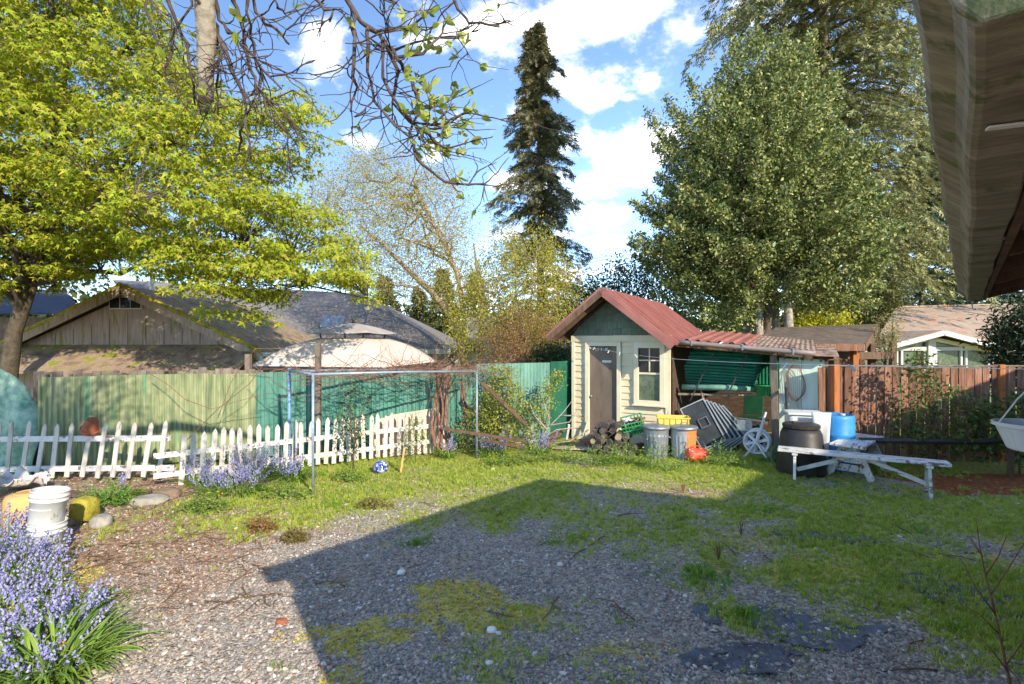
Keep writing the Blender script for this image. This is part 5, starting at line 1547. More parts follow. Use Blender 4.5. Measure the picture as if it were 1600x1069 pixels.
# utility pole and wires
q_ = P(1365, 500, 27); zb = 0
t = thing('utility_pole', 'grey wooden utility pole standing among the trees beyond the carport', 'utility pole', (q_.x, q_.y, 0))
m_ = MB(); m_.tube([(0, 0, 0), (0, 0, 5), (0, 0, 10.0)], [.19, .17, .14], 12); m_.build('pole', GREYWOOD, t, True)
m_ = MB(); m_.box((0, 0, 9.4), (2.2, .1, .12)); m_.build('crossarm', GREYWOOD, t)
for x_ in (-1, -.4, .4, 1):
    m_ = MB(); m_.lathe([(0, 9.46), (.04, 9.46), (.05, 9.52), (.03, 9.6), (0, 9.6)], 8, (x_, 0, 0)); m_.build('insulator', GREYPLASTIC, t)
for k, (a_, b_) in enumerate((((860, 424), (1040, 388)), ((880, 415), (1040, 383)), ((860, 436), (1040, 403)))):
    A_, B_ = P(*a_, 30), P(*b_, 27)
    d_ = B_ - A_
    t = thing('power_line', ('topmost', 'middle', 'lowest')[(1, 0, 2)[k]] + ' of three power lines crossing the sky beside the tall conifer', 'power line', A_ - d_ * 3)
    pts = [A_ + d_ * f - (A_ - d_ * 3) + Vector((0, 0, .02 * (f * 4) ** 2 * .3)) for f in np.linspace(-3, 3.0, 26)]
    m_ = MB(); m_.tube(pts, .013, 4); m_.build('cable', BLACKPLASTIC, t)
t = thing('service_wire', 'thin wire running from the utility pole over the needle strewn roof', 'power line', (q_.x, q_.y, P(1365, 468, 27).z))
m_ = MB(); m_.tube([(0, 0, 0), P(1480, 465, 27) - P(1365, 468, 27), P(1700, 455, 27) - P(1365, 468, 27)], .015, 4); m_.build('cable', BLACKPLASTIC, t)

# ------------------------------------------------------------------ trees
def inside(poly, x, y):
    c = np.zeros(len(x), bool)
    n_ = len(poly); j = n_ - 1
    for i in range(n_):
        xi, yi = poly[i]; xj, yj = poly[j]
        c ^= ((yi > y) != (yj > y)) & (x < (xj - xi) * (y - yi) / (yj - yi + 1e-9) + xi)
        j = i
    return c


def edge_dist(poly, x, y):
    d = np.full(len(x), 1e9)
    for i in range(len(poly)):
        a, b_ = np.array(poly[i - 1], float), np.array(poly[i], float)
        ab = b_ - a
        t_ = np.clip(((x - a[0]) * ab[0] + (y - a[1]) * ab[1]) / (ab @ ab), 0, 1)
        d = np.minimum(d, np.hypot(x - a[0] - t_ * ab[0], y - a[1] - t_ * ab[1]))
    return d


def crown_points(poly, d0, thick, n_, rng, shell=.5, edge=None):
    """points through a crown's volume: outline at the tree's own distance, rounded depth behind and before it"""
    poly = [((p[0] - 800) / 800 * d0, EYE - (p[1] - 535) / 800 * d0) for p in poly]
    xs, ys = [p[0] for p in poly], [p[1] for p in poly]
    x = rng.uniform(min(xs), max(xs), n_ * 6); z = rng.uniform(min(ys), max(ys), n_ * 6)
    k = inside(poly, x, z); x, z = x[k][:n_], z[k][:n_]
    e = edge_dist(poly, x, z)
    T = thick * np.sqrt(np.clip(e / (edge or thick), 0, 1))
    u = rng.uniform(-1, 1, len(x)); u = np.sign(u) * np.abs(u) ** shell
    return np.stack([x, d0 + u * T, z], -1)


def tubes_np(paths, radii, sides, mat, name, parent):
    m_ = MB()
    for p_, r_ in zip(paths, radii):
        m_.tube(p_, r_, sides, caps=False)
    return m_.build(name, mat, parent, True)


def curve(a, b_, bow, n_=5, jit=.0, rr=random):
    a, b_ = Vector(a), Vector(b_)
    L_ = (b_ - a).length
    return [a.lerp(b_, f) + Vector((0, 0, bow * L_ * math.sin(math.pi * f))) + (Vector((rr.gauss(0, jit), rr.gauss(0, jit), rr.gauss(0, jit))) * L_ if 0 < f < 1 else Vector()) for f in np.linspace(0, 1, n_)]


def limbs(t, trunk, pads, n_limb, r0, mat, bow=.08, twig_r=.012, name='trunk', sides=7, jit=.03, twig_name='twigs'):
    """trunk path, limbs from it to far pads, a twig to every other pad"""
    rr = random.Random(len(pads))
    trunk = [Vector(p) for p in trunk]
    m_ = MB()
    rt = np.linspace(r0, r0 * .45, len(trunk))
    m_.tube(trunk, list(rt), 10)
    pads = np.asarray(pads)
    sel = [int(np.argmax(pads[:, 2]))]
    dmin = np.linalg.norm(pads - pads[sel[0]], axis=1)
    while len(sel) < n_limb:
        i = int(np.argmax(dmin)); sel.append(i); dmin = np.minimum(dmin, np.linalg.norm(pads - pads[i], axis=1))
    smp = []
    tz = [p.z for p in trunk]
    for i in sel:
        e = Vector(pads[i])
        k = rr.uniform(.35, 1.0) * (len(trunk) - 1)
        a = trunk[int(k)].lerp(trunk[min(int(k) + 1, len(trunk) - 1)], k % 1)
        c_ = curve(a, e, bow, 9, jit, rr)
        m_.tube(c_, list(np.linspace(r0 * .42, twig_r, 9)), sides, caps=False)
        smp += c_[2:]
    wood = m_.build(name, mat, t, True)
    S = np.array([tuple(p) for p in smp])
    m_ = MB()
    for i in range(len(pads)):
        q = pads[i]
        dd = np.linalg.norm(S - q, axis=1) + np.maximum(0, S[:, 2] - q[2]) * .7
        j = int(np.argmin(dd))
        if dd[j] < .05:
            continue
        m_.tube(curve(S[j], q, bow * .7, 4, .04, rr), [twig_r, twig_r * .8, twig_r * .6, twig_r * .3], 4, caps=False)
    o = m_.build(twig_name, mat, t, True); o['kind'] = 'stuff'
    return wood


def crown(t, V, F, mat, name='crown'):
    o = link_mesh(name, np_mesh(name, V - np.array(t.location)[None], F, mat), t)
    o['kind'] = 'stuff'
    return o


def local(t, pts):
    return [Vector(p) - t.location for p in pts]


# --- maple at the left: flat layered sprays of small palmate leaves
rng = np.random.default_rng(5)
MAPLE = [(-420, -260), (90, -260), (215, -60), (245, 50), (320, 135), (395, 165), (440, 128), (505, 150), (495, 195), (440, 235), (452, 290), (520, 322), (592, 408), (568, 440), (480, 428), (440, 440), (425, 480), (340, 475),
         (285, 440), (250, 400), (150, 390), (70, 430), (20, 455), (-420, 480)]
md = 10.6
pads = crown_points(MAPLE, md, 2.8, 2300, rng, .7, 2.0)
pads[:, 2] = np.round(pads[:, 2] / .42) * .42 + rng.normal(0, .07, len(pads)) - .03 * (pads[:, 0] + 9.5)   # tiers
tr = thing('maple_tree', 'spreading yellow green maple with layered leaf sprays above the garage', 'tree', (-10.95, 11.0, 0))
base = Vector(tr.location)
loc_pads = pads - np.array(base)
limbs(tr, local(tr, [(-10.95, 11.0, 0), (-10.85, 11.0, 1.2), (-10.6, 10.9, 2.4), (-10.0, 10.7, 3.6), (-9.6, 10.6, 5.2), (-9.3, 10.6, 7.4)]), loc_pads, 26, .18, surf('grey_maple_bark', [(66, 58, 48), (104, 92, 76)], 10, .95, .8, 30), .07, .012)
nl = 90
cP = np.repeat(pads, nl, 0)
rad = np.sqrt(rng.random(len(cP))) * rng.uniform(.5, 1.0, len(pads)).repeat(nl) * .62
an = rng.random(len(cP)) * 6.283
out = np.stack([np.cos(an), np.sin(an), np.zeros_like(an)], -1)
cP = cP + out * rad[:, None] + np.stack([rng.normal(0, .03, len(cP)), rng.normal(0, .03, len(cP)), -.45 * rad ** 2 + rng.normal(0, .07, len(cP))], -1)
fwd = out + rng.normal(0, .5, (len(cP), 3)); fwd[:, 2] -= .7
up = np.tile(np.array([.18, -.30, 1.0]), (len(cP), 1)) + rng.normal(0, .55, (len(cP), 3))
V, F = stamp(cP, frames(fwd, up), rng.lognormal(math.log(.071), .30, len(cP)), *STAR)
MAPLELEAF = leafmat('young_maple_leaves', [(118, 144, 30), (158, 178, 44), (190, 198, 60), (142, 166, 40), (202, 194, 72), (184, 160, 70), (124, 158, 40)], .42, .5, .25)
crown(tr, V, F, MAPLELEAF)

# --- holly: dense, small glossy leaves
rng = np.random.default_rng(6)
HOLLY = [(1128, 150), (1158, 92), (1188, 72), (1222, 112), (1252, 108), (1272, 165), (1300, 215), (1330, 260), (1350, 330), (1358, 420), (1330, 480), (1285, 476), (1240, 488), (1180, 486), (1115, 505), (1065, 465), (1036, 430), (1018, 370),
         (1024, 310), (1042, 250), (1055, 200), (1082, 160)]
hd = 16.5
_h = []
for i in range(len(HOLLY)):                                              # lobed outline
    a_, b_ = np.array(HOLLY[i - 1], float), np.array(HOLLY[i], float)
    for f in (0, .33, .66):
        q = a_ + (b_ - a_) * f; o_ = q - np.array([1200, 300]); o_ = o_ / np.linalg.norm(o_)
        _h.append(tuple(q + o_ * rng.uniform(-34, 22)))
HOLLY = _h
pads = crown_points(HOLLY, hd, 2.6, 5200, rng, .45, 1.9)
kk = noise2(pads[:, 0] * 1.0 + pads[:, 1] * .7, pads[:, 2] - pads[:, 1] * .6, 61, 2, .62) > .53
pads = pads[kk]
bough = crown_points(HOLLY, hd, 2.7, 2600, rng, .38, 2.0)
sel = [0]; dm = np.linalg.norm(bough - bough[0], axis=1)
while len(sel) < 520:                                                    # evenly parted boughs
    i = int(np.argmax(dm)); sel.append(i); dm = np.minimum(dm, np.linalg.norm(bough - bough[i], axis=1))
bough = bough[sel]
ctr = np.array([P(1195, 320, hd).x, hd, P(1195, 330, hd).z])
od = unit(bough - ctr); od[:, 2] = od[:, 2] * .5 + .55; od = unit(od)
pads = bough - od * .25
tr = thing('holly_tree', 'broad dense holly tree with small glossy leaves behind the shed roof', 'tree', (P(1195, 500, hd).x, hd, 0))
limbs(tr, local(tr, [(tr.location.x, hd, 0), (tr.location.x, hd, 1.5), (tr.location.x + .1, hd, 3), (tr.location.x + .2, hd, 5), (tr.location.x + .1, hd, 8)]), pads - np.array(tr.location), 14, .16, BARK, .02, .008)
m_ = MB()
for px, dd in ((1168, .6), (1185, 0), (1232, -.4), (1212, .8)):
    q = P(px, 520, hd + dd) - tr.location
    m_.tube([(q.x, q.y, -.0), (q.x + .05, q.y, 1.5), (q.x + .0, q.y, 3.0), (q.x * .6, q.y * .6, 6)], [.17, .15, .13, .06], 9)
m_.build('side_stems', BARKPALE, tr, True)
nl = 330
bl = rng.uniform(.45, 1.0, len(bough)).repeat(nl)
tt = rng.uniform(-.45, 1, len(bough) * nl)
cP = np.repeat(bough, nl, 0) + np.repeat(od, nl, 0) * (tt * bl)[:, None] + rng.normal(0, 1, (len(tt), 3)) * (.23 * bl * (1.05 - .8 * np.abs(tt)))[:, None]
inner = crown_points([(1195 + (p[0] - 1195) * .80, 320 + (p[1] - 320) * .82) for p in HOLLY], hd, 1.5, 16000, rng, 1.0, 1.6)
sz_ = np.concatenate([rng.lognormal(math.log(.092), .28, len(cP)), rng.uniform(.14, .24, len(inner))])
cP = np.concatenate([cP, inner])
V, F = stamp(cP, frames(rng.normal(0, 1, (len(cP), 3)) + np.concatenate([np.repeat(od, nl, 0), np.zeros_like(inner)]) * .6, rng.normal(0, 1, (len(cP), 3)) + np.array([.2, -.5, .6])), sz_, *LEAF)
HOLLYLEAF = leafmat('glossy_holly_leaves', [(60, 76, 36), (96, 110, 52), (132, 142, 74), (166, 168, 100), (80, 98, 50), (186, 180, 118)], .15, .42, .33)
crown(tr, V, F, HOLLYLEAF)


# --- conifers
def conifer(name, label, base, h, prof, nb, ns, size, cols, seed, droop=.5, skirt=.08, lean=(0, 0), gaps=.0, bark=BARK, group=None, trunk_r=None):
    rng = np.random.default_rng(seed)
    tr = thing(name, label, 'tree', base, 0, group)
    t_ = np.sort(rng.random(nb) ** .9)
    z = h * (skirt + (1 - skirt) * t_)
    phi = np.arange(nb) * 2.39996 + rng.normal(0, .4, nb)
    L_ = np.array([prof(v) for v in t_]) * rng.uniform(.5, 1.2, nb)
    L_ *= 1 - gaps * (noise2(phi * 2, t_ * 14, seed, 2) > .62)
    o_ = np.stack([np.cos(phi), np.sin(phi), np.zeros(nb)], -1)
    s_ = (rng.random((nb, ns)) ** .75) * .93 + .07
    rise = .28
    r_ = s_ * L_[:, None]
    zz = z[:, None] + L_[:, None] * (rise * s_ - droop * s_ ** 2 * 1.0)
    lat = rng.normal(0, 1, (nb, ns)) * .13 * L_[:, None] * (.25 + .8 * s_ * (1.25 - s_))
    lx = lean[0] * (zz / h) ** 2; ly = lean[1] * (zz / h) ** 2
    Pn = np.stack([o_[:, None, 0] * r_ - o_[:, None, 1] * lat + lx, o_[:, None, 1] * r_ + o_[:, None, 0] * lat + ly, zz - np.abs(lat) * .35 - rng.random((nb, ns)) ** 2 * (size * .5 + .10 * L_[:, None] * s_)], -1)
    fw = o_[:, None, :] + np.stack([-o_[:, None, 1] * lat, o_[:, None, 0] * lat, np.zeros_like(lat)], -1) * (2.2 / np.maximum(L_, .3))[:, None, None]
    fw = fw + rng.normal(0, .38, fw.shape); fw[..., 2] += rise * .6 - droop * 1.5 * s_
    up = np.tile(np.array([0, 0, 1.]), (nb * ns, 1)) + rng.normal(0, .45, (nb * ns, 3))
    V, F = stamp(Pn.reshape(-1, 3), frames(fw.reshape(-1, 3), up), size * rng.uniform(.6, 1.25, nb * ns), *SPRAY)
    m = leafmat(name + '_needles', cols, .12, .6, .25)
    o = link_mesh('crown', np_mesh('crown', V, F, m), tr); o['kind'] = 'stuff'
    m_ = MB()
    r0 = trunk_r or h * .014
    m_.tube([(lean[0] * f * f, lean[1] * f * f, h * f) for f in np.linspace(0, .97, 8)], list(np.linspace(r0, .03, 8)), 9); m_.build('trunk', bark, tr, True)
    m_ = MB()
    for i in range(0, nb, 2):
        f = z[i] / h
        c0 = Vector((lean[0] * f * f, lean[1] * f * f, z[i]))
        pts = [c0 + Vector((o_[i, 0] * L_[i] * q, o_[i, 1] * L_[i] * q, L_[i] * (rise * q - droop * q * q))) for q in (0, .35, .7, .95)]
        m_.tube(pts, [r0 * .16 + .012, r0 * .1 + .008, .012, .006], 4, caps=False)
    m_.build('branches', bark, tr, True)
    return tr


cb_ = P(845, 535, 40)
conifer('tall_fir', 'tall narrow dark fir standing alone in the middle of the sky', (cb_.x, 40, 0), P(838, 38, 40).z,
        lambda t: (4.5 * (1 - t) ** .7 + .35) * (1 + .22 * math.sin(t * 31)), 250, 84, .62, [(74, 82, 60), (104, 108, 78), (136, 132, 96), (164, 154, 114)], 31, .5, .10, (-.35, 0), .6)
cb_ = P(1285, 535, 24.5)
conifer('great_spruce', 'huge spruce with hanging tan green sprays behind the holly', (cb_.x, 24.5, 0), 36,
        lambda t: 6.9 * (1 - t) ** .5 + .3, 460, 150, .44, [(78, 94, 56), (116, 124, 76), (156, 154, 100), (186, 176, 124), (96, 108, 66)], 32, .62, .155, (0, 0), .25)
cb_ = P(1440, 535, 30)
conifer('blue_green_fir', 'blue green fir behind the needle strewn roof beside the gutter', (cb_.x, 30, 0), 14.5,
        lambda t: 4.6 * (1 - t) ** .8 + .2, 260, 44, .62, [(58, 76, 62), (84, 100, 78), (112, 124, 94)], 33, .45, .08)
cb_ = P(1545, 535, 36)
conifer('dark_fir', 'dark fir showing between the gutter end and the roof', (cb_.x, 36, 0), 12,
        lambda t: 4.5 * (1 - t) ** .8 + .2, 160, 36, .7, [(36, 48, 44), (54, 66, 56)], 34, .45, .08)  # needles in two very dark greens
for k, (px, d, h, w_, lab) in enumerate(((602, 34, 6.6, 2.0, 'small dark conifer behind the birch stems'), (692, 38, 7.6, 2.2, 'yellowish conifer just beyond the birch'), (742, 42, 8.0, 2.0, 'slim yellowish conifer between birch and hazel'),
                                         (655, 46, 7.0, 2.4, 'dim conifer farthest back behind the birch'))):
    cb_ = P(px, 535, d)
    conifer('background_conifer', lab, (cb_.x, d, 0), h, lambda t, w_=w_: w_ * (1 - t) ** .9 + .15, 110, 30, .55,
            [(58, 70, 40), (92, 98, 50), (120, 118, 62)] if k in (1, 2) else [(40, 50, 38), (62, 68, 46)], 40 + k, .4, .05, group='small conifers behind the birch')

# --- birch: thin stems, sparse fine leaves
rng = np.random.default_rng(8)
BIRCH = [(482, 330), (490, 262), (530, 268), (560, 240), (590, 232), (640, 250), (700, 270), (735, 330), (755, 420), (735, 480), (640, 480), (560, 450), (520, 420)]
bd = 18.0
pads = crown_points(BIRCH, bd, 2.6, 760, rng, .8, 2.0)
tr = thing('birch_tree', 'sparse birch with pinkish stems and fine new leaves', 'tree', (P(728, 545, bd).x, bd, 0))
b0 = tr.location
st = [P(728, 560, bd), P(725, 500, bd), P(715, 430, bd), P(690, 375, bd), P(668, 330, bd), P(650, 290, bd)]
st[0].z = 0
limbs(tr, local(tr, st), pads - np.array(b0), 24, .10, BARKBIRCH, .05, .008, jit=.04)
m_ = MB(); st2 = [P(738, 560, bd - .2), P(712, 500, bd - .3), P(672, 455, bd - .5), P(640, 425, bd - .6), P(600, 385, bd - .8), P(560, 350, bd - .8)]; st2[0].z = 0
m_.tube(local(tr, st2), [.14, .12, .10, .08, .05, .02], 8)
st3 = [P(748, 560, bd + .3), P(752, 500, bd + .3), P(748, 440, bd + .4), P(740, 380, bd + .4)]; st3[0].z = 0
m_.tube(local(tr, st3), [.13, .10, .07, .02], 8); m_.build('side_stems', BARKBIRCH, tr, True)
nl = 62
cP = np.repeat(pads, nl, 0) + rng.normal(0, 1, (len(pads) * nl, 3)) * np.array([.36, .34, .34])
V, F = stamp(cP, frames(rng.normal(0, 1, (len(cP), 3)), rng.normal(0, 1, (len(cP), 3))), rng.uniform(.04, .08, len(cP)), *LEAF)
crown(tr, V, F, leafmat('birch_leaves', [(164, 160, 84), (190, 184, 104), (152, 154, 78)], .4, .5, .2))
m_ = MB(); rr = random.Random(3)
for q in pads[::1]:
    for _ in range(2):
        e = Vector(q) + Vector((rr.gauss(0, .34), rr.gauss(0, .3), rr.gauss(.05, .3)))
        m_.tube(curve(Vector(q) - b0, e - b0, .05, 3), [.005, .004, .002], 3, caps=False)
m_.build('fine_twigs', BARKBIRCH, tr)

# --- hazel / willow thicket between birch and shed
rng = np.random.default_rng(9)
HAZEL = [(700, 480), (735, 440), (770, 395), (790, 352), (815, 372), (850, 370), (880, 400), (905, 440), (905, 500), (890, 545), (850, 560), (790, 552), (745, 560), (705, 545)]
wd = 15.0
pads = crown_points(HAZEL, wd, 1.9, 560, rng, .7, 1.5)
tr = thing('hazel_thicket', 'yellow green upright hazel thicket between birch and shed', 'tree', (P(800, 560, wd).x, wd, 0))
b0 = tr.location
limbs(tr, local(tr, [(b0.x, wd, 0), (b0.x + .1, wd, .8), (b0.x + .2, wd, 1.6), (b0.x + .3, wd, 2.6)]), pads - np.array(b0), 22, .07, BARKBIRCH, .0, .009, jit=.03)
nl = 44
cP = np.repeat(pads, nl, 0) + rng.normal(0, 1, (len(pads) * nl, 3)) * np.array([.15, .15, .32])
V, F = stamp(cP, frames(rng.normal(0, 1, (len(cP), 3)) + np.array([0, 0, .8]), rng.normal(0, 1, (len(cP), 3))), rng.uniform(.045, .08, len(cP)), *LEAF)
crown(tr, V, F, leafmat('hazel_leaves', [(160, 156, 62), (188, 180, 80), (138, 142, 56), (198, 184, 98)], .4, .5, .2))
# brownish shrub below it
SHR = [(755, 520), (800, 490), (850, 490), (875, 520), (872, 565), (800, 575), (755, 570)]
pads = crown_points(SHR, 13.6, .9, 260, rng, .8, .8)
tr = thing('russet_shrub', 'twiggy russet shrub below the hazel behind the fence', 'shrub', (P(815, 560, 13.6).x, 13.6, 0))
b0 = tr.location
limbs(tr, local(tr, [(b0.x, 13.6, 0), (b0.x, 13.6, .6), (b0.x + .1, 13.6, 1.2)]), pads - np.array(b0), 16, .05, VINEBARK, 0, .008)
cP = np.repeat(pads, 30, 0) + rng.normal(0, 1, (len(pads) * 30, 3)) * .17
V, F = stamp(cP, frames(rng.normal(0, 1, (len(cP), 3)), rng.normal(0, 1, (len(cP), 3))), rng.uniform(.03, .055, len(cP)), *LEAF)
crown(tr, V, F, leafmat('russet_leaves', [(150, 110, 70), (182, 140, 92), (128, 116, 66), (168, 128, 100)], .4, .5, .2))


def bush(name, label, poly, d, thick, npads, nl, spread, size, cols, seed, shape=LEAF, stems=6, cat='shrub', bark=BARK, trans=.3, group=None):
    rng = np.random.default_rng(seed)
    pads = crown_points(poly, d, thick, npads, rng, .6, thick)
    pads[:, 2] = np.maximum(pads[:, 2], .05)
    cx = float(np.mean(pads[:, 0]))
    tr = thing(name, label, cat, (cx, d, 0), 0, group)
    zt = float(np.percentile(pads[:, 2], 60))
    limbs(tr, [(0, 0, 0), (0, 0, zt * .3), (.03, 0, zt * .6), (0, .03, zt)], pads - np.array(tr.location), min(stems, len(pads)), max(.012, .02 * zt), bark, 0, .006, name='stem', sides=5, twig_name='twigs')
    cP = np.repeat(pads, nl, 0) + rng.normal(0, 1, (len(pads) * nl, 3)) * spread
    cP[:, 2] = np.maximum(cP[:, 2], .03)
    V, F = stamp(cP, frames(rng.normal(0, 1, (len(cP), 3)), rng.normal(0, .6, (len(cP), 3)) + np.array([0, -.25, .7])), size * rng.uniform(.6, 1.25, len(cP)), *shape)
    crown(tr, V, F, leafmat(name + '_leaves', cols, trans, .5, .3), 'foliage')
    return tr


DKGREEN = [(34, 50, 30), (52, 70, 36), (72, 88, 46), (90, 100, 54)]
bush('dark_hedge', 'dark evergreen hedge showing over the fence beside the shed', [(838, 548), (862, 542), (900, 548), (900, 610), (838, 610)], 13.0, .6, 160, 40, .14, .07, DKGREEN, 51, cat='hedge')
bush('yellow_shrub', 'bright yellow green shrub glowing below the holly', [(1245, 475), (1275, 455), (1310, 470), (1320, 510), (1240, 515)], 19.5, 1.2, 240, 40, .24, .10, [(150, 158, 36), (186, 186, 54), (204, 196, 70)], 52)
bush('ivy_thicket', 'ivy clad thicket behind the carport', [(1290, 450), (1330, 430), (1390, 440), (1400, 510), (1300, 515)], 22, 1.2, 220, 40, .3, .13, [(72, 82, 40), (110, 114, 56), (150, 146, 80)], 53)
bush('roof_vine', 'pale dry vine tumbling off the carport roof corner', [(1372, 500), (1395, 490), (1400, 520), (1385, 560), (1365, 575), (1372, 530)], 13.8, .3, 90, 26, .11, .05, [(150, 140, 86), (178, 166, 108), (120, 124, 66)], 54, cat='vine')
bush('dark_laurel', 'dark glossy laurel crowding the right edge under the eave', [(1560, 515), (1580, 488), (1650, 470), (1690, 575), (1610, 640), (1582, 600)], 11.4, 1.0, 300, 34, .17, .15, [(26, 40, 22), (42, 58, 30), (58, 72, 38)], 55, LANCE, trans=.12)
bush('leafy_rose_bush', 'tall leafy bush in front of the plank fence with reddish top', [(1398, 690), (1405, 640), (1415, 585), (1430, 548), (1450, 560), (1462, 600), (1500, 610), (1540, 640), (1545, 700), (1480, 715), (1420, 712)], 8.75, .4, 190, 14, .075, .075, [(52, 78, 34), (80, 104, 46), (110, 128, 60), (140, 120, 70)], 56, stems=14, bark=VINEBARK)
bush('bramble_bush', 'low green bramble spreading behind the hanging planter', [(1520, 660), (1560, 620), (1620, 610), (1660, 640), (1660, 715), (1530, 715)], 8.5, .5, 170, 14, .09, .08, [(48, 76, 34), (72, 98, 44), (98, 118, 54)], 57, stems=12, bark=VINEBARK)
bush('distant_maple', 'dark leafy tree far behind the shed ridge', [(925, 470), (950, 420), (985, 415), (1040, 425), (1075, 440), (1090, 500), (930, 520)], 34, 2.4, 260, 40, .5, .2, [(52, 66, 44), (74, 86, 52), (96, 104, 62)], 58, cat='tree')
bush('distant_oak', 'dark rounded tree behind the hazel and the tall fir', [(880, 480), (905, 440), (935, 450), (960, 500), (880, 530)], 32, 1.8, 140, 40, .42, .18, [(50, 64, 38), (76, 84, 48), (108, 108, 60)], 59, cat='tree')

# far wood that closes the horizon
rng = np.random.default_rng(12)
n_ = 900
aa = rng.uniform(-62, 62, n_); dist = rng.uniform(62, 80, n_)
cx, cy = dist * np.sin(np.radians(aa)), dist * np.cos(np.radians(aa))
cz = rng.uniform(.5, 1, n_) * (4.2 + 3.6 * noise2(aa * .13, aa * 0, 4, 3))
pads = np.stack([cx, cy, cz], -1)
cP = np.repeat(pads, 34, 0) + rng.normal(0, 1, (n_ * 34, 3)) * np.array([1.5, 1.2, 1.1]); cP[:, 2] = np.abs(cP[:, 2])
V, F = stamp(cP, frames(rng.normal(0, 1, (len(cP), 3)), rng.normal(0, 1, (len(cP), 3))), rng.uniform(.5, 1.0, len(cP)), *LEAF)
fw = link_mesh('far_woods', np_mesh('far_woods', V, F, leafmat('far_foliage', [(40, 52, 34), (62, 74, 46), (84, 92, 56)], .15, .7, .1))); tag(fw, 'dark far woods closing the view behind the houses', 'woods', None, 'stuff')

# --- bare fruit tree overhead: trunk beside the camera, boughs hang into the top of the picture
tr = thing('pear_tree', 'nearly bare old fruit tree drooping knobbly twigs from overhead', 'tree', (-4.3, 1.5, 0))
b0 = Vector(tr.location)
m_ = MB()
m_.tube(local(tr, [(-4.3, 1.5, 0), (-4.25, 1.5, 1.4), (-4.1, 1.6, 2.6), (-3.7, 1.9, 3.7), (-2.9, 2.3, 4.35), (-1.8, 2.55, 4.6), (-.8, 2.65, 4.55), (.1, 2.7, 4.4)]), [.20, .18, .16, .14, .11, .085, .055, .03], 10)
m_.tube(local(tr, [(-4.1, 1.6, 2.6), (-4.6, 2.4, 3.9), (-5.4, 3.4, 4.9)]), [.13, .1, .05], 8)
m_.tube(local(tr, [(-4.1, 1.6, 2.6), (-4.3, .6, 4.2), (-4.1, -.4, 5.4)]), [.12, .09, .04], 8)
m_.build('trunk', BARKPALE, tr, True)
m_ = MB()
stub = [P(318, -90, 2.6), P(319, 0, 2.6), P(323, 60, 2.6), P(321, 110, 2.6), P(322, 157, 2.6)]
m_.tube(local(tr, stub), [.060, .050, .046, .040, .036], 10); m_.build('sawn_limb', surf('lichen_white_bark', [(104, 94, 78), (164, 154, 136)], 14, .9, .6), tr, True)
rr = random.Random(17)
twigs = MB()
tips = []


def knobby(path, r0, r1, d, kids=3, depth=0):
    pts = [P(x_, y_, d + (dz[0] if dz else 0)) for x_, y_, *dz in path]
    # resample with small kinks
    out = []
    for a, b_ in zip(pts[:-1], pts[1:]):
        seg = max(2, int((b_ - a).length / .05))
        for k in range(seg):
            out.append(a.lerp(b_, k / seg) + Vector((rr.gauss(0, .006), rr.gauss(0, .006), rr.gauss(0, .006))))
    out.append(pts[-1])
    n_ = len(out)
    rad = [(r0 + (r1 - r0) * k / (n_ - 1)) * rr.uniform(.8, 1.3) for k in range(n_)]
    twigs.tube(local(tr, out), rad, 5)
    grow(out, r1, kids, depth)
    tips.append((out[-1], (out[-1] - out[-2]).normalized()))


def grow(out, r1, kids, depth):
    n_ = len(out)
    for _ in range(kids):
        k = rr.randrange(n_ // 4, n_)
        p_ = out[k]; d_ = (out[min(k + 1, n_ - 1)] - out[max(0, k - 1)]).normalized()
        d_ = (d_ + Vector((rr.gauss(0, .7), rr.gauss(0, .5), rr.gauss(-.05, .6)))).normalized()
        L_ = rr.uniform(.08, .22) * (1 if depth else 1.2)
        q = [p_]
        for s_ in range(6):
            d_ = (d_ + Vector((rr.gauss(0, .18), rr.gauss(0, .15), rr.gauss(.03, .16)))).normalized()
            q.append(q[-1] + d_ * L_ / 6)
        twigs.tube(local(tr, q), [r1 * .9 * rr.uniform(.8, 1.2) * (1 - .08 * s_) for s_ in range(7)], 4)
        tips.append((q[-1], d_))
        if depth < 2 and rr.random() < .75:
            grow(q, r1 * .8, 2, depth + 1)


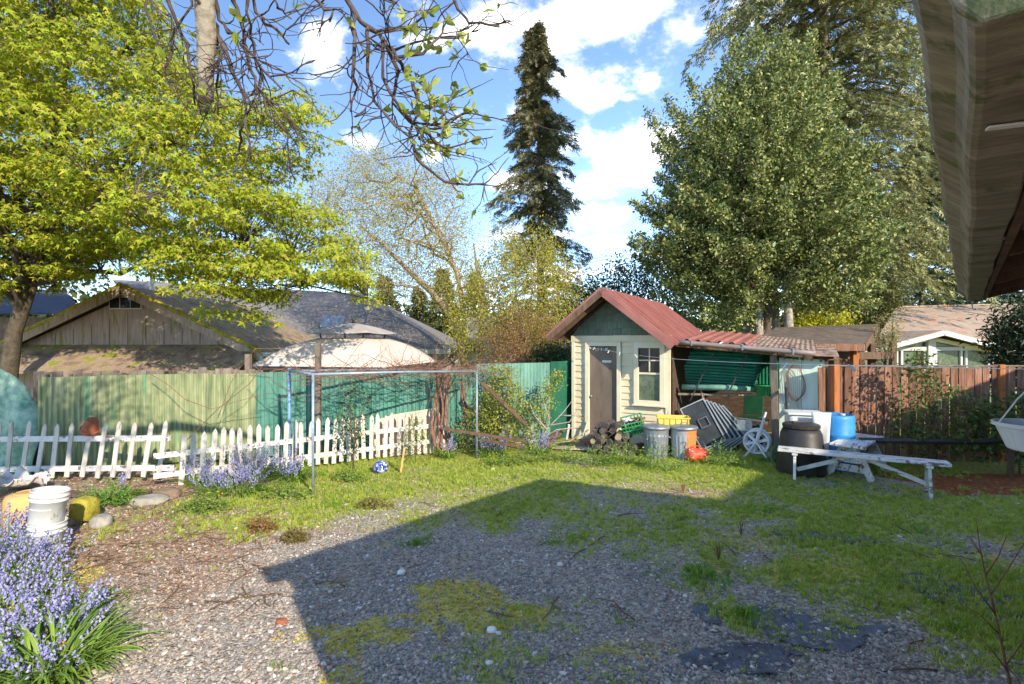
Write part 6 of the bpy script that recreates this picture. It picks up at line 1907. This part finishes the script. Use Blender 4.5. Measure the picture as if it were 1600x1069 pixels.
D = 2.6
for path, a, b_, kids in (
        ([(245, -60), (262, 10), (290, 60), (300, 120), (305, 165)], .010, .005, 6), ([(270, -60), (330, 30), (355, 90), (385, 170), (392, 250)], .012, .005, 8),
        ([(215, -60), (230, 0), (240, 50), (262, 95)], .009, .004, 5), ([(360, -60), (372, 20), (385, 90), (400, 130), (420, 175), (450, 210)], .011, .005, 8),
        ([(300, -60), (300, 10), (270, 60), (258, 120)], .009, .004, 6), ([(390, -50), (400, 20), (440, 60), (452, 70)], .009, .005, 5), ([(330, -60), (340, 30), (372, 60), (420, 120), (440, 140)], .010, .005, 7),
        ([(400, -60), (385, 20), (398, 70), (405, 140), (380, 190), (372, 240), (366, 275)], .009, .004, 7), ([(250, -40), (310, 0), (340, 40), (345, 120), (340, 180)], .009, .004, 6), ([(425, -60), (430, 10), (445, 20), (455, 30)], .008, .004, 3),
        ([(500, -60), (545, 5), (565, 35), (592, 55), (620, 90), (640, 120), (655, 160)], .016, .006, 5), ([(555, 20), (554, 70), (552, 120), (556, 140), (548, 175)], .009, .005, 6), ([(575, 40), (572, 90), (582, 150), (600, 180), (640, 215)], .009, .005, 6),
        ([(600, 60), (620, 110), (615, 160), (640, 190), (690, 195), (725, 178)], .009, .005, 7), ([(620, 90), (660, 85), (690, 50), (700, 30)], .008, .004, 4), ([(640, 120), (655, 170), (640, 210), (660, 260), (700, 285), (730, 292), (757, 288)], .009, .005, 6),
        ([(610, 80), (645, 70), (680, 62), (715, 60)], .008, .004, 4), ([(660, 200), (690, 235), (735, 222)], .007, .004, 3), ([(590, 50), (640, 40), (670, 20)], .008, .004, 3), ([(480, -20), (500, 10), (520, 15), (515, 35)], .008, .005, 4),
        ([(700, -60), (712, 15), (735, 35), (780, 42)], .009, .005, 2), ([(560, -60), (590, -10), (620, 5)], .009, .005, 3), ([(600, 60), (598, 120), (620, 165), (650, 200), (690, 200)], .009, .005, 6)):
    knobby([(x_, y_, rr.uniform(-.12, .12)) for x_, y_ in path], a, b_, D, kids)
twigs.build('hanging_twigs', BARKDARK, tr, True)
lv = [(p_, d_) for p_, d_ in tips if (-.56 < p_.x < -.16 and 3.2 < p_.z < 3.85 and rr.random() < .85) or rr.random() < .06]
Pn, fw = [], []
for p_, d_ in lv:
    for _ in range(rr.randint(3, 5)):
        Pn.append(p_); fw.append(d_ + Vector((rr.gauss(0, .5), rr.gauss(0, .5), rr.gauss(.1, .5))))
Pn, fw = np.array(Pn), np.array([tuple(f) for f in fw])
PL = ([(0, 0, 0), (.3, .20, .06), (.65, .20, .05), (1, 0, -.1), (.65, -.20, .05), (.3, -.20, .06), (.5, 0, 0)], [(0, 6, 1), (1, 6, 2), (2, 6, 3), (3, 6, 4), (4, 6, 5), (5, 6, 0)])
V, F = stamp(Pn, frames(fw, np.random.default_rng(2).normal(0, 1, fw.shape)), np.random.default_rng(3).uniform(.035, .075, len(Pn)), *PL)
crown(tr, V, F, leafmat('new_pear_leaves', [(130, 150, 50), (170, 180, 76), (196, 196, 110), (110, 138, 60)], .45, .4, .35))
# upper crown, out of the picture, whose twigs dapple the left fence
rng = np.random.default_rng(77)
top = np.stack([rng.normal(-3.6, 1.2, 260), np.minimum(rng.normal(1.2, .8, 260), 2.1), rng.uniform(4.7, 6.6, 260)], -1)
m_ = MB()
for q in top:
    a = Vector((-3.7 + rr.gauss(0, .5), 1.7 + rr.gauss(0, .2), 4.2))
    m_.tube([x_ - b0 for x_ in curve(a, Vector(q), .05, 5, .05, rr)], [.03, .024, .018, .012, .006], 4, caps=False)
m_.build('upper_boughs', BARKDARK, tr, True)
cP = np.repeat(top, 12, 0) + rng.normal(0, .22, (260 * 12, 3))
V, F = stamp(cP, frames(rng.normal(0, 1, cP.shape), rng.normal(0, 1, cP.shape)), rng.uniform(.05, .09, len(cP)), *LEAF)
crown(tr, V, F, bpy.data.materials['new_pear_leaves'], 'upper_leaves')

# ------------------------------------------------------------------ grape vine on the arbor
rr = random.Random(41)
pe = P(690, 590, 10.0); pe.z = 0
t = thing('grape_vine', 'tangled bare grape vine over the pipe arbor', 'vine', pe)
b0 = Vector(t.location)
m_ = MB()
for k in range(7):                                                       # twisted trunks
    a = Vector((pe.x + rr.gauss(0, .10), pe.y + rr.gauss(0, .06), 0))
    if k > 4:
        a = G(722, 704) + Vector((rr.gauss(0, .08), .1, 0))
    pts = [a + Vector((.05 * math.sin(q * 7 + k), .05 * math.cos(q * 6 + k), 1.66 * q)) for q in np.linspace(0, 1, 9)]
    m_.tube([p_ - b0 for p_ in pts], [.030 - .013 * q for q in np.linspace(0, 1, 9)], 6)
m_.build('trunk', VINEBARK, t, True)
top_a, top_b = G(470, 748), G(760, 712)
m_ = MB()
for k in range(210):
    f0 = rr.random(); q = top_a.lerp(top_b, f0) + Vector((rr.gauss(0, .12), rr.uniform(-.25, .75), 0))
    p_ = Vector((q.x, q.y, 1.66 + rr.gauss(0, .05)))
    d_ = Vector((rr.choice((-1, 1)) * 1.0, rr.gauss(0, .35), rr.gauss(.0, .22))).normalized()
    if f0 > .68 and rr.random() < .5:
        d_ = Vector((rr.gauss(0, .4), rr.gauss(0, .3), -1))
    pts = [p_]
    n_ = rr.randint(6, 13)
    for _ in range(n_):
        d_ = (d_ + Vector((rr.gauss(0, .22), rr.gauss(0, .22), rr.gauss(-.0, .20)))).normalized()
        q = pts[-1] + d_ * .09
        if q.z < .1:
            break
        pts.append(q)
    if len(pts) < 3:
        continue
    r_ = rr.uniform(.003, .0085)
    m_.tube([x_ - b0 for x_ in pts], list(np.linspace(r_, r_ * .4, len(pts))), 4, caps=False)
for k in range(46):                                                      # shoots standing up over the pipes
    f0 = rr.uniform(.3, 1.0); q = top_a.lerp(top_b, f0) + Vector((0, rr.uniform(0, .6), 0)); p_ = Vector((q.x, q.y, 1.68)); d_ = Vector((rr.gauss(.0, .6), rr.gauss(0, .3), .8)).normalized()
    pts = [p_]
    for _ in range(rr.randint(4, 7)):
        d_ = (d_ + Vector((rr.gauss(0, .15), rr.gauss(0, .15), rr.gauss(-.08, .1)))).normalized(); pts.append(pts[-1] + d_ * .07)
    m_.tube([x_ - b0 for x_ in pts], list(np.linspace(.0045, .002, len(pts))), 4, caps=False)
o = m_.build('canes', VINEBARK, t); o['kind'] = 'stuff'
m_ = MB()
for x0, y0, path in ((300, 560, [(235, 585), (260, 600), (290, 625), (330, 640), (370, 628), (420, 615)]), (0, 0, [(290, 690), (340, 640), (390, 600), (420, 560)]), (0, 0, [(395, 570), (430, 600), (470, 620), (500, 615)]), (0, 0, [(340, 655), (360, 600), (375, 575), (400, 545), (440, 545)])):
    m_.tube([P(x_, y_, 8.7) - b0 for x_, y_ in path], .006, 4)
m_.build('runner', VINEBARK, t)
cl_ = np.array([tuple(top_a.lerp(top_b, f) + Vector((rr.gauss(0, .15), rr.uniform(0, .7), 1.70 + rr.gauss(0, .06)))) for f in [rr.uniform(.45, 1.1) for _ in range(150)]])
rg_ = np.random.default_rng(4)
cP = np.repeat(cl_, 3, 0) + rg_.normal(0, .05, (450, 3))
V, F = stamp(cP, frames(rg_.normal(0, 1, cP.shape), rg_.normal(0, 1, cP.shape)), rg_.uniform(.02, .045, 450), *LEAF)
crown(t, V, F, leafmat('vine_buds', [(176, 120, 110), (150, 110, 96), (160, 150, 90)], .35, .5, .2), 'buds')

# shrubs along the fence
GR1 = [(86, 116, 40), (118, 142, 52), (150, 164, 72)]
bush('rose_shrub', 'dark leafed rose climbing by the wooden arbor post', [(525, 640), (540, 600), (565, 595), (580, 620), (572, 680), (552, 735), (540, 735)], 8.75, .18, 60, 12, .06, .05, [(30, 48, 28), (52, 76, 38), (120, 140, 60)], 71, stems=5)
bush('picket_climber', 'leafy climber rooted at the picket fence below the plywood', [(630, 700), (640, 650), (662, 655), (668, 715), (635, 722)], 9.2, .15, 45, 12, .06, .04, GR1, 72, stems=5)
bush('green_currant_bush', 'yellow green leafy bush standing behind the right arbor pole', [(752, 690), (756, 620), (770, 575), (795, 575), (815, 610), (812, 690), (790, 705)], 10.25, .4, 270, 16, .08, .055, [(110, 126, 46), (148, 156, 64), (176, 176, 86)], 73, stems=10)
bush('young_lilac', 'young lilac with bright leaves in front of the dark green fence', [(815, 690), (820, 640), (850, 600), (872, 575), (880, 585), (860, 640), (838, 690)], 10.35, .25, 110, 14, .07, .055, [(120, 138, 52), (152, 164, 70), (178, 180, 90)], 74, stems=8)
bush('fence_shrub', 'low green shrub hiding the foot of the pale teal panel', [(715, 705), (722, 640), (748, 610), (760, 650), (765, 705)], 10.15, .3, 110, 14, .08, .05, [(104, 120, 50), (136, 146, 66), (160, 150, 90)], 75, stems=8)
# fallen bare branch
t = thing('fallen_branch', 'bare grey fallen branch sprawling beside the shed corner', 'branch', G(838, 705) + Vector((0, 0, .03)))
b0 = Vector(t.location); m_ = MB()
for path in ([(838, 702), (855, 670), (880, 645), (893, 628)], [(842, 690), (870, 672), (905, 668)], [(848, 685), (858, 655), (850, 630)], [(860, 665), (890, 660), (902, 640)], [(845, 695), (890, 690), (920, 672)], [(872, 650), (900, 650), (912, 655)], [(855, 672), (835, 650), (828, 632)]):
    m_.tube([P(x_, y_, 10.2 + rr.uniform(-.15, .15)) - b0 for x_, y_ in path], [.018, .013, .009, .005][:len(path)], 5)
m_.build('limb', surf('silver_dead_wood', [(136, 124, 112), (178, 168, 156)], 8, .9, .3), t, True)

# ------------------------------------------------------------------ bluebells
BLUE = leafmat('bluebell_petals', [(142, 138, 194), (172, 167, 214), (198, 194, 228), (124, 120, 182)], .35, .5, .2)
BLADE = leafmat('bluebell_leaves', [(92, 124, 46), (124, 156, 60), (158, 182, 84), (116, 144, 62)], .35, .4, .35)
STEMM = surf('bluebell_stem', [(90, 112, 62), (112, 130, 80)], 5, .6, 0)
BELL = MB().lathe([(.10, .0), (.34, -.25), (.36, -.7), (.58, -1.0)], 6)
BELLV = [v for v in BELL.v]; BELLF = [f for f in BELL.f if len(f) == 4][:18]


def bluebells(label, c_, rx, ry, ns, hgt, nleaf, seed, lean=(0, 0), leaflen=.38, z0=0.0, bs=.016):
    rg = np.random.default_rng(seed)
    t = thing('bluebell_clump', label, 'flowers', c_, 0, 'bluebell clumps in the garden beds')
    sm = MB(); Pn = []; fw = []
    for i in range(ns):
        a = rg.random() * 6.283; r_ = math.sqrt(rg.random())
        o_ = Vector((math.cos(a) * r_ * rx, math.sin(a) * r_ * ry, z0))
        h_ = hgt * rg.uniform(.5, 1.2)
        ld = Vector((math.cos(a) * .22 * r_ + lean[0] + rg.normal(0, .22), math.sin(a) * .22 * r_ + lean[1] + rg.normal(0, .22), 0))
        pts = [o_ + Vector((0, 0, h_ * f)) + ld * h_ * f * f for f in (0, .35, .7, 1)]
        tip = pts[-1] + ld.normalized() * .02 + Vector((0, 0, -.01))
        sm.tube(pts + [tip], [.0035, .003, .0026, .002, .0015], 4, caps=False)
        nb = int(rg.integers(7, 24))
        for k in range(nb):
            f = 1 - .48 * k / nb
            q = pts[2].lerp(pts[3], (f - .7) / .3) if f > .7 else pts[1].lerp(pts[2], (f - .35) / .35)
            b_ = rg.random() * 6.283; d_ = np.array([math.cos(b_), math.sin(b_), rg.normal(-.1, .25)])
            Pn.append(np.array(q) + d_ * rg.uniform(.012, .022) * (bs / .016)); fw.append(d_)
    sm.build('stems', STEMM, t)['kind'] = 'stuff'
    Pn, fw = np.array(Pn), np.array(fw)
    up = np.array([0, 0, 1.]) + fw * -.7 + rg.normal(0, .2, fw.shape)
    Rm = frames(np.cross(up, fw), up)
    V, F = stamp(Pn, Rm, bs * rg.uniform(.8, 1.3, len(Pn)), BELLV, BELLF)
    o = link_mesh('bells', np_mesh('bells', V, F, BLUE), t); o['kind'] = 'stuff'
    vs_, fs_ = [], []
    for i in range(nleaf):
        a = rg.random() * 6.283; r_ = math.sqrt(rg.random())
        o_ = np.array([math.cos(a) * r_ * rx, math.sin(a) * r_ * ry, z0])
        a2 = a + rg.normal(0, .5); d_ = np.array([math.cos(a2), math.sin(a2), 0.]); s_ = np.array([-d_[1], d_[0], 0.])
        L_ = leaflen * rg.uniform(.6, 1.25); w_ = rg.uniform(.006, .012); n0 = len(vs_); e0 = rg.uniform(.75, 1.4)
        p_ = o_.copy(); el_ = e0; n1 = 7
        for k in range(n1):
            f = k / (n1 - 1); ww = w_ * (1 - f ** 3) + .0008
            vs_ += [p_ - s_ * ww + np.array([0, 0, ww * .6]), p_, p_ + s_ * ww + np.array([0, 0, ww * .6])]
            p_ = p_ + (d_ * math.cos(el_) + np.array([0, 0, math.sin(el_)])) * L_ / n1
            p_[2] = max(p_[2], z0 * .3 + .012); el_ -= rg.uniform(.12, .42)
        for k in range(n1 - 1):
            i0 = n0 + 3 * k
            fs_ += [(i0, i0 + 1, i0 + 4, i0 + 3), (i0 + 1, i0 + 2, i0 + 5, i0 + 4)]
    o = link_mesh('strap_leaves', np_mesh('strap_leaves', np.array(vs_), np.array(fs_), BLADE), t); o['kind'] = 'stuff'
    return t


bluebells('bluebells crowding against the stacked white buckets', G(8, 912), .42, .30, 62, .44, 110, 1)
bluebells('bluebells leaning over the strap leaves below the buckets', G(72, 995), .30, .24, 60, .36, 90, 2, (.15, 0))
bluebells('bluebells filling the gap right below the white buckets', G(20, 950), .32, .24, 44, .40, 80, 21)
bluebells('pale bluebells at the bottom corner of the picture', G(20, 1075), .34, .22, 22, .30, 130, 3)
bluebells('bluebells at the picture edge above the white buckets', G(8, 862), .30, .2, 44, .42, 60, 4)
bluebells('fan of arching strap leaves with few flowers near the bottom edge', G(80, 1062), .24, .2, 7, .30, 260, 5, (.2, -.1), .52)
bluebells('bluebell clump in front of the first picket of the long fence', G(308, 758), .16, .12, 20, .46, 60, 6)
bluebells('wide bluebell mass at the foot of the white pickets', G(362, 772), .42, .22, 64, .40, 150, 7)
bluebells('tall bluebells rising against the pickets near the blue pole', G(395, 748), .40, .14, 44, .52, 100, 8)
bluebells('bluebells growing round the foot of the blue pole', G(458, 752), .20, .16, 24, .42, 150, 9)
bluebells('far bluebells beside the right arbor pole', G(768, 714), .26, .14, 30, .42, 90, 10)
bluebells('far bluebells in front of the leaning grey slab', G(845, 711), .2, .12, 18, .42, 60, 11)
bluebells('few bluebells under the vine trunk', G(700, 716), .16, .1, 9, .40, 60, 12)
bluebells('leaf clump with two bluebell stalks by the leaning pickets', G(182, 782), .24, .18, 3, .40, 150, 13, (0, 0), .30)

# leafy weeds along the shed front and fences
k = 0
for px, py, d_, w_, h_, col, lab in (
        (880, 722, 0, 34, 30, GR1, 'leafy weeds below the loose pale plank'), (930, 728, 0, 40, 34, GR1, 'bushy weeds in front of the shed door'), (975, 728, 0, 34, 40, GR1, 'leafy weeds hiding the woodpile foot'),
        (1040, 735, 0, 40, 36, [(70, 106, 40), (104, 140, 56), (140, 168, 80)], 'tall weeds in front of the trash cans'), (1128, 728, 0, 30, 34, [(70, 106, 40), (104, 140, 56), (140, 168, 80)], 'weeds growing behind the red canister'),
        (830, 724, 0, 34, 30, GR1, 'leafy weeds beside the far bluebells'), (785, 728, 0, 30, 22, GR1, 'low weeds left of the leaning slab'), (165, 792, 0, 36, 46, [(62, 102, 34), (96, 136, 48), (124, 158, 64)], 'broad leafed plant in front of the leaning pickets'),
        (585, 795, 0, 26, 16, [(120, 120, 54), (150, 140, 74), (110, 90, 60)], 'low brownish weed in the sunny grass'), (408, 832, 0, 22, 22, [(120, 104, 56), (140, 120, 70), (150, 80, 50)], 'reddish weed clump nearest the fence bed'),
        (460, 848, 0, 18, 16, [(104, 94, 50), (130, 116, 66)], 'small brown weed on the sunny gravel'), (1235, 722, 0, 30, 26, [(60, 92, 40), (88, 118, 56)], 'weeds round the foot of the lean-to post'), (545, 752, 0, 26, 22, GR1, 'small weeds at the sunny edge by the pale pole'),
        (445, 780, 0, 40, 30, GR1, 'leafy weeds spilling out below the blue pole'), (320, 800, 0, 44, 26, GR1, 'weeds in front of the bluebell mass')):
    c_ = G(px, py); s_ = 800 / c_.y; ww = w_ / s_ ; hh = h_ / s_
    poly = [(px - w_, py + 2), (px - w_ * .8, py - h_ * .55), (px - w_ * .2, py - h_), (px + w_ * .4, py - h_ * .8), (px + w_, py - h_ * .4), (px + w_, py + 2)]
    bush('leafy_weed', lab, poly, c_.y, ww * .8, 44, 12, max(.03, hh * .16), .042, col, 100 + k, stems=8, cat='plant', bark=STEMM, group='weeds along the beds')
    k += 1

# dandelions
YEL = leafmat('dandelion_petals', [(236, 186, 40), (246, 204, 60)], .2, .6, .2)
for k, (px, py, lab) in enumerate(((98, 1008, 'dandelion flower among the nearest strap leaves'), (325, 772, 'dandelion by the bluebell mass, leftmost of three'), (340, 770, 'dandelion by the bluebell mass, middle of three'), (347, 773, 'dandelion by the bluebell mass, rightmost of three'), (528, 752, 'dandelion near the foot of the pale pole'), (120, 838, 'dandelion below the moss covered block'))):
    c_ = G(px, py, .17 if k < 5 else .08)
    t = thing('dandelion', lab, 'flower', (c_.x, c_.y, 0), 0, 'yellow dandelions')
    z_ = c_.z
    m_ = MB(); m_.tube([(0, 0, 0), (.005, .004, z_ * .6), (0, 0, z_)], .0025, 5); m_.build('stem', STEMM, t)
    n_ = 60; an = np.random.default_rng(k).random(n_) * 6.283; e_ = np.random.default_rng(k + 9).uniform(.1, 1.2, n_)
    fw = np.stack([np.cos(an) * np.cos(e_), np.sin(an) * np.cos(e_), np.sin(e_)], -1)
    V, F = stamp(np.tile([[0, 0, z_]], (n_, 1)), frames(fw, np.tile([[0., 0, 1]], (n_, 1)) + .01), np.full(n_, .024), *LANCE)
    o = link_mesh('petals', np_mesh('petals', V, F, YEL), t); o['kind'] = 'stuff'

# ------------------------------------------------------------------ left bed: buckets, stump, block, tarp
bk = G(72, 872)
for k, (z_, lab, tilt) in enumerate(((0, 'lower white bucket of the stack in the bluebells', 2), (.31, 'upper white bucket, nested and tilted in the lower one', 7))):
    t = thing('white_bucket', lab, 'bucket', bk + Vector((-.03 * k, .02 * k, z_)), R(30 * k), 'stacked white buckets')
    mx_ = Matrix.Rotation(R(tilt), 3, 'Y')
    m_ = MB(); m_.lathe([(0, 0), (.132, 0), (.136, .01), (.150, .27), (.158, .272), (.158, .285), (.152, .287), (.153, .315), (.160, .317), (.160, .33), (.154, .332), (.155, .365), (.163, .37), (.158, .378), (.148, .375), (.128, .02), (0, .02)], 36, (0, 0, 0), mx_)
    m_.build('wall', WHITEPLASTIC, t, True)
    m_ = MB(); m_.tube([mx_ @ Vector((.162 * math.cos(a), .162 * math.sin(a) , .295 - .12 * math.sin(a / 1))) for a in np.linspace(-.1, 3.24, 16)], .003, 5); m_.build('bail', GALV, t)
    m_ = MB(); m_.tube([mx_ @ Vector((.145 * math.cos(a), .145 * math.sin(a), .20)) for a in np.linspace(3.7, 5.1, 8)], .006, 5); m_.build('torn_label', GREYPLASTIC, t)
t = thing('tan_stump', 'tan sawn wood block behind the stacked white buckets', 'stump', G(45, 835) + Vector((0, 0, 0)))
m_ = MB(); m_.lathe([(0, 0), (.23, 0), (.225, .1), (.21, .42), (.19, .46), (.10, .48), (0, .475)], 18, (0, 0, 0), None, .03); m_.build('wood', STUMP, t, True)
m_ = MB(); m_.tube([(.12 * math.cos(a), .12 * math.sin(a), .479) for a in np.linspace(0, 6.283, 20)], .008, 5, False); m_.build('growth_ring', STUMP, t, True)
def rock(name, lab, cat, c_, size, mat, seed, flat=1.0):
    bm = bmesh.new(); bmesh.ops.create_icosphere(bm, subdivisions=3, radius=1); r_ = random.Random(seed)
    o1, o2 = r_.random() * 9, r_.random() * 9
    for v in bm.verts:
        q = v.co
        n0 = float(noise2(np.array([q.x * 1.1 + o1 + q.z]), np.array([q.y * 1.1 + o2 - q.z]), seed, 3)[0])
        sq = 1 / max(abs(q.x), abs(q.y), abs(q.z)) ** .55
        v.co = Vector((q.x * size[0], q.y * size[1], q.z * size[2])) * sq * (.72 + .5 * n0)
    me = bpy.data.meshes.new(name); bm.to_mesh(me); bm.free(); me.materials.append(mat); me.polygons.foreach_set('use_smooth', [True] * len(me.polygons))
    o = link_mesh(name, me); o.location = c_; tag(o, lab, cat); return o
rock('mossy_block', 'block covered in thick yellow moss beside the buckets', 'stone', G(132, 818) + Vector((0, 0, .17)), (.14, .13, .15), MOSSEDGE, 3)
rock('bed_stone', 'pale grey stone right of the moss covered block', 'stone', G(158, 822) + Vector((0, 0, .05)), (.11, .09, .08), STONE, 4)
rock('bed_stone', 'dark flat stone at the foot of the leaning pickets', 'stone', G(235, 785) + Vector((0, 0, .03)), (.22, .14, .06), STONE, 5)
rock('bed_stone', 'long brown stone below the gap between the picket fences', 'stone', G(262, 775) + Vector((0, 0, .03)), (.18, .10, .07), surf('brown_stone', [(110, 92, 76), (140, 120, 100)], 6, .9, .5), 6)
PALE = surf('pale_pebble', [(206, 200, 188), (228, 224, 214)], 8, .8, .2)
for k, (px, py, r_, lab) in enumerate(((875, 884, .022, 'white egg shaped pebble on the shaded gravel'), (768, 988, .028, 'pale rounded stone on the gravel with a smaller one beside'), (779, 992, .018, 'small tan stone beside the pale rounded one'), (765, 1040, .022, 'pale stone near the bottom middle'), (330, 935, .026, 'white stone on the sunny gravel'),
                                       (290, 912, .016, 'small white stone on the sunny gravel farther left'), (440, 975, .03, 'reddish brick chip at the shadow edge'), (770, 735, .03, 'white stone in the sunny grass by the bed'), (627, 897, .028, 'white crumpled scrap on the gravel'))):
    rock('loose_stone', lab, 'stone', G(px, py) + Vector((0, 0, r_ * .5)), (r_ * 1.3, r_, r_ * .7), TERRACOTTA if 'brick' in lab else PALE, 20 + k)


def sheet(name, lab, cat, c_, w_, d_, z_, mat, seed, rz=0, amp=.02, rag=1.9):
    t = thing(name, lab, cat, c_, rz)
    nu, nv = 60, 44
    I, J = np.meshgrid(np.arange(nu + 1), np.arange(nv + 1))
    x_, y_ = (I / nu - .5) * w_, (J / nv - .5) * d_
    n1 = noise2(x_ * 6 + seed, y_ * 9., seed, 3); n2 = noise2(x_ * 3.5 + seed * 3, y_ * 5.5, seed + 1, 4)
    e_ = np.hypot(x_ / w_ * 2, y_ / d_ * 2)
    keep = e_ + (n2 - .5) * rag < .8
    cs, sn = math.cos(rz), math.sin(rz)
    gz_ = ground_z(c_[0] + x_ * cs - y_ * sn, c_[1] + x_ * sn + y_ * cs)
    edge = np.clip((e_ + (n2 - .5) * rag - .5) / .3, 0, 1)
    V = np.stack([x_, y_, gz_ + z_ + amp * (n1 - .35) * 2.2 * (.4 + edge)], -1).reshape(-1, 3)
    a_ = (J * (nu + 1) + I)[:-1, :-1]
    F = np.stack([a_, a_ + 1, a_ + nu + 2, a_ + nu + 1], -1)[keep[:-1, :-1] & keep[1:, 1:]]
    o = link_mesh('cloth', np_mesh('cloth', V, F, mat, True), t); s_ = o.modifiers.new('thick', 'SOLIDIFY'); s_.thickness = .003
    return t


sheet('weed_fabric', 'torn weed fabric strip showing through grass nearest the bench', 'weed fabric', G(1290, 845), 1.15, .34, .012, FABRIC, 3, R(-14))
sheet('weed_fabric', 'torn weed fabric patch behind the bare sapling', 'weed fabric', G(1480, 925), 1.2, .85, .007, FABRIC, 5, R(-20))
sheet('weed_fabric', 'crumpled weed fabric at the shaded bottom centre beside tall tuft', 'weed fabric', G(1245, 985), 1.5, .6, .006, FABRIC, 8, R(-8))
sheet('weed_fabric', 'weed fabric scrap lowest in the picture', 'weed fabric', G(1165, 1035), .9, .4, .006, FABRIC, 11, R(10))
sheet('grey_tarp', 'crumpled pale grey tarp lying in front of the leaning pickets', 'tarp', G(25, 775) + Vector((0, 0, .08)), 1.3, .7, .10, surf('pale_grey_tarp', [(176, 166, 158), (204, 196, 188)], 4, .7, .3), 14, R(8), .14, .8)
for k, (px, py, w_, rz, lab, mt) in enumerate(((60, 763, .7, 8, 'grey flat board lying at the foot of the leaning pickets', GREYWOOD), (118, 778, .34, -20, 'broken wooden box end behind the mossy block', BROWNWOOD), (205, 775, .5, 20, 'brown stick of wood on the bare soil bed', BROWNWOOD))):
    t = thing('bed_board', lab, 'board', G(px, py) + Vector((0, 0, .05)), R(rz)); m_ = MB(); m_.box((0, 0, 0), (w_, .14 if k < 2 else .05, .05)); m_.build('wood', mt, t, bevel=.006)

# bare sapling at the right edge
t = thing('bare_sapling', 'thin bare reddish sapling rising at the bottom right', 'sapling', G(1575, 1075))
b0 = Vector(t.location); dd = b0.y; rr = random.Random(9); m_ = MB()
main = [P(1580, 1080, dd), P(1572, 1040, dd), P(1555, 960, dd), P(1540, 900, dd), P(1530, 850, dd), P(1526, 815, dd)]
main[0].z = 0
m_.tube([p_ - b0 for p_ in main], [.009, .008, .007, .005, .004, .002], 6)
for path in ([(1572, 1040), (1600, 1000), (1640, 960)], [(1555, 960), (1525, 920), (1505, 880), (1490, 860)], [(1548, 930), (1575, 890), (1600, 850)], [(1560, 990), (1530, 960), (1500, 945)], [(1540, 900), (1560, 870), (1572, 840)], [(1575, 1050), (1545, 1010), (1520, 990)], [(1535, 870), (1515, 840)], [(1572, 1040), (1590, 1060), (1600, 1080)]):
    pts = [P(x_, y_, dd + rr.uniform(-.08, .08)) for x_, y_ in path]; pts[0] = P(*path[0], dd)
    m_.tube([p_ - b0 for p_ in pts], [.005, .0035, .0025, .0015][:len(pts)], 5)
m_.build('stem', surf('red_brown_sapling_bark', [(104, 66, 48), (138, 98, 74)], 8, .8, .3), t, True)
for k, (px, py, hgt, lab) in enumerate(((1158, 838, .22, 'dry brown weed stalk standing in the shaded grass'), (1122, 880, .24, 'dry brown weed stalk nearer the camera in the shade'), (1068, 770, .2, 'thin dry stalk standing on the bare lit strip'))):
    t = thing('dry_weed', lab, 'weed', G(px, py), 0, 'dry weed stalks'); m_ = MB()
    for q in range(16):
        a = rr.random() * 6.28; s_ = rr.uniform(.02, .08)
        m_.tube([(0, 0, 0), (s_ * .5 * math.cos(a), s_ * .5 * math.sin(a), hgt * .5), (s_ * math.cos(a + .4), s_ * math.sin(a + .4), hgt * rr.uniform(.6, 1))], [.003, .002, .001], 4, caps=False)
    m_.build('stalks', surf('dry_weed_brown', [(96, 66, 50), (132, 98, 74)], 8, .9, 0) if k == 0 else bpy.data.materials['dry_weed_brown'], t)

# leaf litter and wood chips on the bare bed
LIT = leafmat('dry_litter', [(120, 92, 70), (166, 134, 106), (196, 164, 136), (96, 72, 54), (150, 100, 72)], .1, .8, .1, per_island=False)
lm = []
for k in range(3):
    m_ = MB(); m_.add([(0, 0, 0), (.5, .22 + .1 * k, .12), (1, 0, .02), (.5, -.25, .05)], [(0, 1, 2), (0, 2, 3)]); lm.append(m_.mesh('chip', LIT))
n_ = 16000
yy = 3.4 + RNG.random(n_) * 5.5; xx = -(RNG.random(n_)) * (yy + .3) + 2.2 * (RNG.random(n_) < .2)
g_, m2, s_, r_ = ground_fields(xx, yy)
k = RNG.random(n_) < np.clip(s_ * 1.2 + .06, 0, 1)
xx, yy = xx[k], yy[k]; sz = RNG.uniform(.012, .045, len(xx))
scatter('leaf_litter', np.stack([xx, yy, ground_z(xx, yy) + .006], -1), np.stack([RNG.normal(0, .4, len(xx)), RNG.normal(0, .4, len(xx)), RNG.random(len(xx)) * 6.28], -1), np.stack([sz, sz, sz], -1), RNG.integers(0, 3, len(xx)), lm,
        label='dry leaves and bark chips over the bare bed', cat='litter')

# fallen twigs on the beds and in the grass
tm = []
for k in range(3):
    r_ = random.Random(k + 60); m_ = MB()
    m_.tube([(-.5, 0, 0), (-.2, r_.uniform(-.06, .06), .03), (.15, r_.uniform(-.08, .08), .02), (.5, r_.uniform(-.1, .1), .0)], [.018, .016, .012, .006], 5)
    m_.tube([(-.1, 0, .02), (.05, .12 * (-1) ** k, .05), (.12, .22 * (-1) ** k, .03)], [.011, .008, .004], 4)
    tm.append(m_.mesh('twig', BROWNWOOD))
n_ = 260
yy = np.concatenate([RNG.uniform(4.2, 8.2, 150), RNG.uniform(3.4, 9.3, 110)]); xx = np.concatenate([-RNG.uniform(.45, 1.0, 150) * yy[:150], RNG.uniform(-.9, .9, 110) * yy[150:]])
sz = RNG.uniform(.10, .42, n_)
scatter('fallen_twigs', np.stack([xx, yy, ground_z(xx, yy) + .008], -1), np.stack([RNG.normal(0, .08, n_), RNG.normal(0, .06, n_), RNG.random(n_) * 6.28], -1), np.stack([sz, sz, sz], -1), RNG.integers(0, 3, n_), tm,
        label='thin fallen twigs strewn over the yard', cat='twigs')
